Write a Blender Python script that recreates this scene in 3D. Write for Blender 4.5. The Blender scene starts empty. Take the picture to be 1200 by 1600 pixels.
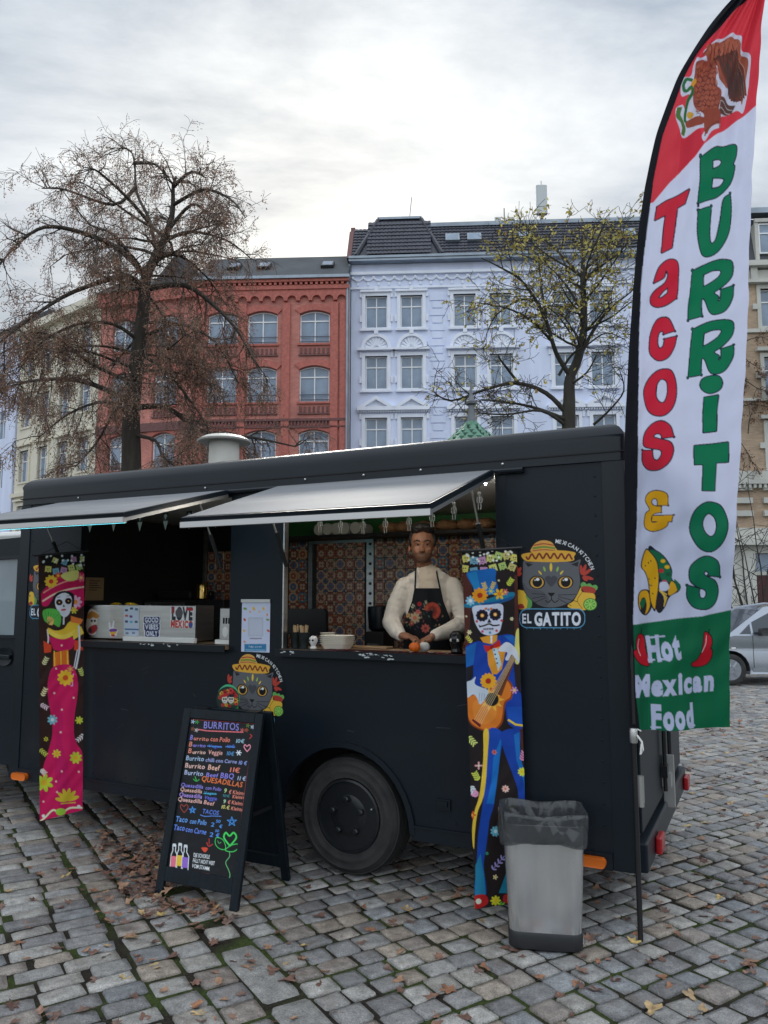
import bpy, bmesh, math, random
import numpy as np
from mathutils import Vector, Matrix
from mathutils.geometry import tessellate_polygon

scene = bpy.context.scene
C = scene.collection
R = math.radians
random.seed(7)
rng = np.random.default_rng(11)

# ---------------------------------------------------------------- camera
CAM_H, FPX, PITCH = 1.65, 1200.0, math.atan(132 / 1200)
cam_d = bpy.data.cameras.new('camera')
cam = bpy.data.objects.new('camera', cam_d)
C.objects.link(cam)
cam.location = (0, 0, CAM_H)
cam.rotation_euler = (R(90) + PITCH, 0, 0)
cam_d.sensor_fit = 'VERTICAL'
cam_d.sensor_height = 24.0
cam_d.lens = 18.0
cam_d.clip_start = 0.05
cam_d.clip_end = 3000
scene.camera = cam

# ---------------------------------------------------------------- sky, sun, exposure
SUN_AZ, SUN_EL = R(-5), R(27)          # low sun behind the clouds, ahead of the camera
sun_dir = Vector((math.sin(SUN_AZ) * math.cos(SUN_EL), math.cos(SUN_AZ) * math.cos(SUN_EL), math.sin(SUN_EL)))
world = bpy.data.worlds.new('World')
scene.world = world
world.use_nodes = True
wt = world.node_tree
for n in list(wt.nodes):
    wt.nodes.remove(n)


def wn(t, **k):
    n = wt.nodes.new(t)
    for a, b in k.items():
        setattr(n, a, b)
    return n


def wmath(op, a, b=None, c=None, clamp=False):
    n = wn('ShaderNodeMath', operation=op, use_clamp=clamp)
    for i, v in enumerate((a, b, c)):
        if v is None:
            continue
        if isinstance(v, (int, float)):
            n.inputs[i].default_value = v
        else:
            wt.links.new(v, n.inputs[i])
    return n.outputs[0]


def wmix(f, a, b):
    n = wn('ShaderNodeMix', data_type='RGBA')
    for s, v in ((n.inputs[0], f), (n.inputs[6], a), (n.inputs[7], b)):
        if isinstance(v, (int, float)):
            s.default_value = v
        elif isinstance(v, tuple):
            s.default_value = (*v, 1)
        else:
            wt.links.new(v, s)
    return n.outputs[2]


w_out = wn('ShaderNodeOutputWorld')
w_bg = wn('ShaderNodeBackground')
w_sky = wn('ShaderNodeTexSky', sky_type='NISHITA', sun_disc=False, sun_elevation=SUN_EL, sun_rotation=SUN_AZ)
w_sky.air_density, w_sky.dust_density = 1.2, 0.5
w_co = wn('ShaderNodeTexCoord')
w_sep = wn('ShaderNodeSeparateXYZ')
wt.links.new(w_co.outputs['Generated'], w_sep.inputs[0])
zz = wmath('ADD', wmath('MAXIMUM', w_sep.outputs[2], 0.0), 0.22)
w_cmb = wn('ShaderNodeCombineXYZ')
wt.links.new(wmath('DIVIDE', w_sep.outputs[0], zz), w_cmb.inputs[0])
wt.links.new(wmath('DIVIDE', w_sep.outputs[1], zz), w_cmb.inputs[1])
w_map = wn('ShaderNodeMapping')
w_map.inputs['Rotation'].default_value = (0, 0, R(-22))
w_map.inputs['Scale'].default_value = (1.0, 1.9, 1)
wt.links.new(w_cmb.outputs[0], w_map.inputs[0])
w_n1 = wn('ShaderNodeTexNoise')
w_n1.inputs['Scale'].default_value = 1.25
w_n1.inputs['Detail'].default_value = 9
w_n1.inputs['Roughness'].default_value = 0.6
w_n1.inputs['Distortion'].default_value = 0.35
wt.links.new(w_map.outputs[0], w_n1.inputs[0])
w_r1 = wn('ShaderNodeMapRange')
w_r1.inputs[1].default_value, w_r1.inputs[2].default_value = 0.36, 0.66
wt.links.new(w_n1.outputs[0], w_r1.inputs[0])
w_dot = wn('ShaderNodeVectorMath', operation='DOT_PRODUCT')
w_nrm = wn('ShaderNodeVectorMath', operation='NORMALIZE')
wt.links.new(w_co.outputs['Generated'], w_nrm.inputs[0])
wt.links.new(w_nrm.outputs[0], w_dot.inputs[0])
w_dot.inputs[1].default_value = sun_dir
glow = wmath('POWER', wmath('MAXIMUM', w_dot.outputs['Value'], 0.0), 24.0)   # cloud veil brightens round the sun
cloud0 = wmix(w_r1.outputs[0], (0.205, 0.236, 0.278), (0.485, 0.505, 0.52))
w_cie = wn('ShaderNodeVectorMath', operation='SCALE')                        # overcast sky: brighter towards the zenith (1 + 2 sin h)
wt.links.new(cloud0, w_cie.inputs[0])
wt.links.new(wmath('MULTIPLY_ADD', wmath('MAXIMUM', w_sep.outputs[2], 0.0), 1.08, 0.54), w_cie.inputs['Scale'])
w_fill = wn('ShaderNodeVectorMath', operation='SCALE')                        # unseen clouds opposite the sun brightened, as if front-lit, to fill the facades
wt.links.new(w_cie.outputs[0], w_fill.inputs[0])
cloud = w_fill.outputs[0]
wt.links.new(wmath('MULTIPLY_ADD', w_dot.outputs['Value'], -0.9, 1.9), w_fill.inputs['Scale'])
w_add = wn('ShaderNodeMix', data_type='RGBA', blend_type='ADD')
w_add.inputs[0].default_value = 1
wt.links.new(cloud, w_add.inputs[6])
w_gl = wn('ShaderNodeMix', data_type='RGBA')
wt.links.new(wmath('MULTIPLY', glow, wmath('MULTIPLY_ADD', w_r1.outputs[0], 0.5, 0.5)), w_gl.inputs[0])
w_gl.inputs[6].default_value = (0, 0, 0, 1)
w_gl.inputs[7].default_value = (0.38, 0.345, 0.26, 1)
wt.links.new(w_gl.outputs[2], w_add.inputs[7])
w_ss = wn('ShaderNodeVectorMath', operation='SCALE')
wt.links.new(w_sky.outputs[0], w_ss.inputs[0])
w_ss.inputs['Scale'].default_value = 0.12
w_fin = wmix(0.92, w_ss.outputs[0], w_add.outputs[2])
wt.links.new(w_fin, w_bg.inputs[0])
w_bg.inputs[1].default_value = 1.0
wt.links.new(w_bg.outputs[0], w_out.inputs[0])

sun_d = bpy.data.lights.new('sun', 'SUN')
sun_d.energy, sun_d.angle, sun_d.color = 1.3, R(14), (1.0, 0.95, 0.87)
sun = bpy.data.objects.new('sun', sun_d)
C.objects.link(sun)
sun.rotation_euler = sun_dir.to_track_quat('Z', 'Y').to_euler()

vs = scene.view_settings
vs.view_transform, vs.look, vs.gamma, vs.use_curve_mapping = 'Standard', 'None', 1.0, False
vs.exposure = 0.68
scene.cycles.max_bounces = 7
scene.cycles.transparent_max_bounces = 12
scene.cycles.use_denoising = True

# ================================================================ helpers
COSP, SINP = math.cos(PITCH), math.sin(PITCH)


def ray(x, y):
    a, b = (x - 600) / FPX, -(y - 800) / FPX
    return Vector((a, COSP - b * SINP, SINP + b * COSP))


def ground_at(x, y, z=0.0):
    r = ray(x, y)
    t = (z - CAM_H) / r.z
    return Vector((r.x * t, r.y * t, z))


def at_depth(x, y, Y):
    r = ray(x, y)
    t = Y / r.y
    return Vector((r.x * t, Y, CAM_H + r.z * t))


def proj_np(P):
    X, Y, Z = P[..., 0], P[..., 1], P[..., 2] - CAM_H
    f = Y * COSP + Z * SINP
    u = -Y * SINP + Z * COSP
    return 600 + FPX * X / f, 800 - FPX * u / f


def lin(c):
    return tuple((v / 255 / 12.92) if v / 255 <= 0.04045 else ((v / 255 + 0.055) / 1.055) ** 2.4 for v in c[:3])


# ---- materials
MATS = {}


def mk(name, col, rough=0.6, metal=0.0, spec=0.5, var=0.0, vscale=4.0, bump=0.0, bscale=40.0, col2=None, coat=0.0,
       emit=None, estr=0.0, obj_var=0.0, detail=4.0, stretch=None):
    if name in MATS:
        return MATS[name]
    m = bpy.data.materials.new(name)
    m.use_nodes = True
    t = m.node_tree
    b = t.nodes['Principled BSDF']
    b.inputs['Roughness'].default_value = rough
    b.inputs['Metallic'].default_value = metal
    b.inputs['Specular IOR Level'].default_value = spec
    b.inputs['Coat Weight'].default_value = coat
    b.inputs['Base Color'].default_value = (*col, 1)
    tc = t.nodes.new('ShaderNodeTexCoord')
    vec = tc.outputs['Object']
    if stretch:
        mp = t.nodes.new('ShaderNodeMapping')
        mp.inputs['Scale'].default_value = stretch
        t.links.new(vec, mp.inputs[0])
        vec = mp.outputs[0]
    if var or col2:
        n = t.nodes.new('ShaderNodeTexNoise')
        n.inputs['Scale'].default_value = vscale
        n.inputs['Detail'].default_value = detail
        t.links.new(vec, n.inputs[0])
        mr = t.nodes.new('ShaderNodeMapRange')
        mr.inputs[1].default_value, mr.inputs[2].default_value = 0.3, 0.7
        t.links.new(n.outputs[0], mr.inputs[0])
        mx = t.nodes.new('ShaderNodeMix')
        mx.data_type = 'RGBA'
        t.links.new(mr.outputs[0], mx.inputs[0])
        c2 = col2 if col2 else tuple(min(1, c * (1 + var)) for c in col)
        c1 = col if col2 else tuple(c * (1 - var) for c in col)
        mx.inputs[6].default_value = (*c1, 1)
        mx.inputs[7].default_value = (*c2, 1)
        last = mx.outputs[2]
        if obj_var:
            oi = t.nodes.new('ShaderNodeObjectInfo')
            ma = t.nodes.new('ShaderNodeMath')
            ma.operation = 'MULTIPLY_ADD'
            t.links.new(oi.outputs['Random'], ma.inputs[0])
            ma.inputs[1].default_value = 2 * obj_var
            ma.inputs[2].default_value = 1 - obj_var
            sc_ = t.nodes.new('ShaderNodeVectorMath')
            sc_.operation = 'SCALE'
            t.links.new(last, sc_.inputs[0])
            t.links.new(ma.outputs[0], sc_.inputs['Scale'])
            last = sc_.outputs[0]
        t.links.new(last, b.inputs['Base Color'])
    if bump:
        n2 = t.nodes.new('ShaderNodeTexNoise')
        n2.inputs['Scale'].default_value = bscale
        n2.inputs['Detail'].default_value = 5
        t.links.new(vec, n2.inputs[0])
        bp = t.nodes.new('ShaderNodeBump')
        bp.inputs['Strength'].default_value = bump
        bp.inputs['Distance'].default_value = 0.02
        t.links.new(n2.outputs[0], bp.inputs['Height'])
        t.links.new(bp.outputs[0], b.inputs['Normal'])
    if emit:
        b.inputs['Emission Color'].default_value = (*emit, 1)
        b.inputs['Emission Strength'].default_value = estr
    MATS[name] = m
    return m


def mk_print(name, rough=0.6, translucent=0.0, spec=0.3, grain=0.05):
    """flat print: colour comes from the printed mesh colours, a little cloth / paper grain on top"""
    m = bpy.data.materials.new(name)
    m.use_nodes = True
    t = m.node_tree
    b = t.nodes['Principled BSDF']
    b.inputs['Roughness'].default_value = rough
    b.inputs['Specular IOR Level'].default_value = spec
    a = t.nodes.new('ShaderNodeAttribute')
    a.attribute_name = 'Col'
    n = t.nodes.new('ShaderNodeTexNoise')
    n.inputs['Scale'].default_value = 9
    n.inputs['Detail'].default_value = 5
    tc = t.nodes.new('ShaderNodeTexCoord')
    t.links.new(tc.outputs['Object'], n.inputs[0])
    ma = t.nodes.new('ShaderNodeMath')
    ma.operation = 'MULTIPLY_ADD'
    t.links.new(n.outputs[0], ma.inputs[0])
    ma.inputs[1].default_value = grain * 4
    ma.inputs[2].default_value = 1 - grain * 2
    s = t.nodes.new('ShaderNodeVectorMath')
    s.operation = 'SCALE'
    t.links.new(a.outputs['Color'], s.inputs[0])
    t.links.new(ma.outputs[0], s.inputs['Scale'])
    t.links.new(s.outputs[0], b.inputs['Base Color'])
    if translucent:
        tr = t.nodes.new('ShaderNodeBsdfTranslucent')
        t.links.new(s.outputs[0], tr.inputs[0])
        mx = t.nodes.new('ShaderNodeMixShader')
        mx.inputs[0].default_value = translucent
        t.links.new(b.outputs[0], mx.inputs[1])
        t.links.new(tr.outputs[0], mx.inputs[2])
        t.links.new(mx.outputs[0], t.nodes['Material Output'].inputs[0])
    MATS[name] = m
    return m


def mk_attr(name, rough=0.8, translucent=0.0, spec=0.3):
    return mk_print(name, rough, translucent, spec, 0.06)


# ---- objects
def tag(o, label, cat, group=None):
    o['label'], o['category'] = label, cat
    if group:
        o['group'] = group
    return o


def thing(name, label, cat, loc=(0, 0, 0), rz=0.0, group=None):
    o = bpy.data.objects.new(name, None)
    C.objects.link(o)
    o.location = loc
    o.rotation_euler = (0, 0, rz)
    o.empty_display_size = 0.2
    return tag(o, label, cat, group)


def link(name, me, parent=None):
    o = bpy.data.objects.new(name, me)
    C.objects.link(o)
    if parent is not None:
        o.parent = parent
    return o


def copy_tree(o, parent=None):
    c = o.copy()
    C.objects.link(c)
    c.parent = parent
    for ch in o.children:
        copy_tree(ch, c)
    return c


class MB:
    """collects shapes that belong to ONE part and links them as one mesh"""

    def __init__(self):
        self.v, self.f, self.m, self.c = [], [], [], []
        self.cur = 0
        self.col = None

    def add(self, vs, fs):
        o = len(self.v)
        self.v += [tuple(x) for x in vs]
        self.f += [tuple(i + o for i in f) for f in fs]
        self.m += [self.cur] * len(fs)
        if self.col is not None:
            self.c += [self.col] * len(fs)
        return self

    def box(self, x0, x1, y0, y1, z0, z1):
        return self.add([(x0, y0, z0), (x1, y0, z0), (x1, y1, z0), (x0, y1, z0), (x0, y0, z1), (x1, y0, z1), (x1, y1, z1), (x0, y1, z1)],
                        [(0, 3, 2, 1), (4, 5, 6, 7), (0, 1, 5, 4), (1, 2, 6, 5), (2, 3, 7, 6), (3, 0, 4, 7)])

    def obox(self, p, q, w, h, up=(0, 0, 1)):
        """bar from p to q, width w, height h"""
        p, q = Vector(p), Vector(q)
        d = (q - p).normalized()
        u = Vector(up)
        if abs(d.dot(u)) > 0.98:
            u = Vector((0, 1, 0))
        s = d.cross(u).normalized() * w / 2
        u = s.cross(d).normalized() * h / 2
        vs = [p - s - u, p + s - u, p + s + u, p - s + u, q - s - u, q + s - u, q + s + u, q - s + u]
        return self.add(vs, [(0, 1, 2, 3), (7, 6, 5, 4), (0, 4, 5, 1), (1, 5, 6, 2), (2, 6, 7, 3), (3, 7, 4, 0)])

    def tube(self, pts, rad, n=8, cap=True):
        pts = [Vector(p) for p in pts]
        rad = rad if isinstance(rad, (list, tuple)) else [rad] * len(pts)
        vs, fs = [], []
        ref = Vector((0.31, 0.2, 0.93))
        for i, p in enumerate(pts):
            d = (pts[min(i + 1, len(pts) - 1)] - pts[max(i - 1, 0)])
            d = d.normalized() if d.length > 1e-9 else Vector((0, 0, 1))
            a = d.cross(ref)
            if a.length < 0.05:
                a = d.cross(Vector((1, 0, 0)))
            a.normalize()
            b = d.cross(a)
            for k in range(n):
                t = 2 * math.pi * k / n
                vs.append(p + (a * math.cos(t) + b * math.sin(t)) * rad[i])
        for i in range(len(pts) - 1):
            for k in range(n):
                fs.append((i * n + k, i * n + (k + 1) % n, (i + 1) * n + (k + 1) % n, (i + 1) * n + k))
        if cap:
            fs.append(tuple(range(n))[::-1])
            fs.append(tuple(range((len(pts) - 1) * n, len(pts) * n)))
        return self.add(vs, fs)

    def lathe(self, prof, n=24, c=(0, 0, 0), axis='z', sx=1.0, sy=1.0):
        """prof: (radius, height) pairs"""
        vs, fs = [], []
        for r, h in prof:
            for k in range(n):
                t = 2 * math.pi * k / n
                x, y = r * math.cos(t) * sx, r * math.sin(t) * sy
                if axis == 'z':
                    vs.append((c[0] + x, c[1] + y, c[2] + h))
                else:            # axis y
                    vs.append((c[0] + x, c[1] + h, c[2] + y))
        for i in range(len(prof) - 1):
            for k in range(n):
                q = (i * n + k, i * n + (k + 1) % n, (i + 1) * n + (k + 1) % n, (i + 1) * n + k)
                fs.append(q if axis == 'z' else q[::-1])
        if prof[0][0] > 1e-6:
            fs.append(tuple(range(n)) if axis != 'z' else tuple(range(n))[::-1])
        if prof[-1][0] > 1e-6:
            q = tuple(range((len(prof) - 1) * n, len(prof) * n))
            fs.append(q if axis == 'z' else q[::-1])
        return self.add(vs, fs)

    def prism(self, loops, d0, d1, axes=('x', 'z', 'y')):
        """loops = [outer, hole, ...] in 2-D; extruded from d0 to d1 along the third axis"""
        ix = {'x': 0, 'y': 1, 'z': 2}
        a, b, c = (ix[k] for k in axes)
        flat = [p for l in loops for p in l]
        tris = tessellate_polygon([[Vector((p[0], p[1], 0)) for p in l] for l in loops])

        def P(p, d):
            v = [0, 0, 0]
            v[a], v[b], v[c] = p[0], p[1], d
            return v
        n = len(flat)
        vs = [P(p, d0) for p in flat] + [P(p, d1) for p in flat]
        fs = []
        for t in tris:
            fs.append(tuple(t))
            fs.append(tuple(i + n for i in t[::-1]))
        o = 0
        for l in loops:
            k = len(l)
            for i in range(k):
                j = (i + 1) % k
                fs.append((o + i, o + j, o + j + n, o + i + n))
            o += k
        return self.add(vs, fs)

    def build(self, name, mats, parent=None, smooth=False, fix=True, bevel=0.0, seg=2):
        me = bpy.data.meshes.new(name)
        me.from_pydata(self.v, [], self.f)
        mats = mats if isinstance(mats, (list, tuple)) else [mats]
        for m in mats:
            me.materials.append(m)
        if len(mats) > 1:
            me.polygons.foreach_set('material_index', self.m)
        if self.c:
            at = me.attributes.new('Col', 'FLOAT_COLOR', 'FACE')
            at.data.foreach_set('color', np.array([(*c, 1) for c in self.c], dtype=np.float32).ravel())
        if fix or bevel:
            bm = bmesh.new()
            bm.from_mesh(me)
            if bevel:
                es = [e for e in bm.edges if len(e.link_faces) == 2 and e.calc_face_angle(0) > 0.7]
                bmesh.ops.bevel(bm, geom=es, offset=bevel, segments=seg, profile=0.5, affect='EDGES', clamp_overlap=True)
            bmesh.ops.recalc_face_normals(bm, faces=bm.faces)
            bm.to_mesh(me)
            bm.free()
        if smooth:
            me.polygons.foreach_set('use_smooth', [True] * len(me.polygons))
            if smooth != 'all':
                me.set_sharp_from_angle(angle=R(40))
        me.update()
        return link(name, me, parent)


def arc(cx, cy, r, a0, a1, n, ry=None):
    ry = ry or r
    return [(cx + r * math.cos(R(a0 + (a1 - a0) * i / n)), cy + ry * math.sin(R(a0 + (a1 - a0) * i / n))) for i in range(n + 1)]


def rrect(x0, y0, x1, y1, r, n=4):
    return (arc(x1 - r, y0 + r, r, -90, 0, n) + arc(x1 - r, y1 - r, r, 0, 90, n) +
            arc(x0 + r, y1 - r, r, 90, 180, n) + arc(x0 + r, y0 + r, r, 180, 270, n))


def spline(pts, k=6, closed=True):
    P = [np.array(p, float) for p in pts]
    n = len(P)
    out = []
    rngi = range(n) if closed else range(n - 1)
    for i in rngi:
        if closed:
            p0, p1, p2, p3 = P[i - 1], P[i], P[(i + 1) % n], P[(i + 2) % n]
        else:
            p0, p1, p2, p3 = P[max(i - 1, 0)], P[i], P[i + 1], P[min(i + 2, n - 1)]
        for j in range(k):
            t = j / k
            out.append(tuple(0.5 * (2 * p1 + (p2 - p0) * t + (2 * p0 - 5 * p1 + 4 * p2 - p3) * t * t + (3 * p1 - p0 - 3 * p2 + p3) * t ** 3)))
    if not closed:
        out.append(tuple(P[-1]))
    return out


# ---- flat print: shapes drawn onto a fine grid of mesh colours
_glyphs = {}


def glyph(ch, bold):
    key = (ch, bold)
    if key not in _glyphs:
        cu = bpy.data.curves.new('g', 'FONT')
        cu.body = ch
        cu.size = 1.0
        cu.offset = bold
        cu.fill_mode = 'FRONT'
        cu.resolution_u = 3
        ob = bpy.data.objects.new('g', cu)
        me = ob.to_mesh()
        co = [tuple(v.co[:2]) for v in me.vertices]
        me.calc_loop_triangles()
        tri = [[co[i] for i in t.vertices] for t in me.loop_triangles]
        ob.to_mesh_clear()
        w = max([c[0] for c in co], default=0.3)
        bpy.data.objects.remove(ob)
        bpy.data.curves.remove(cu)
        _glyphs[key] = (tri, w)
    return _glyphs[key]


class Art:
    def __init__(self, P3, bg=(0, 0, 0), alpha=1.0):
        """P3: (H, W, 3) grid of surface points; drawn in photograph pixels, 2x2 samples a vertex"""
        self.P = P3
        H, W = P3.shape[:2]
        px, py = proj_np(P3)
        gx = np.gradient(px, axis=1)
        hx = np.gradient(px, axis=0)
        gy = np.gradient(py, axis=1)
        hy = np.gradient(py, axis=0)
        S = [(-.25, -.25), (.25, -.25), (-.25, .25), (.25, .25)]
        self.X = np.stack([px + a * gx + b * hx for a, b in S], -1)
        self.Y = np.stack([py + a * gy + b * hy for a, b in S], -1)
        self.img = np.empty(self.X.shape + (4,), np.float32)
        self.img[..., :3] = lin(bg)
        self.img[..., 3] = alpha
        self.o = (0, 0, 1)
        self.rowmin, self.rowmax = self.Y.min(axis=(1, 2)), self.Y.max(axis=(1, 2))
        self.colmin, self.colmax = self.X.min(axis=(0, 2)), self.X.max(axis=(0, 2))

    def at(self, ox, oy, s):
        self.o = (ox, oy, s)
        return self

    def poly(self, pts, col, a=1.0):
        ox, oy, s = self.o
        p = np.array(pts, float) / s + (ox, oy)
        x0, y0 = p.min(0)
        x1, y1 = p.max(0)
        r = np.nonzero((self.rowmax >= y0) & (self.rowmin <= y1))[0]
        c = np.nonzero((self.colmax >= x0) & (self.colmin <= x1))[0]
        if not len(r) or not len(c):
            return self
        sl = (slice(r[0], r[-1] + 1), slice(c[0], c[-1] + 1))
        X, Y = self.X[sl], self.Y[sl]
        ins = np.zeros(X.shape, bool)
        q = np.roll(p, -1, 0)
        for (ax, ay), (bx, by) in zip(p, q):
            if ay == by:
                continue
            m = (ay > Y) != (by > Y)
            ins ^= m & (X < (bx - ax) * (Y - ay) / (by - ay) + ax)
        sub = self.img[sl]
        cl = np.array((*lin(col), 1), np.float32)
        if a >= 1:
            sub[ins] = cl
        else:
            k = sub[ins]
            k[:, :3] = k[:, :3] * (1 - a) + cl[:3] * a
            k[:, 3] = np.maximum(k[:, 3], a)
            sub[ins] = k
        return self

    def blob(self, pts, col, a=1.0):
        return self.poly(spline(pts), col, a)

    def ell(self, cx, cy, rx, ry, col, rot=0, a=1.0, n=20):
        c, s = math.cos(R(rot)), math.sin(R(rot))
        return self.poly([(cx + rx * math.cos(t) * c - ry * math.sin(t) * s, cy + rx * math.cos(t) * s + ry * math.sin(t) * c)
                          for t in (2 * math.pi * i / n for i in range(n))], col, a)

    def line(self, pts, w, col, smooth=False, closed=False, a=1.0):
        if smooth:
            pts = spline(pts, 5, closed)
        if closed:
            pts = list(pts) + [pts[0]]
        P = [np.array(p, float) for p in pts]
        for u, v in zip(P[:-1], P[1:]):
            d = v - u
            L = np.hypot(*d)
            if L < 1e-6:
                continue
            n = np.array((-d[1], d[0])) / L * w / 2
            e = d / L * w * 0.25
            self.poly([u - e + n, v + e + n, v + e - n, u - e - n], col, a)
        return self

    def flower(self, cx, cy, r, n, col, mid, rm=0.35, a=1.0, rot=0):
        for i in range(n):
            t = 2 * math.pi * i / n + rot
            self.ell(cx + math.cos(t) * r * .62, cy + math.sin(t) * r * .62, r * .42, r * .24, col, math.degrees(t), a, 10)
        return self.ell(cx, cy, r * rm, r * rm, mid, 0, a, 12)

    def leafspray(self, x, y, dx, dy, col, n=4, L=14):
        for i in range(n):
            t = i / n
            px, py = x + dx * t, y + dy * t
            ang = math.degrees(math.atan2(dy, dx))
            for s in (-50, 50):
                q = R(ang + s)
                self.ell(px + math.cos(q) * L * .6, py + math.sin(q) * L * .6, L * .6, L * .22, col, ang + s, 1, 8)
        return self.line([(x, y), (x + dx, y + dy)], 3, col)

    def text(self, s, x, y, h, col, bold=0.0, sx=1.0, rot=0.0, shear=0.0, gap=0.04, jit=0.0, a=1.0):
        """h = cap height; (x, y) = left end of the base line; rot in degrees, clockwise positive"""
        k = h / 0.7
        c, sn = math.cos(R(rot)), math.sin(R(rot))
        X = 0.0
        for ch in s:
            if ch == ' ':
                X += 0.28 * k * sx
                continue
            tri, w = glyph(ch, bold)
            j = random.uniform(-jit, jit) * h
            for t in tri:
                pp = []
                for (gx, gy) in t:
                    lx, ly = X + gx * k * sx + gy * k * shear, -gy * k + j
                    pp.append((x + lx * c - ly * sn, y + lx * sn + ly * c))
                self.poly(pp, col, a)
            X += (w + gap + bold) * k * sx
        return X

    def textw(self, s, x0, x1, y0, y1, h, col, **k):
        """fit text between (x0, y0) and (x1, y1)"""
        L = math.hypot(x1 - x0, y1 - y0)
        kk = h / 0.7
        g, b = k.get('gap', 0.04), k.get('bold', 0.0)
        wid = sum(0.28 if ch == ' ' else glyph(ch, b)[1] + g + b for ch in s) * kk
        return self.text(s, x0, y0, h, col, sx=L / wid, rot=math.degrees(math.atan2(y1 - y0, x1 - x0)), **k)

    def mesh(self, name, mat, offset=None, keep_all=False):
        H, W = self.P.shape[:2]
        col = self.img.mean(axis=2)
        al = self.img[..., 3].max(axis=2)
        P = self.P if offset is None else offset
        idx = np.arange(H * W).reshape(H, W)
        q = np.stack([idx[:-1, :-1], idx[1:, :-1], idx[1:, 1:], idx[:-1, 1:]], -1).reshape(-1, 4)
        if not keep_all:
            am = al.ravel() > 0.01
            q = q[am[q].all(axis=1)]
        me = bpy.data.meshes.new(name)
        used = np.unique(q)
        rm = np.full(H * W, -1)
        rm[used] = np.arange(len(used))
        V = P.reshape(-1, 3)[used]
        q = rm[q]
        me.vertices.add(len(V))
        me.vertices.foreach_set('co', V.astype(np.float32).ravel())
        me.loops.add(q.size)
        me.loops.foreach_set('vertex_index', q.ravel().astype(np.int32))
        me.polygons.add(len(q))
        me.polygons.foreach_set('loop_start', np.arange(0, q.size, 4, dtype=np.int32))
        me.update(calc_edges=True)
        at = me.attributes.new('Col', 'FLOAT_COLOR', 'POINT')
        cc = np.ones((len(V), 4), np.float32)
        # colour of partly covered border samples comes from the covered ones only
        w = self.img[..., 3:4]
        cw = (self.img[..., :3] * w).sum(axis=2) / np.maximum(w.sum(axis=2), 1e-4)
        cc[:, :3] = cw.reshape(-1, 3)[used]
        at.data.foreach_set('color', cc.ravel())
        me.polygons.foreach_set('use_smooth', [True] * len(me.polygons))
        me.materials.append(mat)
        me.update()
        return me


def grid3(o, du, dv, nu, nv):
    """(nv, nu, 3) flat grid of points from origin o along du and dv"""
    o, du, dv = (np.array(k, float) for k in (o, du, dv))
    s = np.linspace(0, 1, nu)[None, :, None]
    t = np.linspace(0, 1, nv)[:, None, None]
    return o + du * s + dv * t


def to_local(P, ob):
    M = np.array(ob.matrix_basis.inverted())
    return P @ M[:3, :3].T + M[:3, 3]

# ================================================================ ground
def mk_cobble(name, by_object):
    m = bpy.data.materials.new(name)
    m.use_nodes = True
    t = m.node_tree
    b = t.nodes['Principled BSDF']
    L = t.links.new
    tc = t.nodes.new('ShaderNodeTexCoord')
    geo = t.nodes.new('ShaderNodeNewGeometry')
    if by_object:
        src = t.nodes.new('ShaderNodeObjectInfo').outputs['Color']
    else:
        a = t.nodes.new('ShaderNodeAttribute')
        a.attribute_name = 'Col'
        src = a.outputs['Color']

    def noise(scale, detail=5, rough=0.6):
        n = t.nodes.new('ShaderNodeTexNoise')
        n.inputs['Scale'].default_value, n.inputs['Detail'].default_value, n.inputs['Roughness'].default_value = scale, detail, rough
        L(geo.outputs['Position'], n.inputs[0])
        return n.outputs[0]

    def rang(v, a0, a1, b0, b1):
        n = t.nodes.new('ShaderNodeMapRange')
        L(v, n.inputs[0])
        for i, k in enumerate((a0, a1, b0, b1)):
            n.inputs[i + 1].default_value = k
        return n.outputs[0]

    def scale(c, f):
        n = t.nodes.new('ShaderNodeVectorMath')
        n.operation = 'SCALE'
        L(c, n.inputs[0])
        L(f, n.inputs['Scale'])
        return n.outputs[0]
    c = scale(src, rang(noise(16), 0.3, 0.7, 0.66, 1.32))
    c = scale(c, rang(noise(170, 3), 0.33, 0.67, 0.66, 1.38))
    mx = t.nodes.new('ShaderNodeMix')
    mx.data_type = 'RGBA'
    L(rang(noise(5.5, 3), 0.56, 0.72, 0, 0.45), mx.inputs[0])
    L(c, mx.inputs[6])
    mx.inputs[7].default_value = (*lin((112, 96, 84)), 1)
    L(mx.outputs[2], b.inputs['Base Color'])
    L(rang(noise(24), 0.3, 0.7, 0.36, 0.66), b.inputs['Roughness'])
    bp = t.nodes.new('ShaderNodeBump')
    bp.inputs['Strength'].default_value, bp.inputs['Distance'].default_value = 0.85, 0.014
    L(noise(55, 6, 0.65), bp.inputs['Height'])
    L(bp.outputs[0], b.inputs['Normal'])
    return m


m_soil = bpy.data.materials.new('joint_soil_and_moss')
m_soil.use_nodes = True
_t = m_soil.node_tree
_b = _t.nodes['Principled BSDF']
_b.inputs['Roughness'].default_value = 0.95
_b.inputs['Specular IOR Level'].default_value = 0.15
_g = _t.nodes.new('ShaderNodeNewGeometry')


def _nz(scale, d=4):
    n = _t.nodes.new('ShaderNodeTexNoise')
    n.inputs['Scale'].default_value, n.inputs['Detail'].default_value = scale, d
    _t.links.new(_g.outputs['Position'], n.inputs[0])
    return n.outputs[0]


def _ramp(v, a, b):
    n = _t.nodes.new('ShaderNodeMapRange')
    _t.links.new(v, n.inputs[0])
    n.inputs[1].default_value, n.inputs[2].default_value = a, b
    return n.outputs[0]


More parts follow.
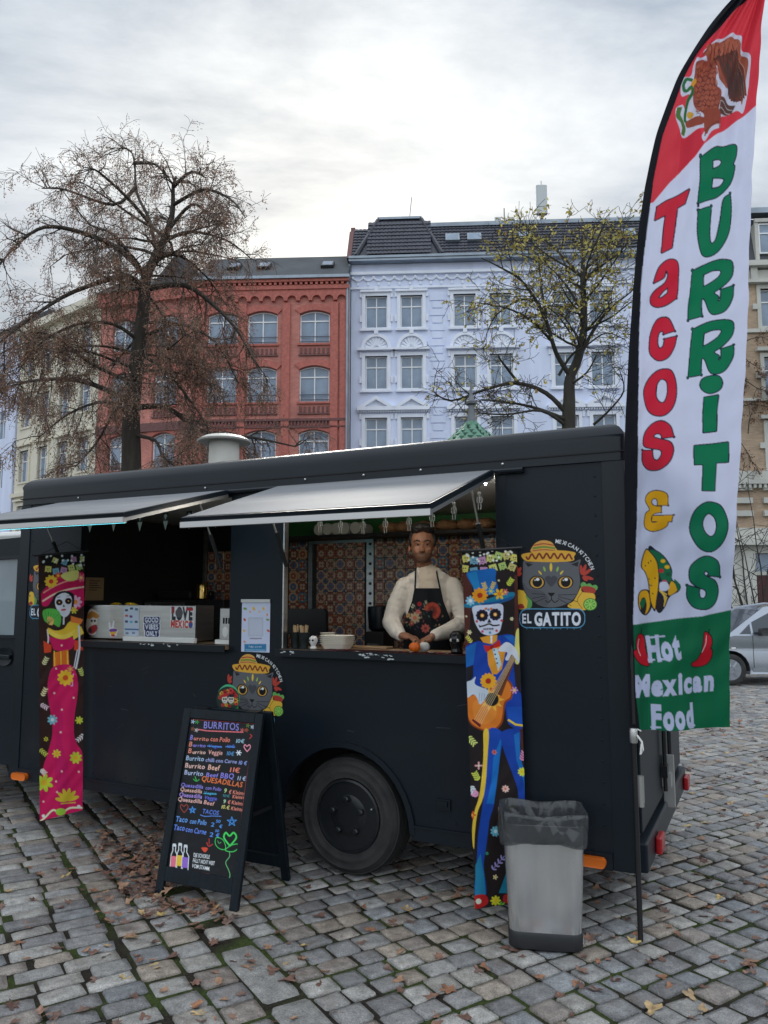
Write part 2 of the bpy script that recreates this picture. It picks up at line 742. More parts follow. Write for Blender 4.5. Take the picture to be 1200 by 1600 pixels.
def _mix(f, a, b):
    n = _t.nodes.new('ShaderNodeMix')
    n.data_type = 'RGBA'
    _t.links.new(f, n.inputs[0])
    for s, v in ((n.inputs[6], a), (n.inputs[7], b)):
        if isinstance(v, tuple):
            s.default_value = (*v, 1)
        else:
            _t.links.new(v, s)
    return n.outputs[2]


moss = _mix(_ramp(_nz(60), .35, .65), (0.036, 0.052, 0.016), (0.07, 0.095, 0.028))
soil = _mix(_ramp(_nz(90), .35, .65), (0.018, 0.016, 0.013), (0.05, 0.042, 0.032))
near_c = _mix(_ramp(_nz(2.6, 3), .44, .56), soil, moss)
# far from the square the joints are too small to build: a stone pattern takes over
_bk = _t.nodes.new('ShaderNodeTexBrick')
_mp = _t.nodes.new('ShaderNodeMapping')
_mp.inputs['Rotation'].default_value = (0, 0, R(-32))
_t.links.new(_g.outputs['Position'], _mp.inputs[0])
_t.links.new(_mp.outputs[0], _bk.inputs[0])
_bk.inputs['Scale'].default_value = 1.0
_bk.inputs['Brick Width'].default_value, _bk.inputs['Row Height'].default_value = 0.19, 0.155
_bk.inputs['Mortar Size'].default_value = 0.014
_bk.inputs['Color1'].default_value = (0.15, 0.155, 0.165, 1)
_bk.inputs['Color2'].default_value = (0.23, 0.235, 0.24, 1)
_bk.inputs['Mortar'].default_value = (0.04, 0.045, 0.03, 1)
_sx = _t.nodes.new('ShaderNodeSeparateXYZ')
_t.links.new(_g.outputs['Position'], _sx.inputs[0])
_far = _t.nodes.new('ShaderNodeMapRange')
_t.links.new(_sx.outputs[1], _far.inputs[0])
_far.inputs[1].default_value, _far.inputs[2].default_value = 17.35, 17.4
_t.links.new(_mix(_far.outputs[0], near_c, _bk.outputs[0]), _b.inputs['Base Color'])
_bp = _t.nodes.new('ShaderNodeBump')
_bp.inputs['Strength'].default_value, _bp.inputs['Distance'].default_value = 0.9, 0.02
_t.links.new(_nz(130, 5), _bp.inputs['Height'])
_t.links.new(_bp.outputs[0], _b.inputs['Normal'])

# one sheet: soil in the joints lies a little lower where stones are laid, flush beyond
gb = MB()
gx = [-400, -60, -14, 14, 60, 400]
gy = [-60, 1.0, 17.35, 17.55, 60, 600]
gv, gf = [], []
for y in gy:
    for x in gx:
        gv.append((x, y, -0.009 if y < 17.4 else -0.004))
for j in range(5):
    for i in range(5):
        gf.append((j * 6 + i, j * 6 + i + 1, j * 6 + i + 7, j * 6 + i + 6))
ground = gb.add(gv, gf).build('ground', m_soil, fix=False)
ground['kind'] = 'structure'
ground['label'] = 'cobbled square with mossy joints and fallen leaves'

m_cob1, m_cobn = mk_cobble('cobble_stone', True), mk_cobble('cobble_field', False)
GR, GS = Vector((math.cos(R(32)), math.sin(R(32)))), Vector((math.sin(R(32)), -math.cos(R(32))))
R0 = 1.44
PAL = [(124, 123, 122), (131, 130, 128), (114, 114, 114), (138, 135, 130), (126, 119, 113), (132, 123, 113), (118, 120, 122), (144, 142, 138), (110, 109, 109)]


def stone_verts(w, h, seed):
    """rounded worn sett, size w x h, top at z 0; 3 rings and a centre"""
    r = random.Random(seed)
    k = [(-1, -.84), (-.87, -1), (.87, -1), (1, -.84), (1, .84), (.87, 1), (-.87, 1), (-1, .84)]
    cj = [(r.uniform(-.1, .06), r.uniform(-.11, .07)) for _ in range(4)]
    k = [(x + cj[((i + 1) // 2) % 4][0] + r.uniform(-.03, .03), y + cj[((i + 1) // 2) % 4][1] + r.uniform(-.03, .03)) for i, (x, y) in enumerate(k)]
    tilt = (r.uniform(-.03, .03), r.uniform(-.03, .03))
    crown = r.uniform(0.0, 0.003)
    vs = []
    ts = min(w, h) if w < .9 else .15
    tilt = (tilt[0] * ts / w, tilt[1] * ts / h)
    for s, z in ((1.0, -0.045), (0.99, -0.011), (0.945, -0.0025), (0.6, crown)):
        for x, y in k:
            px, py = x * w / 2 * s, y * h / 2 * s
            vs.append((px, py, z + (tilt[0] * px + tilt[1] * py if z > -.04 else 0) + (r.uniform(-.0016, .0016) if z > -.01 else 0)))
    vs.append((0, 0, crown))
    fs = []
    for q in (0, 8, 16):
        for i in range(8):
            j = (i + 1) % 8
            fs.append((q + i, q + j, q + 8 + j, q + 8 + i))
    for i in range(8):
        fs.append((24 + i, 24 + (i + 1) % 8, 32))
    return vs, fs


stones = []          # centre, w (along r), h (along s), colour


def put(rc, sc, w, h, j=0.006):
    p = GR * rc + GS * sc
    x, y = p.x, p.y
    if y < 2.3 or y > 17.3 or abs(x) > 0.62 * y + 1.6:
        return
    if y > 9.5 and x < 1.2:
        return
    stones.append((x + random.uniform(-j, j), y + random.uniform(-j, j), w, h, random.choice(PAL)))


s_ = -19.0
while s_ < 0.5:                       # right-hand field: setts in rows
    ph = random.uniform(0.122, 0.147)
    r_ = R0 + 0.095 + random.uniform(-.0, .0)
    while r_ < 19:
        L_ = random.uniform(0.125, 0.182)
        put(r_ + L_ / 2, s_ + ph / 2, L_ - 0.012, ph - 0.012)
        r_ += L_
    s_ += ph
s_ = -19.0
while s_ < 0.5:                       # left-hand field: longer narrow setts
    ph = random.uniform(0.108, 0.128)
    r_ = R0 - 0.095 - 0.36 - random.uniform(0, 0.02)
    while r_ > -6:
        L_ = random.uniform(0.18, 0.255)
        put(r_ - L_ / 2, s_ + ph / 2, L_ - 0.013, ph - 0.011)
        r_ -= L_
    s_ += ph
for c in range(2):                    # two columns of square setts beside the gutter strip
    s_ = -19.0 + c * .07
    while s_ < 0.5:
        ph = random.uniform(0.15, 0.185)
        put(R0 - 0.095 - 0.09 - c * 0.18, s_ + ph / 2, 0.163, ph - 0.018)
        s_ += ph
s_ = -19.0
slabs = [(-3.62, -3.08), (-3.06, -2.62), (-2.6, -2.1), (-4.46, -4.02)]
while s_ < 0.5:                       # the strip itself: setts except where long slabs lie
    ph = random.uniform(0.15, 0.18)
    if not any(a - .055 < s_ + ph / 2 < b + .055 for a, b in slabs):
        put(R0, s_ + ph / 2, 0.16, ph - 0.022)
    s_ += ph


def lp(x, y):            # truck frame test used to rank what shows
    dx, dy = x + 0.2248, y - 4.7051
    return dx * 0.8957 - dy * 0.4446, dx * 0.4446 + dy * 0.8957


vis, rest = [], []
for st in stones:
    px, py = proj_np(np.array((st[0], st[1], 0.0)))
    u, v = lp(st[0], st[1])
    shown = -20 < px < 1220 and py < 1625 and not (-3 < u < 1.8 and v > 0.15)
    (vis if shown else rest).append(st)
vis.sort(key=lambda s: s[1] - (0.0 if s[0] > -2 else 0))
rest += vis[296:]
vis = vis[:296]
variants = []
for k in range(14):
    vs_, fs_ = stone_verts(1, 1, k)
    me = bpy.data.meshes.new('cobble_stone')
    me.from_pydata([(x, y, z) for x, y, z in vs_], [], fs_)
    me.materials.append(m_cob1)
    me.polygons.foreach_set('use_smooth', [True] * len(me.polygons))
    me.update()
    variants.append(me)


def colour_of(c):
    f = random.uniform(1.1, 1.52)
    return tuple(min(1, q * f) for q in lin(c))


for (x, y, w, h, c) in vis:
    o = link('cobble_stone', random.choice(variants), ground)
    o.location = (x, y, random.uniform(-.005, .004))
    o.rotation_euler = (0, 0, R(32) + random.uniform(-.05, .05) + (math.pi if random.random() < .5 else 0))
    o.scale = (w, h, 1)
    o.color = (*colour_of(c), 1)
fb = MB()
for i, (x, y, w, h, c) in enumerate(rest):
    vs_, fs_ = stone_verts(w, h, i % 60)
    a = R(32) + random.uniform(-.05, .05)
    ca, sa, dz = math.cos(a), math.sin(a), random.uniform(-.005, .004)
    fb.col = colour_of(c)
    fb.add([(x + p * ca - q * sa, y + p * sa + q * ca, z + dz) for p, q, z in vs_], fs_)
fo = fb.build('cobble_field', m_cobn, ground, smooth='all', fix=False)
fo['kind'] = 'stuff'
for i, (a, b) in enumerate(slabs):
    vs_, fs_ = stone_verts(0.168, b - a - .01, 90 + i)
    p = GR * R0 + GS * ((a + b) / 2)
    o = MB().add(vs_, fs_).build('gutter_slab', m_cob1, ground, smooth='all', fix=False)
    o.location, o.rotation_euler, o.color = (p.x, p.y, 0), (0, 0, R(32)), (*lin((142, 141, 138)), 1)

# kerb and far pavement in front of the houses
m_pave = mk('pavement_slabs', lin((120, 120, 120)), 0.85, var=0.25, vscale=1.5, bump=0.2)
pv = MB().box(-60, 60, 36.5, 43.5, -0.02, 0.12).build('pavement', m_pave)
pv['kind'] = 'structure'

# ================================================================ houses
def mk_glass(name, tint, rough=0.04, see=0.3):
    m = mk(name, tint, rough, 0.0, 0.6, var=0.25, vscale=0.9)
    t = m.node_tree
    tr_, mx_ = t.nodes.new('ShaderNodeBsdfTransparent'), t.nodes.new('ShaderNodeMixShader')
    mx_.inputs[0].default_value = see
    t.links.new(t.nodes['Principled BSDF'].outputs[0], mx_.inputs[1])
    t.links.new(tr_.outputs[0], mx_.inputs[2])
    t.links.new(mx_.outputs[0], t.nodes['Material Output'].inputs[0])
    return m


def mk_brick(name, c1, c2, mortar, w=0.24, h=0.075):
    m = bpy.data.materials.new(name)
    m.use_nodes = True
    t = m.node_tree
    b = t.nodes['Principled BSDF']
    b.inputs['Roughness'].default_value = 0.85
    tc = t.nodes.new('ShaderNodeTexCoord')
    sp = t.nodes.new('ShaderNodeSeparateXYZ')
    t.links.new(tc.outputs['Object'], sp.inputs[0])
    cb = t.nodes.new('ShaderNodeCombineXYZ')
    t.links.new(sp.outputs[0], cb.inputs[0])
    t.links.new(sp.outputs[2], cb.inputs[1])
    k = t.nodes.new('ShaderNodeTexBrick')
    t.links.new(cb.outputs[0], k.inputs[0])
    k.inputs['Scale'].default_value = 1
    k.inputs['Brick Width'].default_value, k.inputs['Row Height'].default_value, k.inputs['Mortar Size'].default_value = w, h, 0.008
    for n_, c_ in (('Color1', c1), ('Color2', c2), ('Mortar', mortar)):
        k.inputs[n_].default_value = (*c_, 1)
    n = t.nodes.new('ShaderNodeTexNoise')
    n.inputs['Scale'].default_value, n.inputs['Detail'].default_value = 0.7, 6
    t.links.new(tc.outputs['Object'], n.inputs[0])
    r = t.nodes.new('ShaderNodeMapRange')
    t.links.new(n.outputs[0], r.inputs[0])
    r.inputs[1].default_value, r.inputs[2].default_value, r.inputs[3].default_value, r.inputs[4].default_value = .3, .7, .75, 1.2
    s = t.nodes.new('ShaderNodeVectorMath')
    s.operation = 'SCALE'
    t.links.new(k.outputs[0], s.inputs[0])
    t.links.new(r.outputs[0], s.inputs['Scale'])
    t.links.new(s.outputs[0], b.inputs['Base Color'])
    return m


m_glass = mk_glass('window_glass', (0.33, 0.42, 0.54), see=.36)
m_curtain = mk('curtain', (0.62, 0.66, 0.7), 0.9, var=0.2, vscale=3, stretch=(9, 1, 0.4))
m_wframe = mk('white_window_paint', (0.8, 0.81, 0.82), 0.45)
m_lav = mk('lavender_render', lin((211, 219, 241)), 0.85, var=0.09, vscale=1.1, stretch=(1, 1, .2), bump=0.05, bscale=20)
m_stucco = mk('white_stucco', lin((226, 231, 242)), 0.8, var=0.06, vscale=1.2)
m_zinc = mk('zinc_gutter', lin((140, 150, 160)), 0.45, 0.6, var=0.2, vscale=1)
m_rooft = mk('dark_roof_tile', lin((62, 64, 74)), 0.5, var=0.25, vscale=3)
m_slate = mk('roof_felt', lin((72, 76, 80)), 0.8, var=0.2, vscale=0.8)
m_red = mk_brick('red_brick', lin((194, 118, 105)), lin((174, 102, 92)), lin((184, 148, 138)))
m_redtrim = mk('moulded_red_brick', lin((176, 102, 91)), 0.8, var=0.18, vscale=6)
m_darkbrick = mk('dark_glazed_brick', lin((106, 68, 66)), 0.6, var=0.2, vscale=6)
m_cream = mk('pale_green_render', lin((213, 207, 189)), 0.85, var=0.07, vscale=0.5)
m_tan = mk_brick('tan_brick', lin((184, 160, 134)), lin((164, 140, 116)), lin((164, 150, 134)))
m_stone = mk('grey_stone_trim', lin((190, 190, 182)), 0.85, var=0.12, vscale=1.2)
m_metal_d = mk('dark_metal', (0.05, 0.055, 0.06), 0.5, 0.5)
m_antenna = mk('antenna_shell', lin((190, 195, 196)), 0.6)
m_darkdoor = mk('dark_red_door', lin((70, 22, 28)), 0.5)

_wcache = {}


def window(parent, x, z, w, h, y=0.0, arch=0.0, curtain=False, tr=0.33):
    """timber casement: frame with centre mullion and transom, four panes; x centre, z sill, set back y"""
    key = (round(w, 2), round(h, 2), arch, tr)
    if key not in _wcache:
        f = MB()
        t = 0.07

        def top(xx):
            return h - arch * (2 * xx / w) ** 2
        n = 10
        outer = [(-w / 2, 0), (w / 2, 0)] + [(w / 2 - w * i / n, top(w / 2 - w * i / n)) for i in range(n + 1)]
        zt = h * (1 - tr)
        q = w / 2 - t
        hl = [(-q, t), (-.03, t), (-.03, zt - .035), (-q, zt - .035)]
        hr = [(.03, t), (q, t), (q, zt - .035), (.03, zt - .035)]
        hul = [(-q, zt + .035), (-.03, zt + .035)] + [(-.03 - (q - .03) * i / 4, top(-.03 - (q - .03) * i / 4) - t) for i in range(5)]
        hur = [(.03, zt + .035), (q, zt + .035)] + [(q - (q - .03) * i / 4, top(q - (q - .03) * i / 4) - t) for i in range(5)]
        f.prism([outer, hl, hr, hul, hur], 0.0, 0.09)
        fo_ = f.build('window', m_wframe)
        panes = []
        for l in (hl, hr, hul, hur):
            g = MB().prism([l], 0.045, 0.06)
            po = g.build('pane', m_glass)
            panes.append(po.data)
            bpy.data.objects.remove(po)
        me = fo_.data
        bpy.data.objects.remove(fo_)
        _wcache[key] = (me, panes)
    me, panes = _wcache[key]
    o = link('window', me, parent)
    o.location = (x, y, z)
    for p in panes:
        link('pane', p, o)
    if curtain:
        c = MB()
        side = random.choice((-1, 1))
        cw = w * random.uniform(.3, .9)
        xa = -w / 2 + .05 if side < 0 else w / 2 - .05 - cw
        cv, cf = [], []
        nn = 14
        for i in range(nn + 1):
            xx = xa + cw * i / nn
            yy = 0.14 + 0.025 * math.sin(i * 2.2)
            cv += [(xx, yy, 0.08), (xx, yy, h - arch - .08)]
        for i in range(nn):
            cf.append((2 * i, 2 * i + 2, 2 * i + 3, 2 * i + 1))
        c.add(cv, cf).build('curtain', m_curtain, o, fix=False, smooth='all')
    return o


def wall_with_holes(parent, x0, x1, z0, z1, holes, mat, th=0.35, name='wall', back=True):
    loops = [[(x0, z0), (x1, z0), (x1, z1), (x0, z1)]] + [[(a, c), (b, c), (b, d), (a, d)] for a, b, c, d in holes]
    o = MB().prism(loops, 0.0, th).build(name, mat, parent)
    return o


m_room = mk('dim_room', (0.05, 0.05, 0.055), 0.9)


def tile_roof(parent, x0, x1, y0, z0, y1, z1, mat, pitch=0.24, course=0.33, name='roof_tiles'):
    """pantile slope as real relief: waves along x, stepped courses up the slope"""
    L = math.hypot(y1 - y0, z1 - z0)
    nc = int(L / course)
    nx = int((x1 - x0) / pitch * 4)
    dy, dz = (y1 - y0) / L, (z1 - z0) / L
    ny, nz = -dz, dy
    xs = np.linspace(x0, x1, nx + 1)
    prof = 0.035 * np.abs(np.sin(np.pi * (xs - x0) / pitch)) ** 0.8
    V, Fc = [], []
    for c in range(nc):
        for s, lift in ((0, 0.055), (1, 0.0)):
            a = (c + s) * course
            for x, p in zip(xs, prof):
                h = p + lift
                V.append((x, y0 + dy * a + ny * h, z0 + dz * a + nz * h))
    W = nx + 1
    for c in range(nc * 2 - 1):
        for i in range(nx):
            Fc.append((c * W + i, c * W + i + 1, (c + 1) * W + i + 1, (c + 1) * W + i))
    o = MB().add(V, Fc).build(name, mat, parent, fix=False)
    o['kind'] = 'stuff'
    return o


# ---------------------------------------------------- pale lavender house
lav = thing('apartment_house', 'pale lavender stucco apartment house with dark tiled roof behind the yellow-leaved tree', 'house',
            (-1.95, 44.0, 0), R(-3.5))
LW = 22.5
cols = [1.5, 3.58, 6.7, 8.8, 12.5, 14.6, 17.2, 19.2, 21.3]
rows = [(17.42, 1.95), (13.72, 1.98), (10.0, 2.0), (6.2, 2.1), (2.3, 2.3)]
ww = 1.3
holes = [(c - ww / 2, c + ww / 2, z, z + h) for c in cols for z, h in rows]
wall_with_holes(lav, 0, LW, -0.02, 21.33, holes, m_lav)
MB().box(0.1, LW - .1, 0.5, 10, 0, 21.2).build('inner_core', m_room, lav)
RZ = -.42
for ri, (z, h) in enumerate(rows):
    for c in cols:
        window(lav, c, z, ww, h, 0.16, curtain=random.random() < .8)
        s = MB()                                     # moulded surround
        t = 0.2
        s.prism([[(c - ww / 2 - t, z - .1), (c + ww / 2 + t, z - .1), (c + ww / 2 + t, z + h + t), (c - ww / 2 - t, z + h + t)],
                 [(c - ww / 2, z), (c + ww / 2, z), (c + ww / 2, z + h), (c - ww / 2, z + h)]], -0.07, 0.15)
        s.box(c - ww / 2 - .3, c + ww / 2 + .3, -0.2, -0.071, z - .22, z - .08)          # sill
        for e in (-1, 1):
            xx = c + e * (ww / 2 + .27)
            s.box(xx - .06, xx + .06, -0.1, -0.003, z + .35, z + .75)
            s.box(xx - .06, xx + .06, -0.1, -0.003, z + h - .1, z + h + .25)
        s.build('window_surround', m_stucco, lav)
        d = MB()
        zt = z + h + t
        if ri == 0:
            d.box(c - ww / 2 - .3, c + ww / 2 + .3, -0.2, -0.003, zt + .003, zt + .13)
            d.box(c - .1, c + .1, -0.16, -0.003, zt + .135, zt + .34)
        elif ri == 1:                                  # shell lunette on a moulded ledge
            d.box(c - ww / 2 - .45, c + ww / 2 + .45, -0.32, -0.003, zt + .1, zt + .24)
            ro = arc(c, zt + .24, .88, 0, 180, 16)
            rin = arc(c, zt + .24, .7, 0, 180, 16)
            d.prism([ro + rin[::-1]], -0.2, -0.003)
            d.prism([rin], -0.05, -0.003)
            for k in range(9):
                a = R(10 + 20 * k)
                d.obox((c + .12 * math.cos(a), -.08, zt + .26 + .12 * math.sin(a)), (c + .64 * math.cos(a), -.08, zt + .26 + .64 * math.sin(a)), .09, .09, (0, 1, 0))
            d.box(c - .12, c + .12, -0.24, -0.003, zt + 1.08, zt + 1.36)
        elif ri >= 2:                                  # triangular pediment with dentils
            d.box(c - ww / 2 - .45, c + ww / 2 + .45, -0.3, -0.003, zt + .2, zt + .34)
            d.prism([[(c - ww / 2 - .5, zt + .34), (c + ww / 2 + .5, zt + .34), (c, zt + 1.05)],
                     [(c - ww / 2 - .02, zt + .42), (c + ww / 2 + .02, zt + .42), (c, zt + .84)]], -0.3, -0.003)
            d.prism([[(c - ww / 2 - .02, zt + .42), (c + ww / 2 + .02, zt + .42), (c, zt + .84)]], -0.06, -0.003)
            for k in range(15):
                xx = c - ww / 2 - .36 + k * .144
                d.box(xx - .04, xx + .04, -0.2, -0.004, zt + .09, zt + .197)
        d.build('window_hood', m_stucco, lav)
# quoin strips between window groups
for xq in (5.1, 10.3, 15.5, 0.18, LW - .2):
    for k in range(38):
        z = 2.0 + k * .46
        if z < 19.3:
            wq = .42 if k % 2 else .3
            MB().box(xq - wq, xq + wq, -0.06, -0.003, z, z + .38).build('quoin', m_lav, lav) if abs(xq - 5.1) < .1 and k > 16 else None
fr = MB()
fr.box(-.05, LW + .05, -0.12, -0.003, 19.78, 19.9)
fr.box(-.05, LW + .05, -0.18, -0.003, 20.65, 20.82)
n = int(LW / .62)
for k in range(n):                                    # garland frieze
    xx = .4 + k * .62
    d_ = [(xx - .28 + .07 * i, 20.46 - .16 * math.sin(math.pi * i / 8)) for i in range(9)]
    fr.tube([(a, -.05, b) for a, b in d_], 0.055, 5)
    fr.lathe([(0.001, -.12), (.09, -.08), (.1, -.0)], 8, (xx - .31, 0, 20.5), axis='y')
    fr.box(xx - .06, xx + .06, -.06, -.003, 20.02, 20.2)
fr.build('frieze', m_stucco, lav)
MB().box(-.08, LW + .08, -0.1, -0.004, 9.2, 9.45).box(-.08, LW + .08, -0.14, -0.004, 5.0, 5.35).build('storey_band', m_stucco, lav)
MB().box(-.1, LW + .1, -0.55, 0.2, 21.76 + RZ, 21.9 + RZ).box(-.1, LW + .1, -0.62, -0.4, 21.905 + RZ, 22.05 + RZ).build('gutter', m_zinc, lav)
rl = MB()
rl.prism([[(-.35, 21.9), (10.2, 21.9), (10.2, 25), (1.6, 24.75)]], 0.0, LW, axes=('y', 'z', 'x'))
roof = rl.build('roof', m_rooft, lav)
roof.location.z = RZ
tile_roof(roof, 0.05, LW - .05, -.42, 22.02, 1.5, 24.72, m_rooft)
# forward hipped bay of the roof at the left
hb = MB()
hb.add([(0.3, -.45, 22.05), (5.4, -.45, 22.05), (4.1, .9, 24.95), (1.6, .9, 24.95), (.9, 2.6, 24.95), (5.0, 2.6, 24.95)],
       [(0, 1, 2, 3), (0, 3, 4), (1, 5, 2), (2, 5, 4, 3)])
hb.build('hip', m_rooft, roof, fix=False)
tile_roof(roof, .95, 4.75, -.62, 22.08, .82, 24.95, m_rooft, name='bay_roof_tiles')
MB().obox((.3, -.55, 22.1), (1.55, .85, 25.0), .22, .16).build('hip_ridge', m_rooft, roof)
MB().obox((5.4, -.55, 22.1), (4.15, .85, 25.0), .22, .16).build('hip_ridge', m_rooft, roof)
MB().box(4.2, LW, 1.35, 1.75, 24.7, 24.95).box(1.5, 4.2, .75, 1.2, 24.96, 25.1).build('ridge_cap', m_zinc, roof)
MB().prism([[(-.35, 22.06), (4, 22.06), (4, 25.1), (2.0, 25.1), (1.9, 24.6), (1.3, 24.5)]], -.25, .02, axes=('y', 'z', 'x')).build('fire_wall', m_darkbrick, roof)
for xx in (6.05, 7.35, 10.4, 16.4):
    k = MB()
    f0 = Vector((xx, .35, 23.12))
    up = Vector((0, .58, .815))
    nrm = Vector((0, -.815, .58))
    w_ = .42
    pts = [f0 + Vector((-w_, 0, 0)), f0 + Vector((w_, 0, 0)), f0 + Vector((w_, 0, 0)) + up * .75, f0 + Vector((-w_, 0, 0)) + up * .75]
    k.add([p for p in pts] + [p + nrm * .22 for p in pts], [(0, 1, 5, 4), (1, 2, 6, 5), (2, 3, 7, 6), (3, 0, 4, 7), (4, 5, 6, 7)])
    sk = k.build('skylight', m_zinc, lav)
    sk.location.z = RZ
    c0 = f0 + nrm * .226
    i_ = .08
    pts = [c0 + Vector((-w_ + i_, 0, 0)) + up * i_, c0 + Vector((w_ - i_, 0, 0)) + up * i_, c0 + Vector((w_ - i_, 0, 0)) + up * (.75 - i_), c0 + Vector((-w_ + i_, 0, 0)) + up * (.75 - i_)]
    MB().add(pts, [(0, 1, 2, 3)]).build('pane', m_glass, sk, fix=False)
a_ = thing('phone_mast', 'tall grey phone antenna mast on the ridge of the lavender house', 'antenna', (9.85, 45.6, 24.2))
MB().tube([(0, 0, 0), (0, 0, 1.2)], .09, 8).obox((-.25, 0, .4), (.25, 0, .9), .05, .05).build('mast', m_metal_d, a_)
MB().prism([rrect(-.34, -.18, .34, .18, .12)], 1.15, 3.0, axes=('x', 'y', 'z')).tube([(0, 0, 3.0), (0, 0, 3.35)], .03, 6).build('antenna_panel', m_antenna, a_)
for e, lb in ((-.42, 'left of two small pale antennas on the roof ridge, with thin rod'), (.42, 'right of two small pale antennas on the roof ridge')):
    b_ = thing('roof_antenna', lb, 'antenna', (7.5 + e, 45.6, 24.25), 0, 'small antennas on the ridge')
    MB().prism([rrect(-.2, -.15, .2, .15, .08)], 0.0, .85, axes=('x', 'y', 'z')).build('antenna_panel', m_antenna, b_)
    if e < 0:
        MB().tube([(.42, 0, 0), (.42, 0, 1.5)], .03, 6).obox((.2, 0, .1), (.42, 0, .1), .04, .04).build('rod', m_metal_d, b_)
MB().tube([(3.45, .9, 24.9), (3.6, .9, 26.4)], .02, 5).build('aerial', m_metal_d, roof)
MB().tube([(-.08, -.16, 0), (-.08, -.16, 21.3)], .07, 8).build('downpipe', m_zinc, lav)

# ---------------------------------------------------- red brick house (front wing and a wing bending back along the street)
def brick_wing(name_parent, W, cols, rows, z_eave, mat, trim, wa=1.75):
    holes = [(c - wa / 2, c + wa / 2, z, z + h + .22) for c in cols for z, h in rows]
    wall_with_holes(name_parent, 0, W, -.02, z_eave, holes, mat)
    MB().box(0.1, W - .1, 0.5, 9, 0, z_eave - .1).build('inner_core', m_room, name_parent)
    for c in cols:
        for z, h in rows:
            window(name_parent, c, z, wa, h + .2, 0.18, arch=.22, curtain=random.random() < .6, tr=.3)
            s = MB()
            n = 12
            o_ = [(c - wa / 2 - .28 + (wa + .56) * i / n, z + h + .28 + .3 * (1 - (2 * i / n - 1) ** 2)) for i in range(n + 1)]
            i_ = [(c - wa / 2 + wa * i / n, z + h + .005 + .215 * (1 - (2 * i / n - 1) ** 2)) for i in range(n + 1)]
            s.prism([o_ + i_[::-1]], -.08, .2)
            s.build('window_arch', trim, name_parent)
            MB().box(c - wa / 2 - .1, c + wa / 2 + .1, -.12, -.003, z - .14, z - .02).build('window_sill', trim, name_parent)
            q = MB().box(c - wa / 2 - .05, c + wa / 2 + .05, -.1, -.004, z - .75, z - .66)
            for k in range(7):
                xx = c - wa / 2 + .1 + k * (wa - .2) / 6
                q.box(xx - .06, xx + .06, -.07, -.004, z - .62, z - .3)
            q.build('sill_frieze', m_darkbrick, name_parent)
            r_ = MB()
            for k in range(2):
                r_.box(c - wa / 2, c + wa / 2, .1 + k * .002, .13, z + .12 + k * .3, z + .15 + k * .3)
            r_.build('window_rail', m_metal_d, name_parent)
    return name_parent


red = thing('brick_house', 'red brick apartment house with arched cornice directly left of the lavender house', 'house', (-10.95, 43.4, -.4), R(-3.0))
redW = 8.9
rrows = [(16.6, 1.75), (13.15, 1.9), (9.4, 1.9), (5.8, 1.9), (2.2, 2.2)]
brick_wing(red, redW, [1.55, 3.9, 6.95], rrows, 20.2, m_red, m_redtrim)
pl_ = MB()
for xx in (0.25, 2.75, 5.3, 8.1, 8.65):
    pl_.box(xx - .22, xx + .22, -.14, -.003, 0.2, 19.0)
pl_.build('pilaster', m_redtrim, red)
cr = MB()
k = 0
xx = .2
while xx < redW - .5:                                 # corbel table of little round arches
    cr.prism([[(xx, 19.75), (xx, 19.1)] + [(xx + .1, 19.1)] + arc(xx + .36, 19.15, .26, 180, 0, 8) + [(xx + .62, 19.1), (xx + .72, 19.1), (xx + .72, 19.75)]], -.22, -.003)
    xx += .723
cr.box(-.05, redW + .05, -.3, -.003, 19.755, 20.0)
for k in range(int(redW / .3)):
    cr.box(.1 + k * .3, .25 + k * .3, -.36, -.004, 20.005, 20.15)
cr.box(-.05, redW + .05, -.42, -.003, 20.16, 20.32)
cr.build('cornice', m_redtrim, red)
bd = MB().box(0, redW, -.16, -.005, 12.0, 12.14)
for k in range(int(redW / .2)):
    bd.box(.03 + k * .2, .14 + k * .2, -.13, -.006, 11.72, 11.99)
bd.box(0, redW, -.14, -.005, 11.6, 11.71)
bd.build('storey_band', m_darkbrick, red)
MB().box(-.1, redW + .1, -.55, .2, 20.33, 20.5).build('gutter', m_zinc, red)
rr = MB().prism([[(-.5, 20.5), (9, 20.5), (9, 23.4), (2.6, 23.0)]], 0, redW, axes=('y', 'z', 'x')).build('roof', m_slate, red)
for xx in (1.6, 3.4, 7.2):
    k = MB().add([(xx, .5, 21.3), (xx + .75, .5, 21.3), (xx + .75, 1.2, 21.87), (xx, 1.2, 21.87), (xx, .36, 21.45), (xx + .75, .36, 21.45), (xx + .75, 1.06, 22.02), (xx, 1.06, 22.02)],
                 [(0, 1, 5, 4), (1, 2, 6, 5), (2, 3, 7, 6), (3, 0, 4, 7), (4, 5, 6, 7)]).build('skylight', m_metal_d, red)
    MB().add([(xx + .08, .42, 21.51), (xx + .67, .42, 21.51), (xx + .67, .99, 21.975), (xx + .08, .99, 21.975)], [(0, 1, 2, 3)]).build('pane', m_glass, k, fix=False)
MB().tube([(redW - .05, -.2, 0), (redW - .05, -.2, 20.3)], .07, 8).build('downpipe', m_zinc, red)

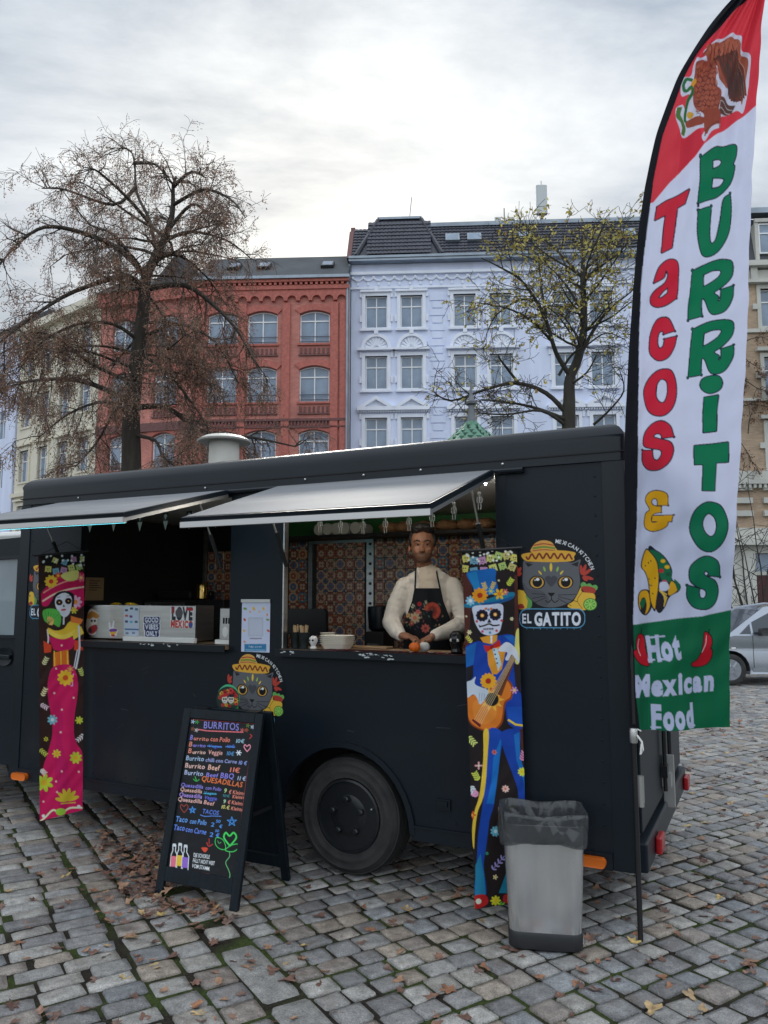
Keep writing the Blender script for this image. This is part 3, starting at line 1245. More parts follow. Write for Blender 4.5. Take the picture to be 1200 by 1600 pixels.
bend = thing('brick_house', 'red brick house wing with steep gable bending back behind the big bare tree', 'house', (-17.15, 45.05, -.4), R(-15.5))
bW = 6.4
brick_wing(bend, bW, [1.6, 4.5], rrows, 20.2, m_red, m_redtrim, wa=1.5)
MB().box(-.05, bW + .05, -.35, -.003, 19.4, 20.2).build('cornice', m_redtrim, bend)
MB().box(0, bW, -.16, -.005, 11.6, 12.1).build('storey_band', m_darkbrick, bend)
MB().prism([[(-.5, 20.21), (9, 20.21), (9, 22.3), (2.4, 22.1)]], 0, bW, axes=('y', 'z', 'x')).build('roof', m_slate, bend)
gb_ = MB().prism([[(3.6, 20.2), (6.9, 20.2), (6.6, 20.8), (5.3, 22.3), (3.9, 20.8)]], -.3, 2.2)
gb_.build('gable', m_slate, bend)

# ---------------------------------------------------- pale green house going back along the street
grn = thing('apartment_house', 'pale greenish cream stucco house receding along the street at far left', 'house', (-24.9, 51.2, 0), R(-38.5))
gW = 9.85
gcols = [1.25 + 2.42 * k for k in range(4)]
grow = [(16.4, 1.9), (12.9, 2.0), (9.2, 2.1), (5.4, 2.2), (2.0, 2.2)]
wall_with_holes(grn, 0, gW, -.02, 19.8, [(c - .6, c + .6, z, z + h) for c in gcols for z, h in grow], m_cream)
MB().box(.1, gW - .1, .5, 9, 0, 19.6).build('inner_core', m_room, grn)
for c in gcols:
    for z, h in grow:
        window(grn, c, z, 1.2, h, .16, curtain=random.random() < .4)
        s = MB().prism([[(c - .8, z - .12), (c + .8, z - .12), (c + .8, z + h + .2), (c - .8, z + h + .2)], [(c - .6, z), (c + .6, z), (c + .6, z + h), (c - .6, z + h)]], -.08, .15)
        s.box(c - .95, c + .95, -.25, -.003, z + h + .3, z + h + .42)
        s.build('window_surround', m_cream, grn)
for z0_, z1_, d_, n_ in ((8.2, 8.45, .25, 'storey_band'), (4.5, 4.75, .25, 'storey_band'), (19.3, 19.8, .5, 'cornice')):
    MB().box(-.05, gW + .05, -d_, -.003, z0_, z1_).build(n_, m_cream, grn)
MB().prism([[(-.5, 19.81), (9, 19.81), (9, 22), (2, 21.7)]], 0, gW, axes=('y', 'z', 'x')).build('roof', m_slate, grn)

lv2 = thing('apartment_house', 'sliver of a pale lilac house beyond the cream house at the left edge', 'house', (-37.6, 61.2, 0), R(-38.5))
wall_with_holes(lv2, 0, 16, -.02, 20, [(c - .6, c + .6, z, z + 2) for c in (2, 5, 8, 11, 14) for z in (16, 12.5, 9, 5.4, 2)], m_lav)
MB().box(.1, 15.9, .5, 9, 0, 19.8).build('inner_core', m_room, lv2)
for c in (2, 5, 8, 11, 14):
    for z in (16, 12.5, 9, 5.4, 2):
        window(lv2, c, z, 1.2, 2, .16)
MB().prism([[(-.5, 20), (9, 20), (9, 22.5), (2, 22)]], 0, 16, axes=('y', 'z', 'x')).build('roof', m_slate, lv2)

# ---------------------------------------------------- tan brick house at the right edge
tan = thing('brick_house', 'tan brick house with grey stone bands and dark red portal at the right edge', 'house', (18.0, 40.2, 0), R(-4))
tW = 16.0
tcols = [3.0, 5.6, 8.2, 11, 13.6]
trow = [(16.1, 2.1), (12.3, 2.1), (8.4, 2.3)]
wall_with_holes(tan, 0, tW, 4.6, 19.2, [(c - .65, c + .65, z, z + h) for c in tcols for z, h in trow], m_tan)
wall_with_holes(tan, 0, tW, -.02, 4.597, [(1.35, 3.15, .02, 3.9)] + [(c - .7, c + .7, 1.3, 3.6) for c in tcols[1:]], m_stone, name='ground_floor_wall')
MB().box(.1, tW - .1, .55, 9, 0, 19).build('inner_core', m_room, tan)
for c in tcols:
    for z, h in trow:
        window(tan, c, z, 1.3, h, .16, curtain=random.random() < .5)
        s = MB().prism([[(c - .85, z - .15), (c + .85, z - .15), (c + .85, z + h + .22), (c - .85, z + h + .22)], [(c - .65, z), (c + .65, z), (c + .65, z + h), (c - .65, z + h)]], -.1, .15)
        s.box(c - 1.05, c + 1.05, -.3, -.003, z + h + .3, z + h + .5)
        for e in (-1, 1):
            s.box(c + e * .98 - .12, c + e * .98 + .12, -.14, -.003, z + h * .45, z + h * .45 + .3)
        s.build('window_surround', m_stone, tan)
for c in tcols[1:]:
    window(tan, c, 1.3, 1.4, 2.3, .16)
dr = MB().box(1.37, 3.13, .2, .28, .05, 2.75).build('door', m_darkdoor, tan)
MB().box(1.5, 2.15, .17, .198, .5, 2.5).box(2.35, 3.0, .17, .198, .5, 2.5).build('door_panel', m_darkdoor, dr)
MB().box(1.37, 3.13, .2, .28, 2.76, 2.95).build('transom_bar', m_stone, tan)
MB().box(1.37, 3.13, .22, .25, 2.96, 3.88).build('transom_pane', m_glass, tan)
MB().box(.75, 1.34, -.14, -.003, .0, 4.0).box(3.16, 3.75, -.14, -.003, 0, 4.0).build('portal_pier', m_stone, tan)
bay = MB()
for k in range(4):                                  # banded piers of the first storey
    z = 5.5 + k * .68
    for x in (.9, 2.3, 4.2):
        bay.box(x - .42, x + .42, -.25, -.003, z + .33, z + .62)
bay.box(-.05, tW, -.6, -.003, 4.3, 4.62).box(-.05, tW, -.35, -.004, 4.63, 5.2).box(-.05, tW, -.45, -.003, 7.5, 7.75)
for k in range(60):
    bay.box(.05 + k * .26, .18 + k * .26, -.4, -.004, 7.3, 7.49)
bay.box(-.05, tW, -.3, -.003, 7.76, 8.2).box(-.05, tW, -.16, -.003, 12.0, 12.15).box(-.05, tW, -.16, -.003, 15.75, 15.95)
bay.box(-.05, tW, -.4, -.003, 18.45, 18.62).box(-.05, tW, -.2, -.003, 18.63, 19.2)
for k in range(12):
    bay.box(.5 + k * 1.3, .85 + k * 1.3, -.36, -.003, 18.64, 19.3)
bay.box(-.05, tW, -.6, .2, 19.31, 19.6)
bay.build('stone_bands', m_stone, tan)
mz = MB().prism([[(-.3, 19.61), (9, 19.61), (9, 22.6), (.3, 22.3)]], 0, tW, axes=('y', 'z', 'x')).build('roof', m_slate, tan)
MB().box(0, tW, -.5, .2, 22.3, 22.6).build('gutter', m_zinc, tan)
for c in (3.0, 5.6):
    window(tan, c, 20.05, 1.4, 1.7, -.35)
    MB().box(c - .9, c + .9, -.45, -.3, 21.8, 22.0).box(c - .9, c - .71, -.4, .6, 19.7, 21.79).box(c + .71, c + .9, -.4, .6, 19.7, 21.79).build('dormer', m_stone, tan)

# ================================================================ food truck
TA = R(-26.4)
TO = ground_at(540, 1375)
truck = thing('food_truck', 'matte black food truck with two raised serving hatches and cat logos', 'truck', (TO.x, TO.y, 0), TA)
TM = Matrix.Translation((TO.x, TO.y, 0)) @ Matrix.Rotation(TA, 4, 'Z')


def tw(u, v, z):
    return TM @ Vector((u, v, z))


def on_side(px, py, v=0.0):
    """photograph point on the plane parallel to the truck side, in truck coordinates"""
    r = ray(px, py)
    Vv = TM.to_3x3() @ Vector((0, 1, 0))
    o = tw(0, v, 0)
    t = ((o - Vector((0, 0, CAM_H))).dot(Vv)) / r.dot(Vv)
    p = Vector((0, 0, CAM_H)) + r * t
    return TM.inverted() @ p


m_black = mk('matte_black_paint', (0.0065, 0.0115, 0.0185), 0.42, 0.0, 0.25, var=0.12, vscale=1.2, bump=0.03, bscale=7)
m_black2 = mk('satin_black_trim', (0.0065, 0.0115, 0.018), 0.36, 0.0, 0.32, var=0.1, vscale=3)
_bt = m_black.node_tree                       # road dirt thrown up by the wheels: pale dusty spatter
_bb = _bt.nodes['Principled BSDF']
_bco = _bt.nodes.new('ShaderNodeTexCoord')
_bsz = _bt.nodes.new('ShaderNodeSeparateXYZ')
_bt.links.new(_bco.outputs['Object'], _bsz.inputs[0])
_bmr = _bt.nodes.new('ShaderNodeMapRange')
_bt.links.new(_bsz.outputs[2], _bmr.inputs[0])
for _i, _k in enumerate((0.28, 0.95, 0.62, 0.0)):
    _bmr.inputs[_i + 1].default_value = _k
_bn = _bt.nodes.new('ShaderNodeTexNoise')
_bn.inputs['Scale'].default_value, _bn.inputs['Detail'].default_value = 3.2, 9
_bt.links.new(_bco.outputs['Object'], _bn.inputs[0])
_bn2 = _bt.nodes.new('ShaderNodeMapRange')
_bt.links.new(_bn.outputs[0], _bn2.inputs[0])
_bn2.inputs[1].default_value, _bn2.inputs[2].default_value = .42, .72
_bml = _bt.nodes.new('ShaderNodeMath')
_bml.operation = 'MULTIPLY'
_bt.links.new(_bmr.outputs[0], _bml.inputs[0])
_bt.links.new(_bn2.outputs[0], _bml.inputs[1])
_bmx = _bt.nodes.new('ShaderNodeMix')
_bmx.data_type = 'RGBA'
_bt.links.new(_bml.outputs[0], _bmx.inputs[0])
_bt.links.new(_bb.inputs['Base Color'].links[0].from_socket, _bmx.inputs[6])
_bmx.inputs[7].default_value = (0.030, 0.029, 0.027, 1)
_bt.links.new(_bmx.outputs[2], _bb.inputs['Base Color'])
m_under = mk('underbody', (0.008, 0.008, 0.009), 0.8)
m_rubber = mk('tyre_rubber', (0.017, 0.018, 0.019), 0.7, col2=(0.038, 0.038, 0.037), vscale=9, bump=0.2, bscale=30)
m_steelb = mk('black_steel_wheel', (0.016, 0.018, 0.021), 0.3, 0.2, bump=0.05, bscale=30)
m_steel = mk('brushed_steel', (0.55, 0.56, 0.57), 0.32, 1.0, var=0.12, vscale=2.5, stretch=(1, 1, 14), bump=0.02, bscale=60)
m_alu = mk('bare_aluminium', (0.6, 0.6, 0.6), 0.4, 1.0)
m_flaptop = mk('hatch_top_sheen', (0.2, 0.208, 0.22), 0.6, 0.0, 0.2, var=0.14, vscale=1.3, stretch=(1, 5, 1))  # black hatch top: its sky sheen is put into this grey base colour
m_flap = mk('flap_underside', lin((205, 210, 218)), 0.42, 0.25, var=0.12, vscale=1.4, stretch=(1, 4, 1))
m_orange = mk('orange_lens', (0.75, 0.16, 0.01), 0.2, 0, 0.6)
m_redlens = mk('red_lens', (0.35, 0.01, 0.015), 0.2, 0, 0.6)
m_inner = mk('black_inner_panel', (0.018, 0.018, 0.02), 0.55, var=0.2, vscale=1.5)
m_wood = mk('worn_counter_wood', lin((150, 122, 92)), 0.5, var=0.2, vscale=5, stretch=(1, 8, 8))
m_green = mk('green_inner_wall', lin((52, 116, 60)), 0.6, var=0.1, vscale=2)
m_white = mk('white_paint', (0.78, 0.78, 0.76), 0.45, var=0.05, vscale=3)
m_cabglass = mk_glass('cab_glass', (0.30, 0.36, 0.40), 0.03)
m_led = mk('led_strip', (0.1, 0.6, 0.7), 0.5, emit=(0.15, 0.85, 1.0), estr=4.0)
m_scr = mk('scraped_paint', lin((205, 210, 214)), 0.7)

U0, U1, VW = -2.92, 1.65, 2.0
WC, WR = -0.02, 0.345
OP1 = (-2.27, -0.885, 1.335, 2.315)
OP2 = (-0.475, 0.95, 1.325, 2.325)
outer = [(U0, 0.285), (WC - .455, 0.285)] + arc(WC, 0.30, .44, 178, 2, 20, .455) + [(WC + .455, 0.285), (U1, 0.285), (U1, 2.36), (U0, 2.36)]
MB().prism([outer] + [[(a, c), (b, c), (b, d), (a, d)] for a, b, c, d in (OP1, OP2)], 0.0, 0.045).build('side_wall', m_black, truck)
MB().box(U0, U1, VW - .04, VW, .285, 2.36).box(U0, U0 + .04, .046, VW - .041, .285, 2.36).build('far_walls', m_black, truck)
# rear wall with a frame and two door leaves
rw = MB().box(U1 - .045, U1, .046, VW - .041, .285, 2.36).build('rear_wall', m_black, truck)
rd1 = MB().box(U1, U1 + .022, .07, .98, .46, 2.3).build('rear_door', m_black, truck, bevel=.006)
rd2 = MB().box(U1, U1 + .022, 1.0, 1.93, .46, 2.3).build('rear_door', m_black, truck, bevel=.006)
MB().box(U1, U1 + .05, .02, VW - .02, .285, .43).build('rear_bumper', m_black2, truck, bevel=.01)
for v, d_ in ((.86, rd1), (1.12, rd2)):
    MB().tube([(U1 + .045, v, .5), (U1 + .045, v, 2.25)], .012, 8).build('lock_rod', m_steelb, d_)
    for z in (.58, 1.3, 2.1):
        MB().box(U1 + .024, U1 + .062, v - .03, v + .03, z, z + .07).build('rod_guide', m_steelb, d_)
lt_ = MB().box(U1 + .025, U1 + .075, .87, .97, .52, .6).box(U1 + .03, U1 + .09, .9, .94, .4, .7).build('latch', m_alu, rd1)
for z in (.62, 1.35, 2.05):
    MB().box(U1 + .003, U1 + .04, -.012, .05, z, z + .13).tube([(U1 + .03, .0, z - .01), (U1 + .03, .0, z + .14)], .016, 8).build('hinge', m_alu, rd1)
for v in (.36, 1.86):
    MB().box(U1 + .051, U1 + .085, v - .07, v + .07, .3, .39).build('tail_light', m_redlens, truck, bevel=.01)
MB().box(U1 + .024, U1 + .028, .52, .6, .98, 1.22).build('tread_plate', m_steelb, rd1)
# roof with rounded edges
bm = bmesh.new()
bmesh.ops.create_cube(bm, size=1)
for v in bm.verts:
    v.co = Vector(((U0 - .01) if v.co.x < 0 else U1 + .012, -.012 if v.co.y < 0 else VW + .01, 2.362 if v.co.z < 0 else 2.575))
bmesh.ops.bevel(bm, geom=[e for e in bm.edges if all(v.co.z > 2.5 for v in e.verts)], offset=.1, segments=6, profile=.5, affect='EDGES')
bmesh.ops.bevel(bm, geom=[e for e in bm.edges if abs(e.verts[0].co.z - e.verts[1].co.z) > .08], offset=.03, segments=3, profile=.5, affect='EDGES')
bmesh.ops.recalc_face_normals(bm, faces=bm.faces)
me = bpy.data.meshes.new('roof')
bm.to_mesh(me)
bm.free()
me.materials.append(m_black2)
me.polygons.foreach_set('use_smooth', [True] * len(me.polygons))
me.set_sharp_from_angle(angle=R(50))
trf = link('roof', me, truck)
MB().box(U0 - .014, U1 + .016, -.018, .0, 2.405, 2.412).build('roof_seam', m_under, trf)
for u_, z_ in ((-1.1, 2.37), (.5, 2.375), (1.0, 2.372), (-2.3, 2.37), (-.3, 2.3735), (.12, 2.372)):
    MB().lathe([(.001, -.022), (.007, -.019), (.008, -.0)], 8, (u_, .0, z_ + .015), axis='y').build('rivet', m_alu, trf)
MB().box(1.54, U1 + .004, -.006, -.0005, .29, 2.36).box(U1 + .0005, U1 + .004, -.006, .03, .29, 2.36).build('corner_trim', m_black2, truck)
MB().box(U0 - .004, U0 + .1, -.006, -.0005, .29, 2.36).build('corner_trim', m_black2, truck)
# lower sill skirt
MB().box(WC + .46, 1.535, -.012, -.0005, .285, .355).box(WC + .46, 1.535, -.02, -.0005, .356, .368).build('sill_skirt', m_black2, truck)
MB().box(U0 + .11, WC - .46, -.012, -.0005, .285, .355).box(U0 + .11, WC - .46, -.02, -.0005, .356, .368).build('sill_skirt', m_black2, truck)
wa = arc(WC, .30, .44, 178, 2, 20, .455)
wb = arc(WC, .30, .472, 178, 2, 20, .487)
MB().prism([wb + wa[::-1]], -.016, -.0005).build('wheel_arch', m_black2, truck, smooth=True)
MB().box(.585, .665, -.012, -.0005, .47, .53).box(.6, .65, -.022, -.0125, .49, .52).build('filler_flap', m_black2, truck)
# hatch rail (gutter over both hatches)
MB().box(-2.52, 1.12, -.035, -.0005, 2.332, 2.362).tube([(-2.52, -.03, 2.345), (1.12, -.03, 2.345)], .014, 8).build('hatch_rail', m_black2, truck)


def hatch(u0, u1, vo, zo, led):
    """raised serving hatch hinged at the rail, outer edge out over the customers"""
    h0, h1 = Vector((0, -.04, 2.325)), Vector((0, vo, zo))
    d = (h1 - h0).normalized()
    nrm = Vector((0, d.z, -d.y))
    if nrm.z > 0:
        nrm = -nrm
    k = MB()
    a, b = h0, h1
    th = -nrm * .028
    vs_ = [Vector((u, 0, 0)) + q for q in (a, b, b + th, a + th) for u in (u0, u1)]
    k.add(vs_, [(0, 1, 3, 2), (2, 3, 5, 4), (4, 5, 7, 6), (6, 7, 1, 0), (0, 2, 4, 6), (1, 7, 5, 3)])
    fl = k.build('serving_hatch', m_black2, truck)
    e = nrm * .004
    i0, i1 = a + d * .03, b - d * .045
    MB().add([Vector((u, 0, 0)) + q + e for q, u in ((i0, u0 + .03), (i0, u1 - .03), (i1, u1 - .03), (i1, u0 + .03))], [(0, 1, 2, 3)]).build('hatch_lining', m_flap, fl, fix=False)
    e2 = th * 1.08
    MB().add([Vector((u, 0, 0)) + q + e2 for q, u in ((a + d * .01, u0 + .012), (a + d * .01, u1 - .012), (b - d * .02, u1 - .012), (b - d * .02, u0 + .012))], [(3, 2, 1, 0)]).build('hatch_skin', m_flaptop, fl, fix=False)
    fr_ = MB()
    q = b + nrm * .012
    fr_.obox((u0, q.y, q.z), (u1, q.y, q.z), .03, .03)
    for u in (u0 + .012, u1 - .012):
        p0, p1 = a + nrm * .01, b + nrm * .01
        fr_.obox((u, p0.y, p0.z), (u, p1.y, p1.z), .022, .02)
    fr_.build('hatch_frame', m_alu, fl)
    if led:
        q = b + nrm * .03 - d * .03
        MB().obox((u0 + .03, q.y, q.z), (u1 - .03, q.y, q.z), .008, .006).build('light_strip', m_led, fl)
    # gas struts
    for u in (u0 + .06, u1 - .06):
        top_ = a + (b - a) * .24 + nrm * .02
        bot = Vector((0, -.02, 1.84))
        mid = bot + (top_ - bot) * .52
        st = MB().tube([(u, bot.y, bot.z), (u, mid.y, mid.z)], .014, 8).build('gas_strut', m_steelb, fl)
        MB().tube([(u, mid.y, mid.z), (u, top_.y, top_.z)], .006, 6).build('strut_rod', m_alu, st)
    return fl


hatch(-.49, .955, -.94, 2.04, False)
hatch(-2.46, -.885, -.955, 2.085, True)
# counter sills
MB().box(OP1[0], OP1[1], -.05, .30, OP1[2] - .03, OP1[2] - .004).build('counter_sill', m_wood, truck)
MB().box(OP2[0], OP2[1], -.05, .34, OP2[2] - .03, OP2[2] - .004).build('counter_sill', m_wood, truck)
ed = MB()
for a, b, z in ((OP1[0], OP1[1], OP1[2]), (OP2[0], OP2[1], OP2[2])):
    ed.box(a - .01, b + .01, -.058, -.0505, z - .045, z - .002)
ed.build('counter_edge', m_black2, truck)
MB().box(OP2[0] + .001, OP2[0] + .012, .004, .05, OP2[2], OP2[3]).build('jamb_trim', m_steel, truck)


def scrape(parent, u0, u1, z0, z1, n, seed):
    """chipped paint along an edge: small irregular flakes"""
    r = random.Random(seed)
    k = MB()
    for _ in range(n):
        u, z = r.uniform(u0, u1), z1 - abs(r.gauss(0, 1)) * (z1 - z0) * .5
        s = r.uniform(.004, .016)
        k.add([(u + s * r.uniform(.5, 1.3) * math.cos(a), -.0592, z + .4 * s * r.uniform(.4, 1.2) * math.sin(a)) for a in (0, 1, 2, 3.1, 4.2, 5.3)], [(0, 1, 2, 3, 4, 5)])
    k.build('chipped_paint', m_scr, parent, fix=False)


scrape(truck, .12, .34, 1.285, 1.318, 26, 1)
scrape(truck, -1.6, -1.25, 1.30, 1.33, 12, 2)
scrape(truck, -.47, -.3, 1.29, 1.315, 6, 3)
m_scuff = mk('scuffed_paint', (0.05, 0.056, 0.062), .7)
rs = random.Random(9)
for k_ in range(16):                                  # faint scratches and knocks on the flank
    u_, z_ = rs.uniform(-2.0, 1.5), rs.choice((rs.uniform(.45, 1.2), rs.uniform(.9, 1.25)))
    if -.55 < u_ < .5 and z_ < .85:
        continue
    l_, a_ = rs.uniform(.02, .09), rs.gauss(0, .35)
    MB().add([(u_, -.0008, z_), (u_ + l_ * math.cos(a_), -.0008, z_ + l_ * math.sin(a_)), (u_ + l_ * math.cos(a_), -.0008, z_ + l_ * math.sin(a_) + .0022), (u_ + .004, -.0008, z_ + .003)], [(0, 1, 2, 3)]).build('scratch', m_scuff, truck, fix=False)
rv = MB().lathe([(.001, -.004), (.004, -.003), (.006, 0)], 8, axis='y').build('rivet', m_black2, truck, smooth='all')
rv.location = (1.5, -.0005, .45)
for u_ in (-2.79, 1.5):                               # rivet rows along the corner posts and the sill
    for k_ in range(18):
        o = link('rivet', rv.data, truck)
        o.location = (u_, -.0005, .5 + k_ * .105)
for k_ in range(40):
    u_ = -2.7 + k_ * .106
    if not (-.62 < u_ < .56):
        o = link('rivet', rv.data, truck)
        o.location = (u_, -.0005, .405)
for u_, z0_, z1_ in ((-2.335, .40, 1.27), (.99, .40, 2.33)):           # panel joints
    MB().box(u_ - .018, u_ + .018, -.0022, -.0004, z0_, z1_).build('panel_joint', m_black2, truck)
# marker lights
for u_, z_ in ((-2.77, .316), (1.43, .322)):
    MB().prism([rrect(u_ - .075, z_ - .025, u_ + .075, z_ + .025, .022)], -.045, -.013).build('marker_light', m_orange, truck, smooth=True, bevel=.006)
# underbody
MB().box(U0 + .1, U1 - .1, .3, VW - .3, .3, .375).box(-3.9, 1.3, .55, .68, .3, .42).box(-3.9, 1.3, 1.32, 1.45, .3, .42).build('chassis', m_under, truck)
MB().tube([(WC, .2, WR), (WC, 1.8, WR)], .06, 8).lathe([(.02, -.16), (.16, -.1), (.18, 0), (.16, .1), (.02, .16)], 12, (WC, 1.0, WR)).build('axle', m_under, truck)
MB().box(WC - .5, WC + .5, .32, .33, .28, .8).box(WC - .5, WC - .49, .05, .33, .36, .8).box(WC + .49, WC + .5, .05, .33, .36, .8).box(WC - .5, WC + .5, .05, .33, .78, .8).build('wheel_well', m_under, truck)


def wheel(u, v, face):
    t = MB().lathe([(.205, .0), (.215, -.022), (.222, -.029), (.228, -.027), (.25, -.035), (.262, -.037), (.268, -.034), (.295, -.034), (.302, -.036), (.308, -.030), (.325, -.02), (.33, -.012), (.336, -.012), (.345, .02), (.345, .05), (.338, .053), (.338, .06), (.345, .063), (.345, .17), (.33, .2), (.26, .22), (.2, .2)], 40, (0, 0, 0), axis='y')
    ty = t.build('wheel', m_rubber, truck, smooth=True)
    ty.location = (u, v, WR)
    if face < 0:
        ty.rotation_euler = (0, 0, math.pi)
    rm = MB().lathe([(.207, -.02), (.212, -.03), (.2, -.034), (.194, -.012), (.182, .05), (.158, .07), (.146, .03), (.134, -.012), (.122, -.02), (.07, -.022), (.064, -.002), (.001, -.002)], 32, axis='y').build('rim', m_steelb, ty, smooth=True)
    for k in range(5):
        a = R(20 + 72 * k)
        MB().lathe([(.019, -.004), (.019, -.036), (.012, -.042), (.001, -.042)], 6, (.1 * math.cos(a), -.014, .1 * math.sin(a)), axis='y').build('wheel_nut', m_steelb, ty)
    MB().tube([(.165, -.02, .06), (.168, -.045, .061)], .005, 6).build('valve', m_alu, ty)
    return ty


wheel(WC, .085, 1)
wheel(-3.75, .06, 1)
wheel(WC, VW - .055, -1)
wheel(-3.75, VW - .06, -1)
# cab
cabprof = [(-2.93, .36), (-3.33, .36)] + arc(-3.75, .34, .43, 5, 175, 12) + [(-4.2, .36), (-4.98, .4), (-5.0, .95), (-4.9, 1.12), (-4.25, 1.28), (-3.75, 2.0), (-3.5, 2.1), (-2.93, 2.12)]
cwin = [(-3.0, 1.35), (-4.08, 1.33), (-3.68, 1.93), (-3.0, 1.95)]
MB().prism([cabprof, cwin], .05, .09).build('cab_side', m_black, truck)
MB().prism([cabprof, cwin], 1.9, 1.94).build('cab_side', m_black, truck)
sk_ = MB()
cp2 = [p for p in cabprof if not (p[1] <= .78 and -4.25 < p[0] < -3.3)][2:]
cp2 = [(-5.0, .95), (-4.9, 1.12), (-4.25, 1.28)]
for a, b in zip([(-4.98, .4), (-5.0, .95), (-4.9, 1.12)], [(-5.0, .95), (-4.9, 1.12), (-4.25, 1.28)]):
    sk_.add([(a[0], .091, a[1]), (a[0], 1.899, a[1]), (b[0], 1.899, b[1]), (b[0], .091, b[1])], [(0, 1, 2, 3)])
for a, b in zip([(-3.75, 2.0), (-3.5, 2.1)], [(-3.5, 2.1), (-2.93, 2.12)]):
    sk_.add([(a[0], .091, a[1]), (a[0], 1.899, a[1]), (b[0], 1.899, b[1]), (b[0], .091, b[1])], [(0, 1, 2, 3)])
sk_.build('cab_shell', m_black, truck, fix=False)
MB().add([(-4.25, .091, 1.28), (-4.25, 1.899, 1.28), (-3.75, 1.899, 2.0), (-3.75, .091, 2.0)], [(0, 1, 2, 3)]).build('windscreen', m_cabglass, truck, fix=False)
MB().prism([cwin], .062, .068).build('cab_window', m_cabglass, truck)
MB().prism([[(a * 1.0, b) for a, b in [(-2.975, 1.325), (-4.12, 1.305), (-3.69, 1.955), (-2.975, 1.975)]], cwin], .038, .0495).build('window_seal', m_black2, truck)
MB().tube([(-2.985, .044, 1.3), (-2.985, .044, .45)], .006, 6).tube([(-4.2, .044, 1.3), (-4.2, .044, .9)], .006, 6).build('door_gap', m_under, truck)
dh = MB().lathe([(.1, .012), (.095, .0), (.06, .006), (.001, .012)], 20, (-3.1, .036, 1.18), axis='y', sy=.75).build('handle_recess', m_black2, truck, smooth=True)
MB().obox((-3.2, .02, 1.185), (-3.0, .02, 1.18), .03, .035).build('door_handle', m_black2, dh, bevel=.008)
MB().box(-3.62, -2.97, .3, 1.7, 2.13, 2.2).build('cab_roof_box', m_white, truck, bevel=.03)
# roof vent
vt = MB().lathe([(.13, 2.57), (.125, 2.94), (.13, 2.945), (.22, 2.94), (.227, 2.953), (.17, 2.985), (.085, 3.003), (.001, 3.01)], 32, (-1.75, 1.0, 0))
vt.build('roof_vent', mk('vent_enamel', lin((196, 194, 186)), .5, var=.1, vscale=5), truck, smooth=True)
MB().box(-1.62, -1.05, .72, 1.2, 2.575, 2.72).build('roof_box', m_black2, truck, bevel=.01)

# ---------------------------------------------------- inside
MB().box(U0 + .041, U1 - .046, .345, VW - .345, .38, .42).build('floor_plate', m_inner, truck)
MB().box(U0 + .041, U1 - .046, .046, VW - .041, 2.325 + .02, 2.36).build('ceiling_lining', m_white, truck)
MB().box(U0 + .041, U0 + .052, .06, VW - .05, .5, 2.34).build('bulkhead', m_inner, truck)
BV = VW - .06
bw = MB().box(U0 + .053, U1 - .05, BV, BV + .018, .5, 2.34).build('inner_back_wall', m_inner, truck)
MB().box(-1.75, U1 - .05, BV - .008, BV - .001, 2.185, 2.34).build('green_panel', m_green, truck)


def mk_tile(name, ground_, a, b, c, kind):
    """glazed cement tile: mirrored rings, petals and corner quarters"""
    m = bpy.data.materials.new(name)
    m.use_nodes = True
    t = m.node_tree
    L = t.links.new
    bs = t.nodes['Principled BSDF']
    bs.inputs['Roughness'].default_value = 0.25
    tc = t.nodes.new('ShaderNodeTexCoord')
    sp = t.nodes.new('ShaderNodeSeparateXYZ')
    L(tc.outputs['Generated'], sp.inputs[0])

    def M(op, x, y=None, z=None):
        n = t.nodes.new('ShaderNodeMath')
        n.operation = op
        for i, v in enumerate((x, y, z)):
            if v is None:
                continue
            if isinstance(v, (int, float)):
                n.inputs[i].default_value = v
            else:
                L(v, n.inputs[i])
        return n.outputs[0]
    x = M('ABSOLUTE', M('MULTIPLY_ADD', sp.outputs[0], 2, -1))
    y = M('ABSOLUTE', M('MULTIPLY_ADD', sp.outputs[2], 2, -1))
    r = M('SQRT', M('ADD', M('MULTIPLY', x, x), M('MULTIPLY', y, y)))
    x1, y1 = M('SUBTRACT', 1, x), M('SUBTRACT', 1, y)
    rc = M('SQRT', M('ADD', M('MULTIPLY', x1, x1), M('MULTIPLY', y1, y1)))
    th = M('ARCTAN2', y, x)
    pet = M('MULTIPLY_ADD', M('ABSOLUTE', M('SINE', M('MULTIPLY', th, 2.0 if kind % 2 else 4.0))), .35, .35)
    dia = M('ADD', x, y)

    def mix(f, p, q):
        n = t.nodes.new('ShaderNodeMix')
        n.data_type = 'RGBA'
        L(f, n.inputs[0])
        for s, v in ((n.inputs[6], p), (n.inputs[7], q)):
            if isinstance(v, tuple):
                s.default_value = (*v, 1)
            else:
                L(v, s)
        return n.outputs[2]
    col = mix(M('LESS_THAN', rc, .55), ground_, b)
    col = mix(M('LESS_THAN', rc, .38), col, c)
    if kind in (0, 3, 5):
        col = mix(M('LESS_THAN', dia, .85), col, a)
    col = mix(M('LESS_THAN', r, pet), col, c if kind in (0, 3) else a)
    col = mix(M('LESS_THAN', M('ABSOLUTE', M('SUBTRACT', r, .72)), .05), col, b)
    col = mix(M('LESS_THAN', r, .2), col, b)
    L(col, bs.inputs['Base Color'])
    return m


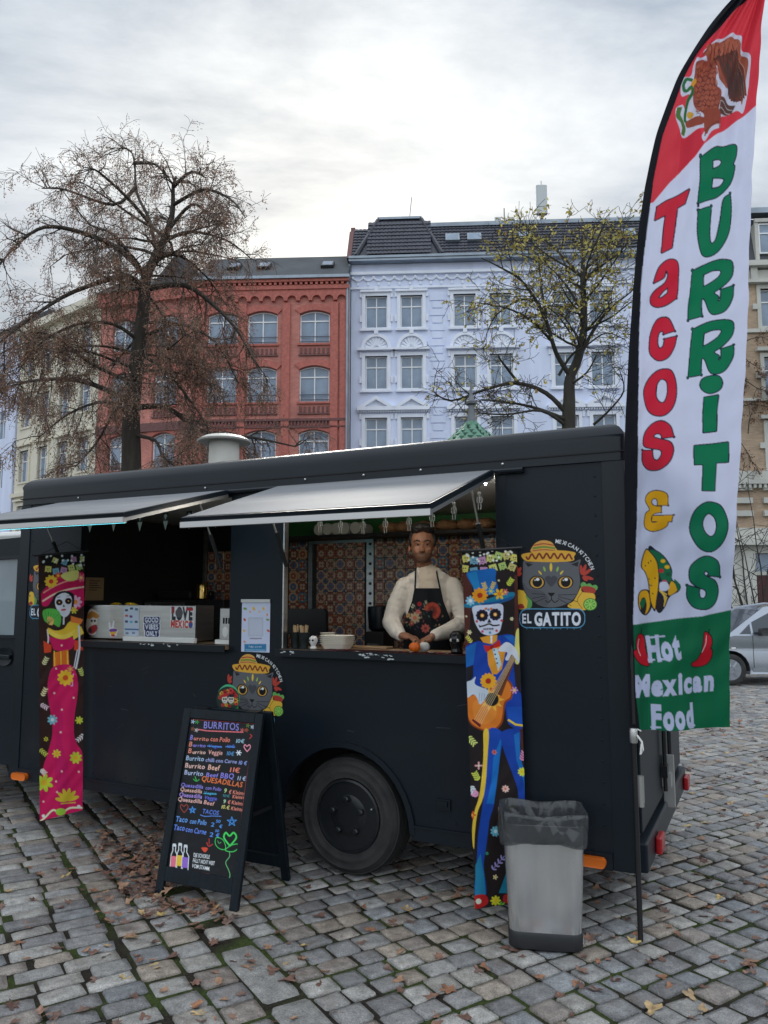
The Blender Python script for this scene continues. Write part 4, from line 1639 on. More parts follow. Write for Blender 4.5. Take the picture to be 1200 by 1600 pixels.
cr_, rd_, bl_, te_, oc_, dk_ = lin((206, 184, 158)), lin((172, 92, 76)), lin((86, 116, 156)), lin((116, 152, 146)), lin((198, 148, 98)), lin((128, 92, 82))
tile_mats = [mk_tile('patterned_tile_a', cr_, rd_, dk_, bl_, 0), mk_tile('patterned_tile_b', cr_, dk_, rd_, te_, 1), mk_tile('patterned_tile_c', rd_, cr_, dk_, oc_, 2),
             mk_tile('patterned_tile_d', bl_, cr_, te_, rd_, 3), mk_tile('patterned_tile_e', oc_, rd_, cr_, dk_, 4), mk_tile('patterned_tile_f', cr_, bl_, oc_, rd_, 5),
             mk_tile('patterned_tile_g', dk_, cr_, rd_, cr_, 1)]
tile_me = []
for m in tile_mats:
    o = MB().box(-.0485, .0485, 0, .008, -.0485, .0485).build('wall_tile', m, None, bevel=.003, seg=1)
    tile_me.append(o.data)
    bpy.data.objects.remove(o)
rt = random.Random(5)
for i in range(-17, 6):
    for j in range(13):
        u_ = i * .1 + .05
        z_ = 0.94 + j * .1
        if z_ > 2.15:
            continue
        if -.87 < u_ < -.79 or -1.47 < u_ < -1.42:
            continue
        calm = -1.42 < u_ < -.87
        o = link('wall_tile', tile_me[(i * 3 + j * 2 + (i * j) % 2) % 3 if calm else rt.randrange(7)], bw)
        if calm:
            o.data = tile_me[(0, 1, 2, 6)[(i + 2 * j + (i * j) % 3) % 4]]
        o.location = (u_, BV - .0085, z_)
for i in range(3):
    for j in range(12):
        o = link('wall_tile', tile_me[rt.randrange(7)], bw)
        o.location = (-2.61 + i * .1, BV - .0085, .94 + j * .1)
MB().box(-1.475, -1.432, BV - .03, BV - .001, .6, 2.18).box(-.868, -.80, BV - .035, BV - .001, .6, 2.18).box(-2.70, -2.665, BV - .03, BV - .001, .6, 2.3).box(-1.43, -.87, BV - .03, BV - .009, 2.13, 2.18).build('steel_door_frame', m_steel, truck)
dots = MB()
for j in range(14):
    dots.lathe([(.012, -.045), (.014, -.036)], 8, (-.83, BV, .98 + j * .087), axis='y')
dots.build('frame_studs', m_steelb, truck)
# overhead shelf across the back
MB().box(-1.8, 1.55, BV - .34, BV - .01, 2.155, 2.18).build('overhead_shelf', m_inner, truck)
# back work bench
MB().box(-2.6, 1.5, BV - .5, BV - .012, 1.0, 1.04).box(-2.6, 1.5, BV - .48, BV - .02, .5, .99).build('work_bench', m_steel, truck)

# ---------------------------------------------------- cat logos (printed stickers)
NU, NV = 250, 270
o0 = tw(1.035, -.0012, 2.0)
P = grid3(o0, TM.to_3x3() @ Vector((.49, 0, 0)), (0, 0, -.56), NU, NV)
art = Art(P, (0, 0, 0), 0.0).at(700, 820, 3.81)
art.ell(640, 345, 262, 275, (12, 17, 25))
GOLD, BROWN, CG = (226, 172, 62), (128, 48, 36), (98, 100, 106)
art.blob([(408, 400), (440, 390), (470, 410), (480, 460), (470, 495), (412, 495)], (222, 180, 60))
art.blob([(462, 420), (490, 425), (500, 455), (496, 490), (470, 497), (474, 455)], (96, 156, 84))
art.blob([(412, 480), (440, 470), (455, 495), (412, 500)], (150, 50, 48))
for k in range(5):
    art.ell(806 + k * 17, 358 + (k % 2) * 8 + k * 4, 17, 17, (104, 172, 92))
art.blob([(795, 372), (830, 365), (876, 380), (868, 410), (820, 408)], (176, 62, 50))
art.blob([(792, 372), (800, 400), (870, 412), (868, 460), (815, 508), (725, 494), (715, 475), (745, 455), (770, 415)], (230, 184, 66))
art.line([(800, 400), (770, 450), (800, 500)], 3, (120, 80, 30), True)
art.ell(847, 474, 42, 38, (64, 128, 50)).ell(847, 474, 36, 32, (170, 214, 110))
for k in range(8):
    t_ = R(45 * k + 12)
    art.poly([(847 + 5 * math.cos(t_ + .5), 474 + 5 * math.sin(t_ + .5)), (847 + 31 * math.cos(t_ + .14), 474 + 28 * math.sin(t_ + .14)), (847 + 31 * math.cos(t_ + .66), 474 + 28 * math.sin(t_ + .66))], (98, 176, 60))
for (fx, fy, dirs) in ((798, 305, ((-8, -62), (22, -66), (52, -40), (64, 18), (30, 28))), (408, 305, ((0, -60), (25, -50), (28, -18)))):
    for dx, dy in dirs:
        a_ = math.degrees(math.atan2(dy, dx))
        l_ = math.hypot(dx, dy)
        art.ell(fx + dx * .58, fy + dy * .58, l_ * .48, 10, (184, 66, 54), a_)
head = [(446, 212), (480, 222), (520, 214), (600, 206), (700, 214), (742, 222), (792, 203), (783, 250), (787, 300), (789, 352), (770, 415), (725, 465), (640, 494), (560, 488), (502, 455), (458, 405), (440, 345), (442, 270)]
art.blob(head, (30, 32, 36))
art.blob([(640 + (x - 640) * .975, 350 + (y - 350) * .975) for x, y in head], CG)
art.blob([(450, 345), (480, 380), (560, 395), (600, 440), (590, 480), (545, 475), (490, 440), (455, 390)], (84, 86, 92))
art.poly([(458, 222), (506, 236), (476, 252)], (36, 36, 40)).poly([(732, 236), (778, 218), (772, 250)], (36, 36, 40))
art.blob([(576, 318), (600, 302), (614, 312), (630, 302), (652, 318), (640, 345), (614, 368), (590, 345)], (72, 74, 80))
for ex in (530, 699):
    art.ell(ex, 343, 48, 40, (20, 20, 22), 5 if ex < 600 else -5).ell(ex, 343, 40, 34, (214, 164, 78)).ell(ex + 2, 341, 29, 30, (14, 14, 16))
    art.ell(ex + 4, 325, 11, 9, (235, 238, 240)).ell(ex - 12, 330, 5, 5, (190, 195, 200))
art.poly([(593, 404), (637, 404), (630, 416), (616, 428), (600, 416)], (16, 16, 18))
art.line([(616, 426), (616, 446)], 5, (16, 16, 18))
art.line([(580, 450), (598, 462), (616, 446), (634, 462), (656, 450)], 5, (16, 16, 18), True)
for l in ([(578, 414), (500, 409)], [(578, 424), (502, 438)], [(582, 434), (518, 462)], [(656, 418), (762, 414)], [(658, 428), (772, 458)], [(654, 438), (734, 482)]):
    art.line(l, 3.4, (18, 18, 20))
for (x, y, rx, ry, rot, c) in ((613, 252, 8, 26, 0, (236, 204, 70)), (574, 264, 6, 16, -18, (150, 190, 80)), (548, 285, 5, 15, -40, (236, 204, 70)), (652, 264, 6, 16, 18, (150, 190, 80)), (677, 284, 5, 15, 40, (236, 204, 70))):
    art.ell(x, y, rx, ry, c, rot)
art.blob([(500, 165), (508, 122), (540, 98), (576, 92), (615, 103), (634, 128), (641, 162)], (222, 166, 84))
art.line([(508, 140), (570, 132), (636, 140)], 12, (120, 150, 60), True).line([(513, 122), (570, 113), (628, 122)], 7, (176, 66, 44), True).line([(505, 155), (570, 148), (640, 154)], 5, (176, 66, 44), True)
art.poly(spline([(436, 182), (470, 168), (570, 160), (660, 152), (755, 164), (750, 190), (742, 214), (640, 222), (520, 220), (462, 214)]), GOLD)
art.line([(466 + 7 * i, 191 + 15 * math.sin(i * 7 / 44 * 2 * math.pi) - 6 * math.sin(math.pi * i / 39)) for i in range(40)], 11, BROWN)
art.poly(rrect(424, 498, 818, 616, 48, 8), (88, 152, 190)).poly(rrect(430, 504, 812, 610, 43, 8), (16, 26, 40))
for k in range(9):
    art.line([(470 + k * 40, 616), (470 + k * 40, 624)], 4, (88, 152, 190))
art.textw('EL', 440, 500, 585, 584, 54, (222, 228, 240), bold=.03)
art.textw('GATITO', 514, 797, 598, 596, 74, (222, 228, 240), bold=.045)
cx0, cy0, rr_ = 612, 338, 246
a_ = 3.0
for ch in 'MEXICAN KITCHEN':
    wch = .3 if ch == ' ' else glyph(ch, .02)[1] + .12
    a_ += wch * 33 * .85 / rr_ * 57.3 * .5
    art.text(ch, cx0 + rr_ * math.sin(R(a_)) * 1.02, cy0 - rr_ * math.cos(R(a_)) * .94, 23, (226, 230, 236), bold=.02, rot=a_ + 3, sx=.85)
    a_ += wch * 33 * .85 / rr_ * 57.3 * .5
logo_me = art.mesh('logo_sticker', mk_print('sticker_print', 0.4, grain=.03), offset=to_local(P, truck))
lg = link('logo_sticker', logo_me, truck)
lg['label'] = 'cat in a sombrero logo on the rear panel'
l2 = link('logo_sticker', logo_me, truck)
l2.location = (-1.945, 0, -.673)
l3 = link('logo_sticker', logo_me, truck)
l3.location = (-3.86, 0, .002)

# notice on the pillar between the hatches (its code square is left out)
q0 = on_side(379, 940)
P = grid3(tw(-.782, -.003, 1.62), TM.to_3x3() @ Vector((.222, 0, 0)), (0, 0, -.325), 70, 100)
art = Art(P, (206, 214, 240))
art.at(360, 700, 2.609)
for (x, y, s) in ((60, 655, 8), (95, 655, 9), (135, 655, 8), (58, 700, 7), (56, 745, 7), (58, 790, 6), (152, 700, 7), (154, 745, 7), (150, 680, 6), (80, 668, 5), (118, 668, 5)):
    art.ell(x, y, s, s * .6, random.choice([(226, 150, 70), (214, 90, 60), (120, 160, 70), (236, 190, 90)]), random.uniform(0, 90))
art.poly(rrect(72, 690, 134, 768, 3), (188, 196, 214))
art.poly(rrect(78, 698, 128, 762, 3), (198, 206, 226))
art.poly([(78, 774), (128, 774), (128, 779), (78, 779)], (150, 140, 160))
art.poly([(57, 799), (146, 799), (146, 829), (57, 829)], (52, 128, 176))
art.textw('Folge uns auf', 74, 128, 813, 813, 7, (225, 235, 245))
art.line([(62, 823), (142, 824)], 5, (150, 196, 222), a=.7)
nb = link('notice', art.mesh('notice', mk_print('paper_print', 0.35, grain=.02), offset=to_local(P, truck)), truck)
MB().box(-.785, -.557, -.012, -.0035, 1.612, 1.632).build('notice_clip', m_alu, nb)

# ================================================================ hanging banners
def patch(tl, tr, bl, br, nu, nv, amp=0.006, seed=0):
    tl, tr, bl, br = (np.array(k, float) for k in (tl, tr, bl, br))
    s = np.linspace(0, 1, nu)[None, :, None]
    t = np.linspace(0, 1, nv)[:, None, None]
    P = (tl * (1 - s) + tr * s) * (1 - t) + (bl * (1 - s) + br * s) * t
    n = np.cross(tr - tl, bl - tl)
    n /= np.linalg.norm(n)
    W = amp * (np.sin(s * 5.2 + t * 3.1 + seed) * np.sin(t * 6 + seed) + .5 * np.sin(s * 11 + t * 9 + seed) * t)
    return P, P + n * (W + .0035 * np.sin(s * 13 + 4 * np.sin(t * 17 + seed)) * np.sin(t * 41 + s * 5 + seed))


m_cloth = mk_print('banner_cloth_print', 0.75, 0.12, grain=.05)
m_rod = mk('black_rod', (0.012, 0.012, 0.014), 0.4)


def tws(px, py, v):
    return TM @ on_side(px, py, v)


def hang(name, label, tl, tr, P, art, W):
    o0 = (Vector(tl) + Vector(tr)) / 2
    b = thing(name, label, 'banner', (o0.x, o0.y, 0), 0, 'skeleton banners hung on the truck side')
    me = art.mesh('cloth', m_cloth, offset=W - np.array((o0.x, o0.y, 0)), keep_all=True)
    link('cloth', me, b)
    d = (Vector(tr) - Vector(tl)).normalized()
    bo = Vector((o0.x, o0.y, 0))
    k = MB().tube([Vector(tl) - d * .03 - bo + Vector((0, 0, .002)), Vector(tr) + d * .03 - bo + Vector((0, 0, .002))], .008, 8)
    rod = k.build('rod', m_rod, b)
    mid = (Vector(tl) + Vector(tr)) / 2 - bo
    c = MB()
    c.tube([Vector(tl) - bo, mid + Vector((.02, .03, .09)), Vector(tr) - bo], .002, 5)
    c.build('cord', m_rod, b)
    return b


def bunting(art, x0, x1, y, step, s):
    cols_ = [(222, 214, 110), (120, 176, 204), (200, 150, 190), (210, 214, 120), (180, 206, 120), (206, 196, 120)]
    k = 0
    x = x0
    while x < x1:
        yy = y + 14 * s * math.sin((x - x0) / (x1 - x0) * math.pi * 2)
        c = cols_[k % 6]
        a = R(random.uniform(-25, 25))
        pts = [(x + s * 20 * (p * math.cos(a) - q * math.sin(a)), yy + s * 20 * (p * math.sin(a) + q * math.cos(a))) for p, q in ((-1, -1), (1, -1), (1, 1), (.5, .7), (0, 1.05), (-.5, .7), (-1, 1))]
        art.poly(pts, c)
        art.ell(x - 5 * s, yy - 3 * s, 3.4 * s, 4 * s, (70, 70, 60)).ell(x + 6 * s, yy - 3 * s, 3.4 * s, 4 * s, (70, 70, 60)).line([(x - 6 * s, yy + 9 * s), (x + 7 * s, yy + 8 * s)], 2.5 * s, (70, 70, 60))
        x += step
        k += 1


# ---- gentleman skeleton with guitar
tl, tr, bl, br = tws(722, 862, -.2), tws(807, 857, -.05), tws(742, 1420, -.2), tws(825, 1409, -.05)
P, Wp = patch(tl, tr, bl, br, 110, 690, .007, 1)
art = Art(P, (34, 26, 27)).at(700, 820, 3.81)
art.poly([(80, 290), (150, 290), (125, 700), (110, 1000), (95, 1000)], (92, 44, 36), .8).poly([(395, 300), (420, 300), (460, 1500), (430, 1300), (400, 900)], (92, 44, 36), .7)
art.poly([(80, 140), (420, 140), (420, 200), (80, 200)], (16, 16, 20))
bunting(art, 108, 400, 200, 48, 1.15)
bunting(art, 100, 410, 262, 56, 1.1)
for i in range(26):
    art.ell(90 + random.random() * 315, 150 + random.random() * 75, 7, 6.5, (238, 240, 236))
art.blob([(112, 288), (190, 268), (278, 262), (282, 320), (290, 400), (170, 425), (150, 370)], (22, 104, 186))
art.poly([(118, 290), (170, 276), (200, 410), (165, 420), (150, 370)], (36, 150, 210), .6)
art.poly(spline([(88, 476), (140, 462), (250, 436), (340, 404), (396, 404), (384, 438), (310, 466), (190, 490), (105, 492)]), (24, 126, 162))
art.poly(spline([(200, 470), (300, 452), (384, 424), (370, 446), (300, 466), (200, 488)]), (28, 84, 150))
for (x, y, r, n, c, m) in ((135, 452, 30, 8, (140, 196, 226), (230, 236, 240)), (305, 412, 34, 6, (240, 190, 40), (224, 130, 40)), (255, 395, 22, 6, (110, 180, 190), (236, 200, 60)), (190, 420, 46, 11, (240, 160, 34), (190, 52, 36)), (340, 400, 20, 6, (220, 110, 120), (240, 200, 80))):
    art.flower(x, y, r, n, c, m)
art.leafspray(225, 385, -15, -42, (226, 196, 80), 4, 16).leafspray(260, 380, 14, -40, (236, 206, 70), 4, 14).leafspray(355, 360, 28, -40, (206, 220, 80), 4, 18)
art.blob([(150, 487), (240, 476), (320, 474), (326, 540), (318, 590), (300, 640), (245, 658), (198, 642), (165, 590), (152, 540)], (214, 220, 240))
for ex, ey in ((203, 540), (280, 534)):
    for k in range(10):
        art.ell(ex + 26 * math.cos(k * .63), ey + 26 * math.sin(k * .63), 11, 11, (38, 34, 70))
    art.ell(ex, ey, 27, 27, (22, 18, 30)).ell(ex, ey, 11, 11, (250, 180, 70)).ell(ex, ey, 5, 5, (255, 236, 190))
art.poly([(243, 556), (258, 582), (232, 584)], (28, 24, 40))
art.line([(190, 606), (215, 600), (244, 590), (270, 600), (304, 596)], 9, (36, 22, 24), True).line([(210, 622), (270, 618)], 5, (60, 50, 70)).line([(186, 598), (190, 610)], 6, (36, 22, 24))
for k in range(6):
    art.line([(214 + k * 10, 614), (215 + k * 10, 628)], 3, (60, 50, 70))
for (x, y, c) in ((172, 575, (210, 80, 90)), (318, 570, (210, 80, 90)), (205, 635, (210, 80, 120)), (250, 642, (70, 150, 190)), (288, 630, (210, 80, 90)), (240, 505, (90, 150, 190)), (225, 500, (220, 120, 60)), (256, 500, (220, 120, 60))):
    art.ell(x, y, 8, 8, c)
BLU = (20, 66, 168)
art.blob([(100, 735), (180, 692), (215, 700), (300, 660), (380, 655), (424, 705), (432, 860), (446, 1190), (362, 1188), (335, 1080), (245, 1000), (112, 960), (98, 860)], BLU)
art.poly([(100, 735), (170, 700), (150, 830), (108, 850)], (26, 120, 190), .6).poly([(330, 660), (385, 658), (424, 705), (400, 720)], (30, 120, 200), .6)
art.poly([(108, 850), (150, 835), (150, 905), (112, 950)], (30, 28, 34)).poly([(392, 830), (432, 820), (436, 1010), (402, 960)], (40, 30, 32))
art.poly([(352, 1085), (440, 1080), (446, 1190), (362, 1186)], (24, 90, 190), .7).line([(360, 1162), (400, 1188), (448, 1194)], 12, (240, 206, 60))
art.poly([(232, 740), (300, 720), (345, 740), (320, 860), (290, 890), (262, 888), (240, 830)], (232, 158, 48)).poly([(262, 735), (292, 735), (318, 830), (298, 870)], (196, 222, 238))
for k in range(4):
    art.ell(274 + k * 6, 745 + k * 26, 5, 5, (40, 50, 80))
art.poly([(190, 672), (240, 660), (292, 655), (290, 690), (262, 712), (210, 700)], (230, 162, 52)).poly([(252, 660), (264, 658), (262, 704), (252, 702)], (240, 240, 246))
art.poly([(212, 716), (258, 722), (305, 684), (316, 722), (262, 738), (226, 760)], (206, 40, 34)).ell(260, 728, 11, 12, (160, 24, 26))
art.blob([(405, 640), (424, 620), (430, 700), (425, 820), (400, 818), (398, 740)], (226, 220, 120))
art.blob([(104, 1042), (150, 1008), (235, 985), (300, 930), (348, 915), (388, 962), (380, 1030), (346, 1062), (334, 1130), (318, 1190), (262, 1232), (180, 1216), (122, 1165)], (150, 66, 24))
art.blob([(108, 1044), (152, 1014), (236, 990), (300, 938), (345, 924), (376, 965), (370, 1024), (336, 1056), (324, 1126), (308, 1184), (258, 1222), (184, 1208), (128, 1160)], (226, 126, 40))
art.blob([(150, 1060), (220, 1030), (290, 1060), (280, 1150), (220, 1190), (160, 1150)], (238, 150, 60), .6)
for k in range(10):
    t_ = R(36 * k)
    art.poly([(262 + 46 * math.cos(t_ - .22), 1040 + 46 * math.sin(t_ - .22)), (262 + 76 * math.cos(t_), 1040 + 76 * math.sin(t_)), (262 + 46 * math.cos(t_ + .22), 1040 + 46 * math.sin(t_ + .22))], (246, 190, 70))
art.ell(262, 1040, 46, 46, (240, 170, 60)).ell(262, 1040, 40, 40, (26, 22, 24))
art.poly([(270, 1000), (378, 770), (408, 784), (318, 1020)], (112, 62, 38))
for k in range(5):
    art.line([(384 + k * 5, 776 + k * 2), (150 + k * 11, 1172 + k * 6)], 2.2, (236, 214, 170))
art.poly([(140, 1164), (150, 1156), (198, 1190), (192, 1208)], (110, 26, 36))
art.blob([(298, 748), (340, 700), (380, 712), (412, 752), (424, 818), (404, 800), (380, 772), (360, 806), (340, 800), (352, 760)], (216, 222, 236))
art.blob([(104, 945), (140, 925), (166, 905), (162, 950), (238, 985), (232, 1020), (205, 1062), (186, 1066), (172, 1030), (150, 1010), (106, 1028)], (206, 218, 232))
for k in range(3):
    art.line([(190 + k * 14, 1000 + k * 3), (184 + k * 16, 1055 - k * 6)], 3, (130, 150, 180))
art.flower(240, 930, 48, 13, (244, 176, 40), (180, 44, 34), .36)
art.flower(395, 985, 22, 6, (216, 150, 190), (240, 220, 120))
art.at(700, 1080, 3.158)
art.poly([(168, 195), (345, 195), (345, 220), (168, 220)], (20, 18, 24))
art.blob([(196, 200), (268, 205), (258, 320), (238, 450), (228, 560), (205, 640), (190, 760), (176, 860), (188, 1000), (132, 1006), (140, 860), (150, 700), (172, 560), (190, 420)], (22, 74, 176))
art.poly([(225, 330), (266, 215), (250, 400), (228, 558), (190, 556), (215, 450)], (24, 122, 206), .85)
art.blob([(262, 205), (350, 190), (352, 300), (376, 400), (388, 470), (388, 570), (352, 560), (338, 470), (300, 360), (272, 280)], (20, 68, 168))
art.poly([(325, 215), (350, 200), (355, 320), (384, 440), (384, 560), (372, 450), (336, 340)], (28, 120, 200), .85)
art.poly(spline([(176, 198), (202, 200), (196, 330), (184, 480), (170, 540), (146, 600), (134, 690), (128, 780), (118, 700), (130, 600), (152, 530), (168, 420), (176, 300)], 5), (240, 204, 70))
art.poly([(135, 860), (160, 800), (176, 900), (186, 1000), (132, 1006)], (34, 140, 170), .8)
art.poly([(300, 860), (320, 870), (320, 998), (250, 996), (280, 920)], (26, 130, 160))
art.blob([(130, 1012), (170, 1000), (195, 1018), (192, 1050), (132, 1072)], (190, 30, 34)).ell(150, 1035, 14, 14, (230, 230, 210)).blob([(280, 1005), (330, 1000), (330, 1050), (275, 1040)], (170, 30, 34))
art.flower(235, 1034, 26, 8, (220, 220, 50), (240, 200, 40)).leafspray(255, 1050, 24, 6, (120, 190, 60), 2, 14)
for (x, y, c, dx, dy) in ((100, 225, (220, 232, 130), 36, 40), (112, 470, (220, 232, 236), 22, 40), (150, 515, (230, 160, 200), -26, -14), (220, 880, (170, 160, 224), 60, -66), (364, 340, (236, 150, 190), 10, -46), (150, 440, (214, 226, 90), -20, -40)):
    art.leafspray(x, y, dx, dy, c, 4, 18)
for (x, y, r, n, c, m) in ((230, 302, 13, 6, (226, 120, 90), (180, 60, 40)), (284, 482, 18, 8, (240, 200, 190), (224, 130, 90)), (235, 692, 26, 9, (110, 190, 214), (210, 240, 246)), (364, 396, 22, 9, (220, 230, 70), (236, 200, 50)), (234, 918, 13, 5, (232, 222, 170), (236, 200, 80)), (152, 368, 20, 4, (236, 170, 180), (240, 220, 190)), (120, 612, 20, 5, (226, 90, 44), (240, 170, 60)), (315, 572, 16, 5, (216, 226, 70), (236, 210, 60)), (192, 800, 8, 6, (60, 180, 140), (30, 60, 60))):
    art.flower(x, y, r, n, c, m)
art.at(700, 820, 3.81)
for (x, y, r) in ((110, 545, 7), (300, 332, 7), (380, 560, 12), (128, 640, 15)):
    art.flower(x, y, r, 6, (236, 232, 190), (240, 220, 120))
art.leafspray(140, 700, -30, -40, (226, 222, 100), 4, 14)
hang('skeleton_banner', 'long cloth banner of a blue-suited skeleton playing a guitar beside the bin', tl, tr, P, art, Wp)

# ---- lady skeleton in pink
tl, tr, bl, br = tws(60, 868, -.28), tws(132, 862, -.04), tws(62, 1283, -.28), tws(129, 1266, -.04)
P, Wp = patch(tl, tr, bl, br, 96, 520, .006, 4)
art = Art(P, (52, 30, 26)).at(0, 840, 3.477)
art.poly([(225, 85), (470, 85), (470, 150), (225, 150)], (18, 18, 22))
bunting(art, 262, 470, 172, 42, .85)
bunting(art, 300, 470, 125, 50, .75)
for i in range(22):
    art.ell(235 + random.random() * 230, 95 + random.random() * 60, 6, 6, (236, 238, 236))
PK = (214, 24, 96)
art.blob([(228, 365), (232, 300), (300, 260), (380, 225), (466, 210), (468, 290), (466, 350), (420, 395), (380, 395), (300, 330), (260, 370)], PK)
art.blob([(232, 290), (330, 205), (430, 185), (468, 210), (466, 262), (380, 272), (300, 300), (236, 330)], (200, 20, 84))
art.line([(232, 345), (290, 310), (360, 285), (466, 266)], 9, (244, 210, 190), True).line([(236, 300), (300, 262), (380, 232), (466, 224)], 7, (244, 160, 150), True)
for (x, y, r, n, c, m) in ((278, 238, 36, 10, (244, 200, 60), (214, 60, 44)), (316, 207, 20, 7, (226, 70, 54), (244, 190, 70)), (440, 218, 24, 7, (236, 110, 130), (244, 210, 120)), (410, 350, 36, 8, (240, 190, 220), (236, 150, 60)), (402, 395, 20, 6, (220, 220, 70), (240, 200, 80))):
    art.flower(x, y, r, n, c, m)
art.blob([(330, 205), (370, 185), (425, 180), (420, 225), (380, 238), (350, 228)], (232, 226, 130))
art.blob([(285, 335), (310, 300), (360, 290), (400, 310), (400, 370), (380, 380), (300, 375)], (30, 24, 34))
art.blob([(302, 330), (330, 305), (360, 302), (388, 325), (388, 370), (375, 415), (350, 432), (325, 415), (302, 372)], (226, 228, 240))
for ex, ey in ((322, 352), (371, 345)):
    art.ell(ex, ey, 18, 17, (60, 20, 30)).ell(ex, ey, 12, 12, (20, 16, 22)).ell(ex, ey, 4, 4, (236, 190, 110))
art.poly([(346, 362), (353, 376), (340, 377)], (40, 30, 40)).ell(345, 392, 14, 5, (206, 40, 80), -8).line([(312, 325), (328, 322)], 3, (60, 40, 50)).line([(362, 318), (380, 316)], 3, (60, 40, 50))
art.line([(347, 430), (345, 470)], 9, (226, 228, 236))
art.blob([(236, 395), (280, 385), (320, 400), (332, 440), (322, 485), (290, 470), (250, 460), (234, 430)], (96, 190, 80)).blob([(260, 430), (290, 440), (285, 475), (258, 465)], (240, 190, 110))
for k in range(5):
    art.line([(262, 470), (245 + k * 18, 400 + k * 4)], 2, (40, 120, 50))
art.blob([(255, 525), (290, 545), (380, 540), (412, 560), (400, 590), (372, 612), (300, 612), (280, 580)], PK)
art.line([(258, 500), (262, 560), (250, 610)], 8, (226, 228, 236), True)
art.blob([(262, 490), (300, 505), (345, 495), (380, 455), (440, 440), (425, 490), (400, 530), (345, 552), (290, 540), (262, 515)], (240, 200, 60))
for k in range(9):
    art.ell(270 + k * 17, 512 + 26 * math.sin(k / 8 * math.pi), 12, 12, (246, 216, 90))
art.poly([(385, 425), (452, 445), (440, 470), (385, 460)], (240, 130, 60)).poly([(392, 520), (440, 480), (456, 520), (400, 555)], (240, 206, 80))
art.poly([(405, 560), (450, 555), (452, 612), (402, 612)], (226, 74, 40)).poly([(236, 560), (280, 585), (278, 622), (240, 628)], (226, 74, 40))
art.poly([(290, 625), (372, 608), (376, 690), (290, 702)], (236, 120, 40))
for xx in (295, 330, 366):
    art.line([(xx, 618), (xx + 2, 695)], 7, (246, 200, 70))
art.line([(428, 480), (432, 600), (412, 712)], 10, (226, 228, 236), True).line([(420, 610), (402, 705)], 6, (226, 228, 236))
art.blob([(292, 702), (378, 690), (412, 730), (424, 800), (418, 880), (406, 960), (402, 1060), (418, 1120), (446, 1170), (456, 1300), (452, 1480), (215, 1545), (214, 1400), (232, 1260), (262, 1160), (285, 1060), (276, 960), (260, 860), (262, 770)], PK)
art.poly(spline([(320, 900), (345, 1000), (335, 1100), (370, 1250), (380, 1400), (330, 1480), (300, 1300), (305, 1100)]), (190, 16, 100), .45)
art.line([(400, 740), (372, 800), (380, 750), (395, 800), (385, 805)], 6, (236, 170, 220), True)
for (x, y, r, n, c, m) in ((356, 762, 44, 10, (244, 196, 50), (226, 90, 40)), (382, 715, 18, 6, (240, 150, 90), (236, 200, 90)), (285, 990, 28, 8, (130, 196, 214), (226, 240, 240)), (430, 992, 22, 7, (200, 220, 70), (236, 210, 60)), (308, 1174, 24, 7, (226, 206, 60), (236, 170, 50)), (412, 1196, 34, 8, (206, 214, 60), (236, 180, 50)), (240, 1332, 50, 7, (200, 220, 60), (230, 190, 50)), (250, 1095, 13, 6, (230, 220, 70), (60, 60, 40))):
    art.flower(x, y, r, n, c, m, rot=.4)
for a_ in (-80, -50, -20, 10, 40, 70):
    t_ = R(a_ - 90)
    art.ell(366 + 34 * math.cos(t_), 1430 + 36 * math.sin(t_), 34, 11, (214, 190, 50), a_ - 90)
art.line([(330, 1445), (410, 1440)], 6, (214, 190, 50))
art.line([(216, 1545), (250, 1515), (290, 1480), (330, 1500), (380, 1470), (445, 1468)], 10, (236, 238, 200), True)
art.ell(330, 1490, 28, 20, (170, 220, 70)).ell(236, 1512, 9, 9, (240, 240, 240)).ell(428, 1460, 10, 8, (240, 240, 240))
for (x, y) in ((335, 586), (305, 712), (295, 845), (400, 870), (336, 935), (330, 1058), (305, 1325), (236, 1435), (336, 1270), (428, 1272), (310, 1382)):
    art.ell(x, y, 6, 6, (244, 196, 190))
for (x, y, dx, dy, c) in ((222, 905, 38, 24, (236, 210, 220)), (218, 1150, 36, 34, (210, 220, 90)), (455, 1070, -38, 36, (236, 230, 230)), (236, 690, 20, -40, (226, 226, 170)), (230, 860, 20, -44, (232, 226, 170)), (222, 1260, 26, 24, (236, 230, 220)), (450, 750, -16, -40, (210, 224, 120))):
    art.leafspray(x, y, dx, dy, c, 4, 15)
hang('skeleton_banner', 'long cloth banner of a lady skeleton in pink dress near the cab', tl, tr, P, art, Wp)

# ================================================================ chalkboard
FL, FR_ = ground_at(243, 1397), ground_at(372, 1425)
ba = math.atan2(FR_.y - FL.y, FR_.x - FL.x)
bw_ = (FR_ - FL).length
brd = thing('chalkboard_sign', 'black wooden A-frame chalkboard with a handwritten burrito menu', 'menu board', (FL.x, FL.y, 0), ba)
BM = Matrix.Translation(FL) @ Matrix.Rotation(ba, 4, 'Z')
m_bwood = mk('black_stained_wood', (0.0045, 0.010, 0.015), 0.5, 0.0, 0.25, var=0.3, vscale=6, stretch=(6, 6, 1), bump=.12, bscale=30)
HT, DT = .99, .21          # height, lean depth


def bp(x, t, off=0.0):      # point on the leaning front: t 0 foot .. 1 top, off = out of the panel
    n = Vector((0, -HT, DT)).normalized()
    return Vector((x, DT * t, HT * t)) + n * off


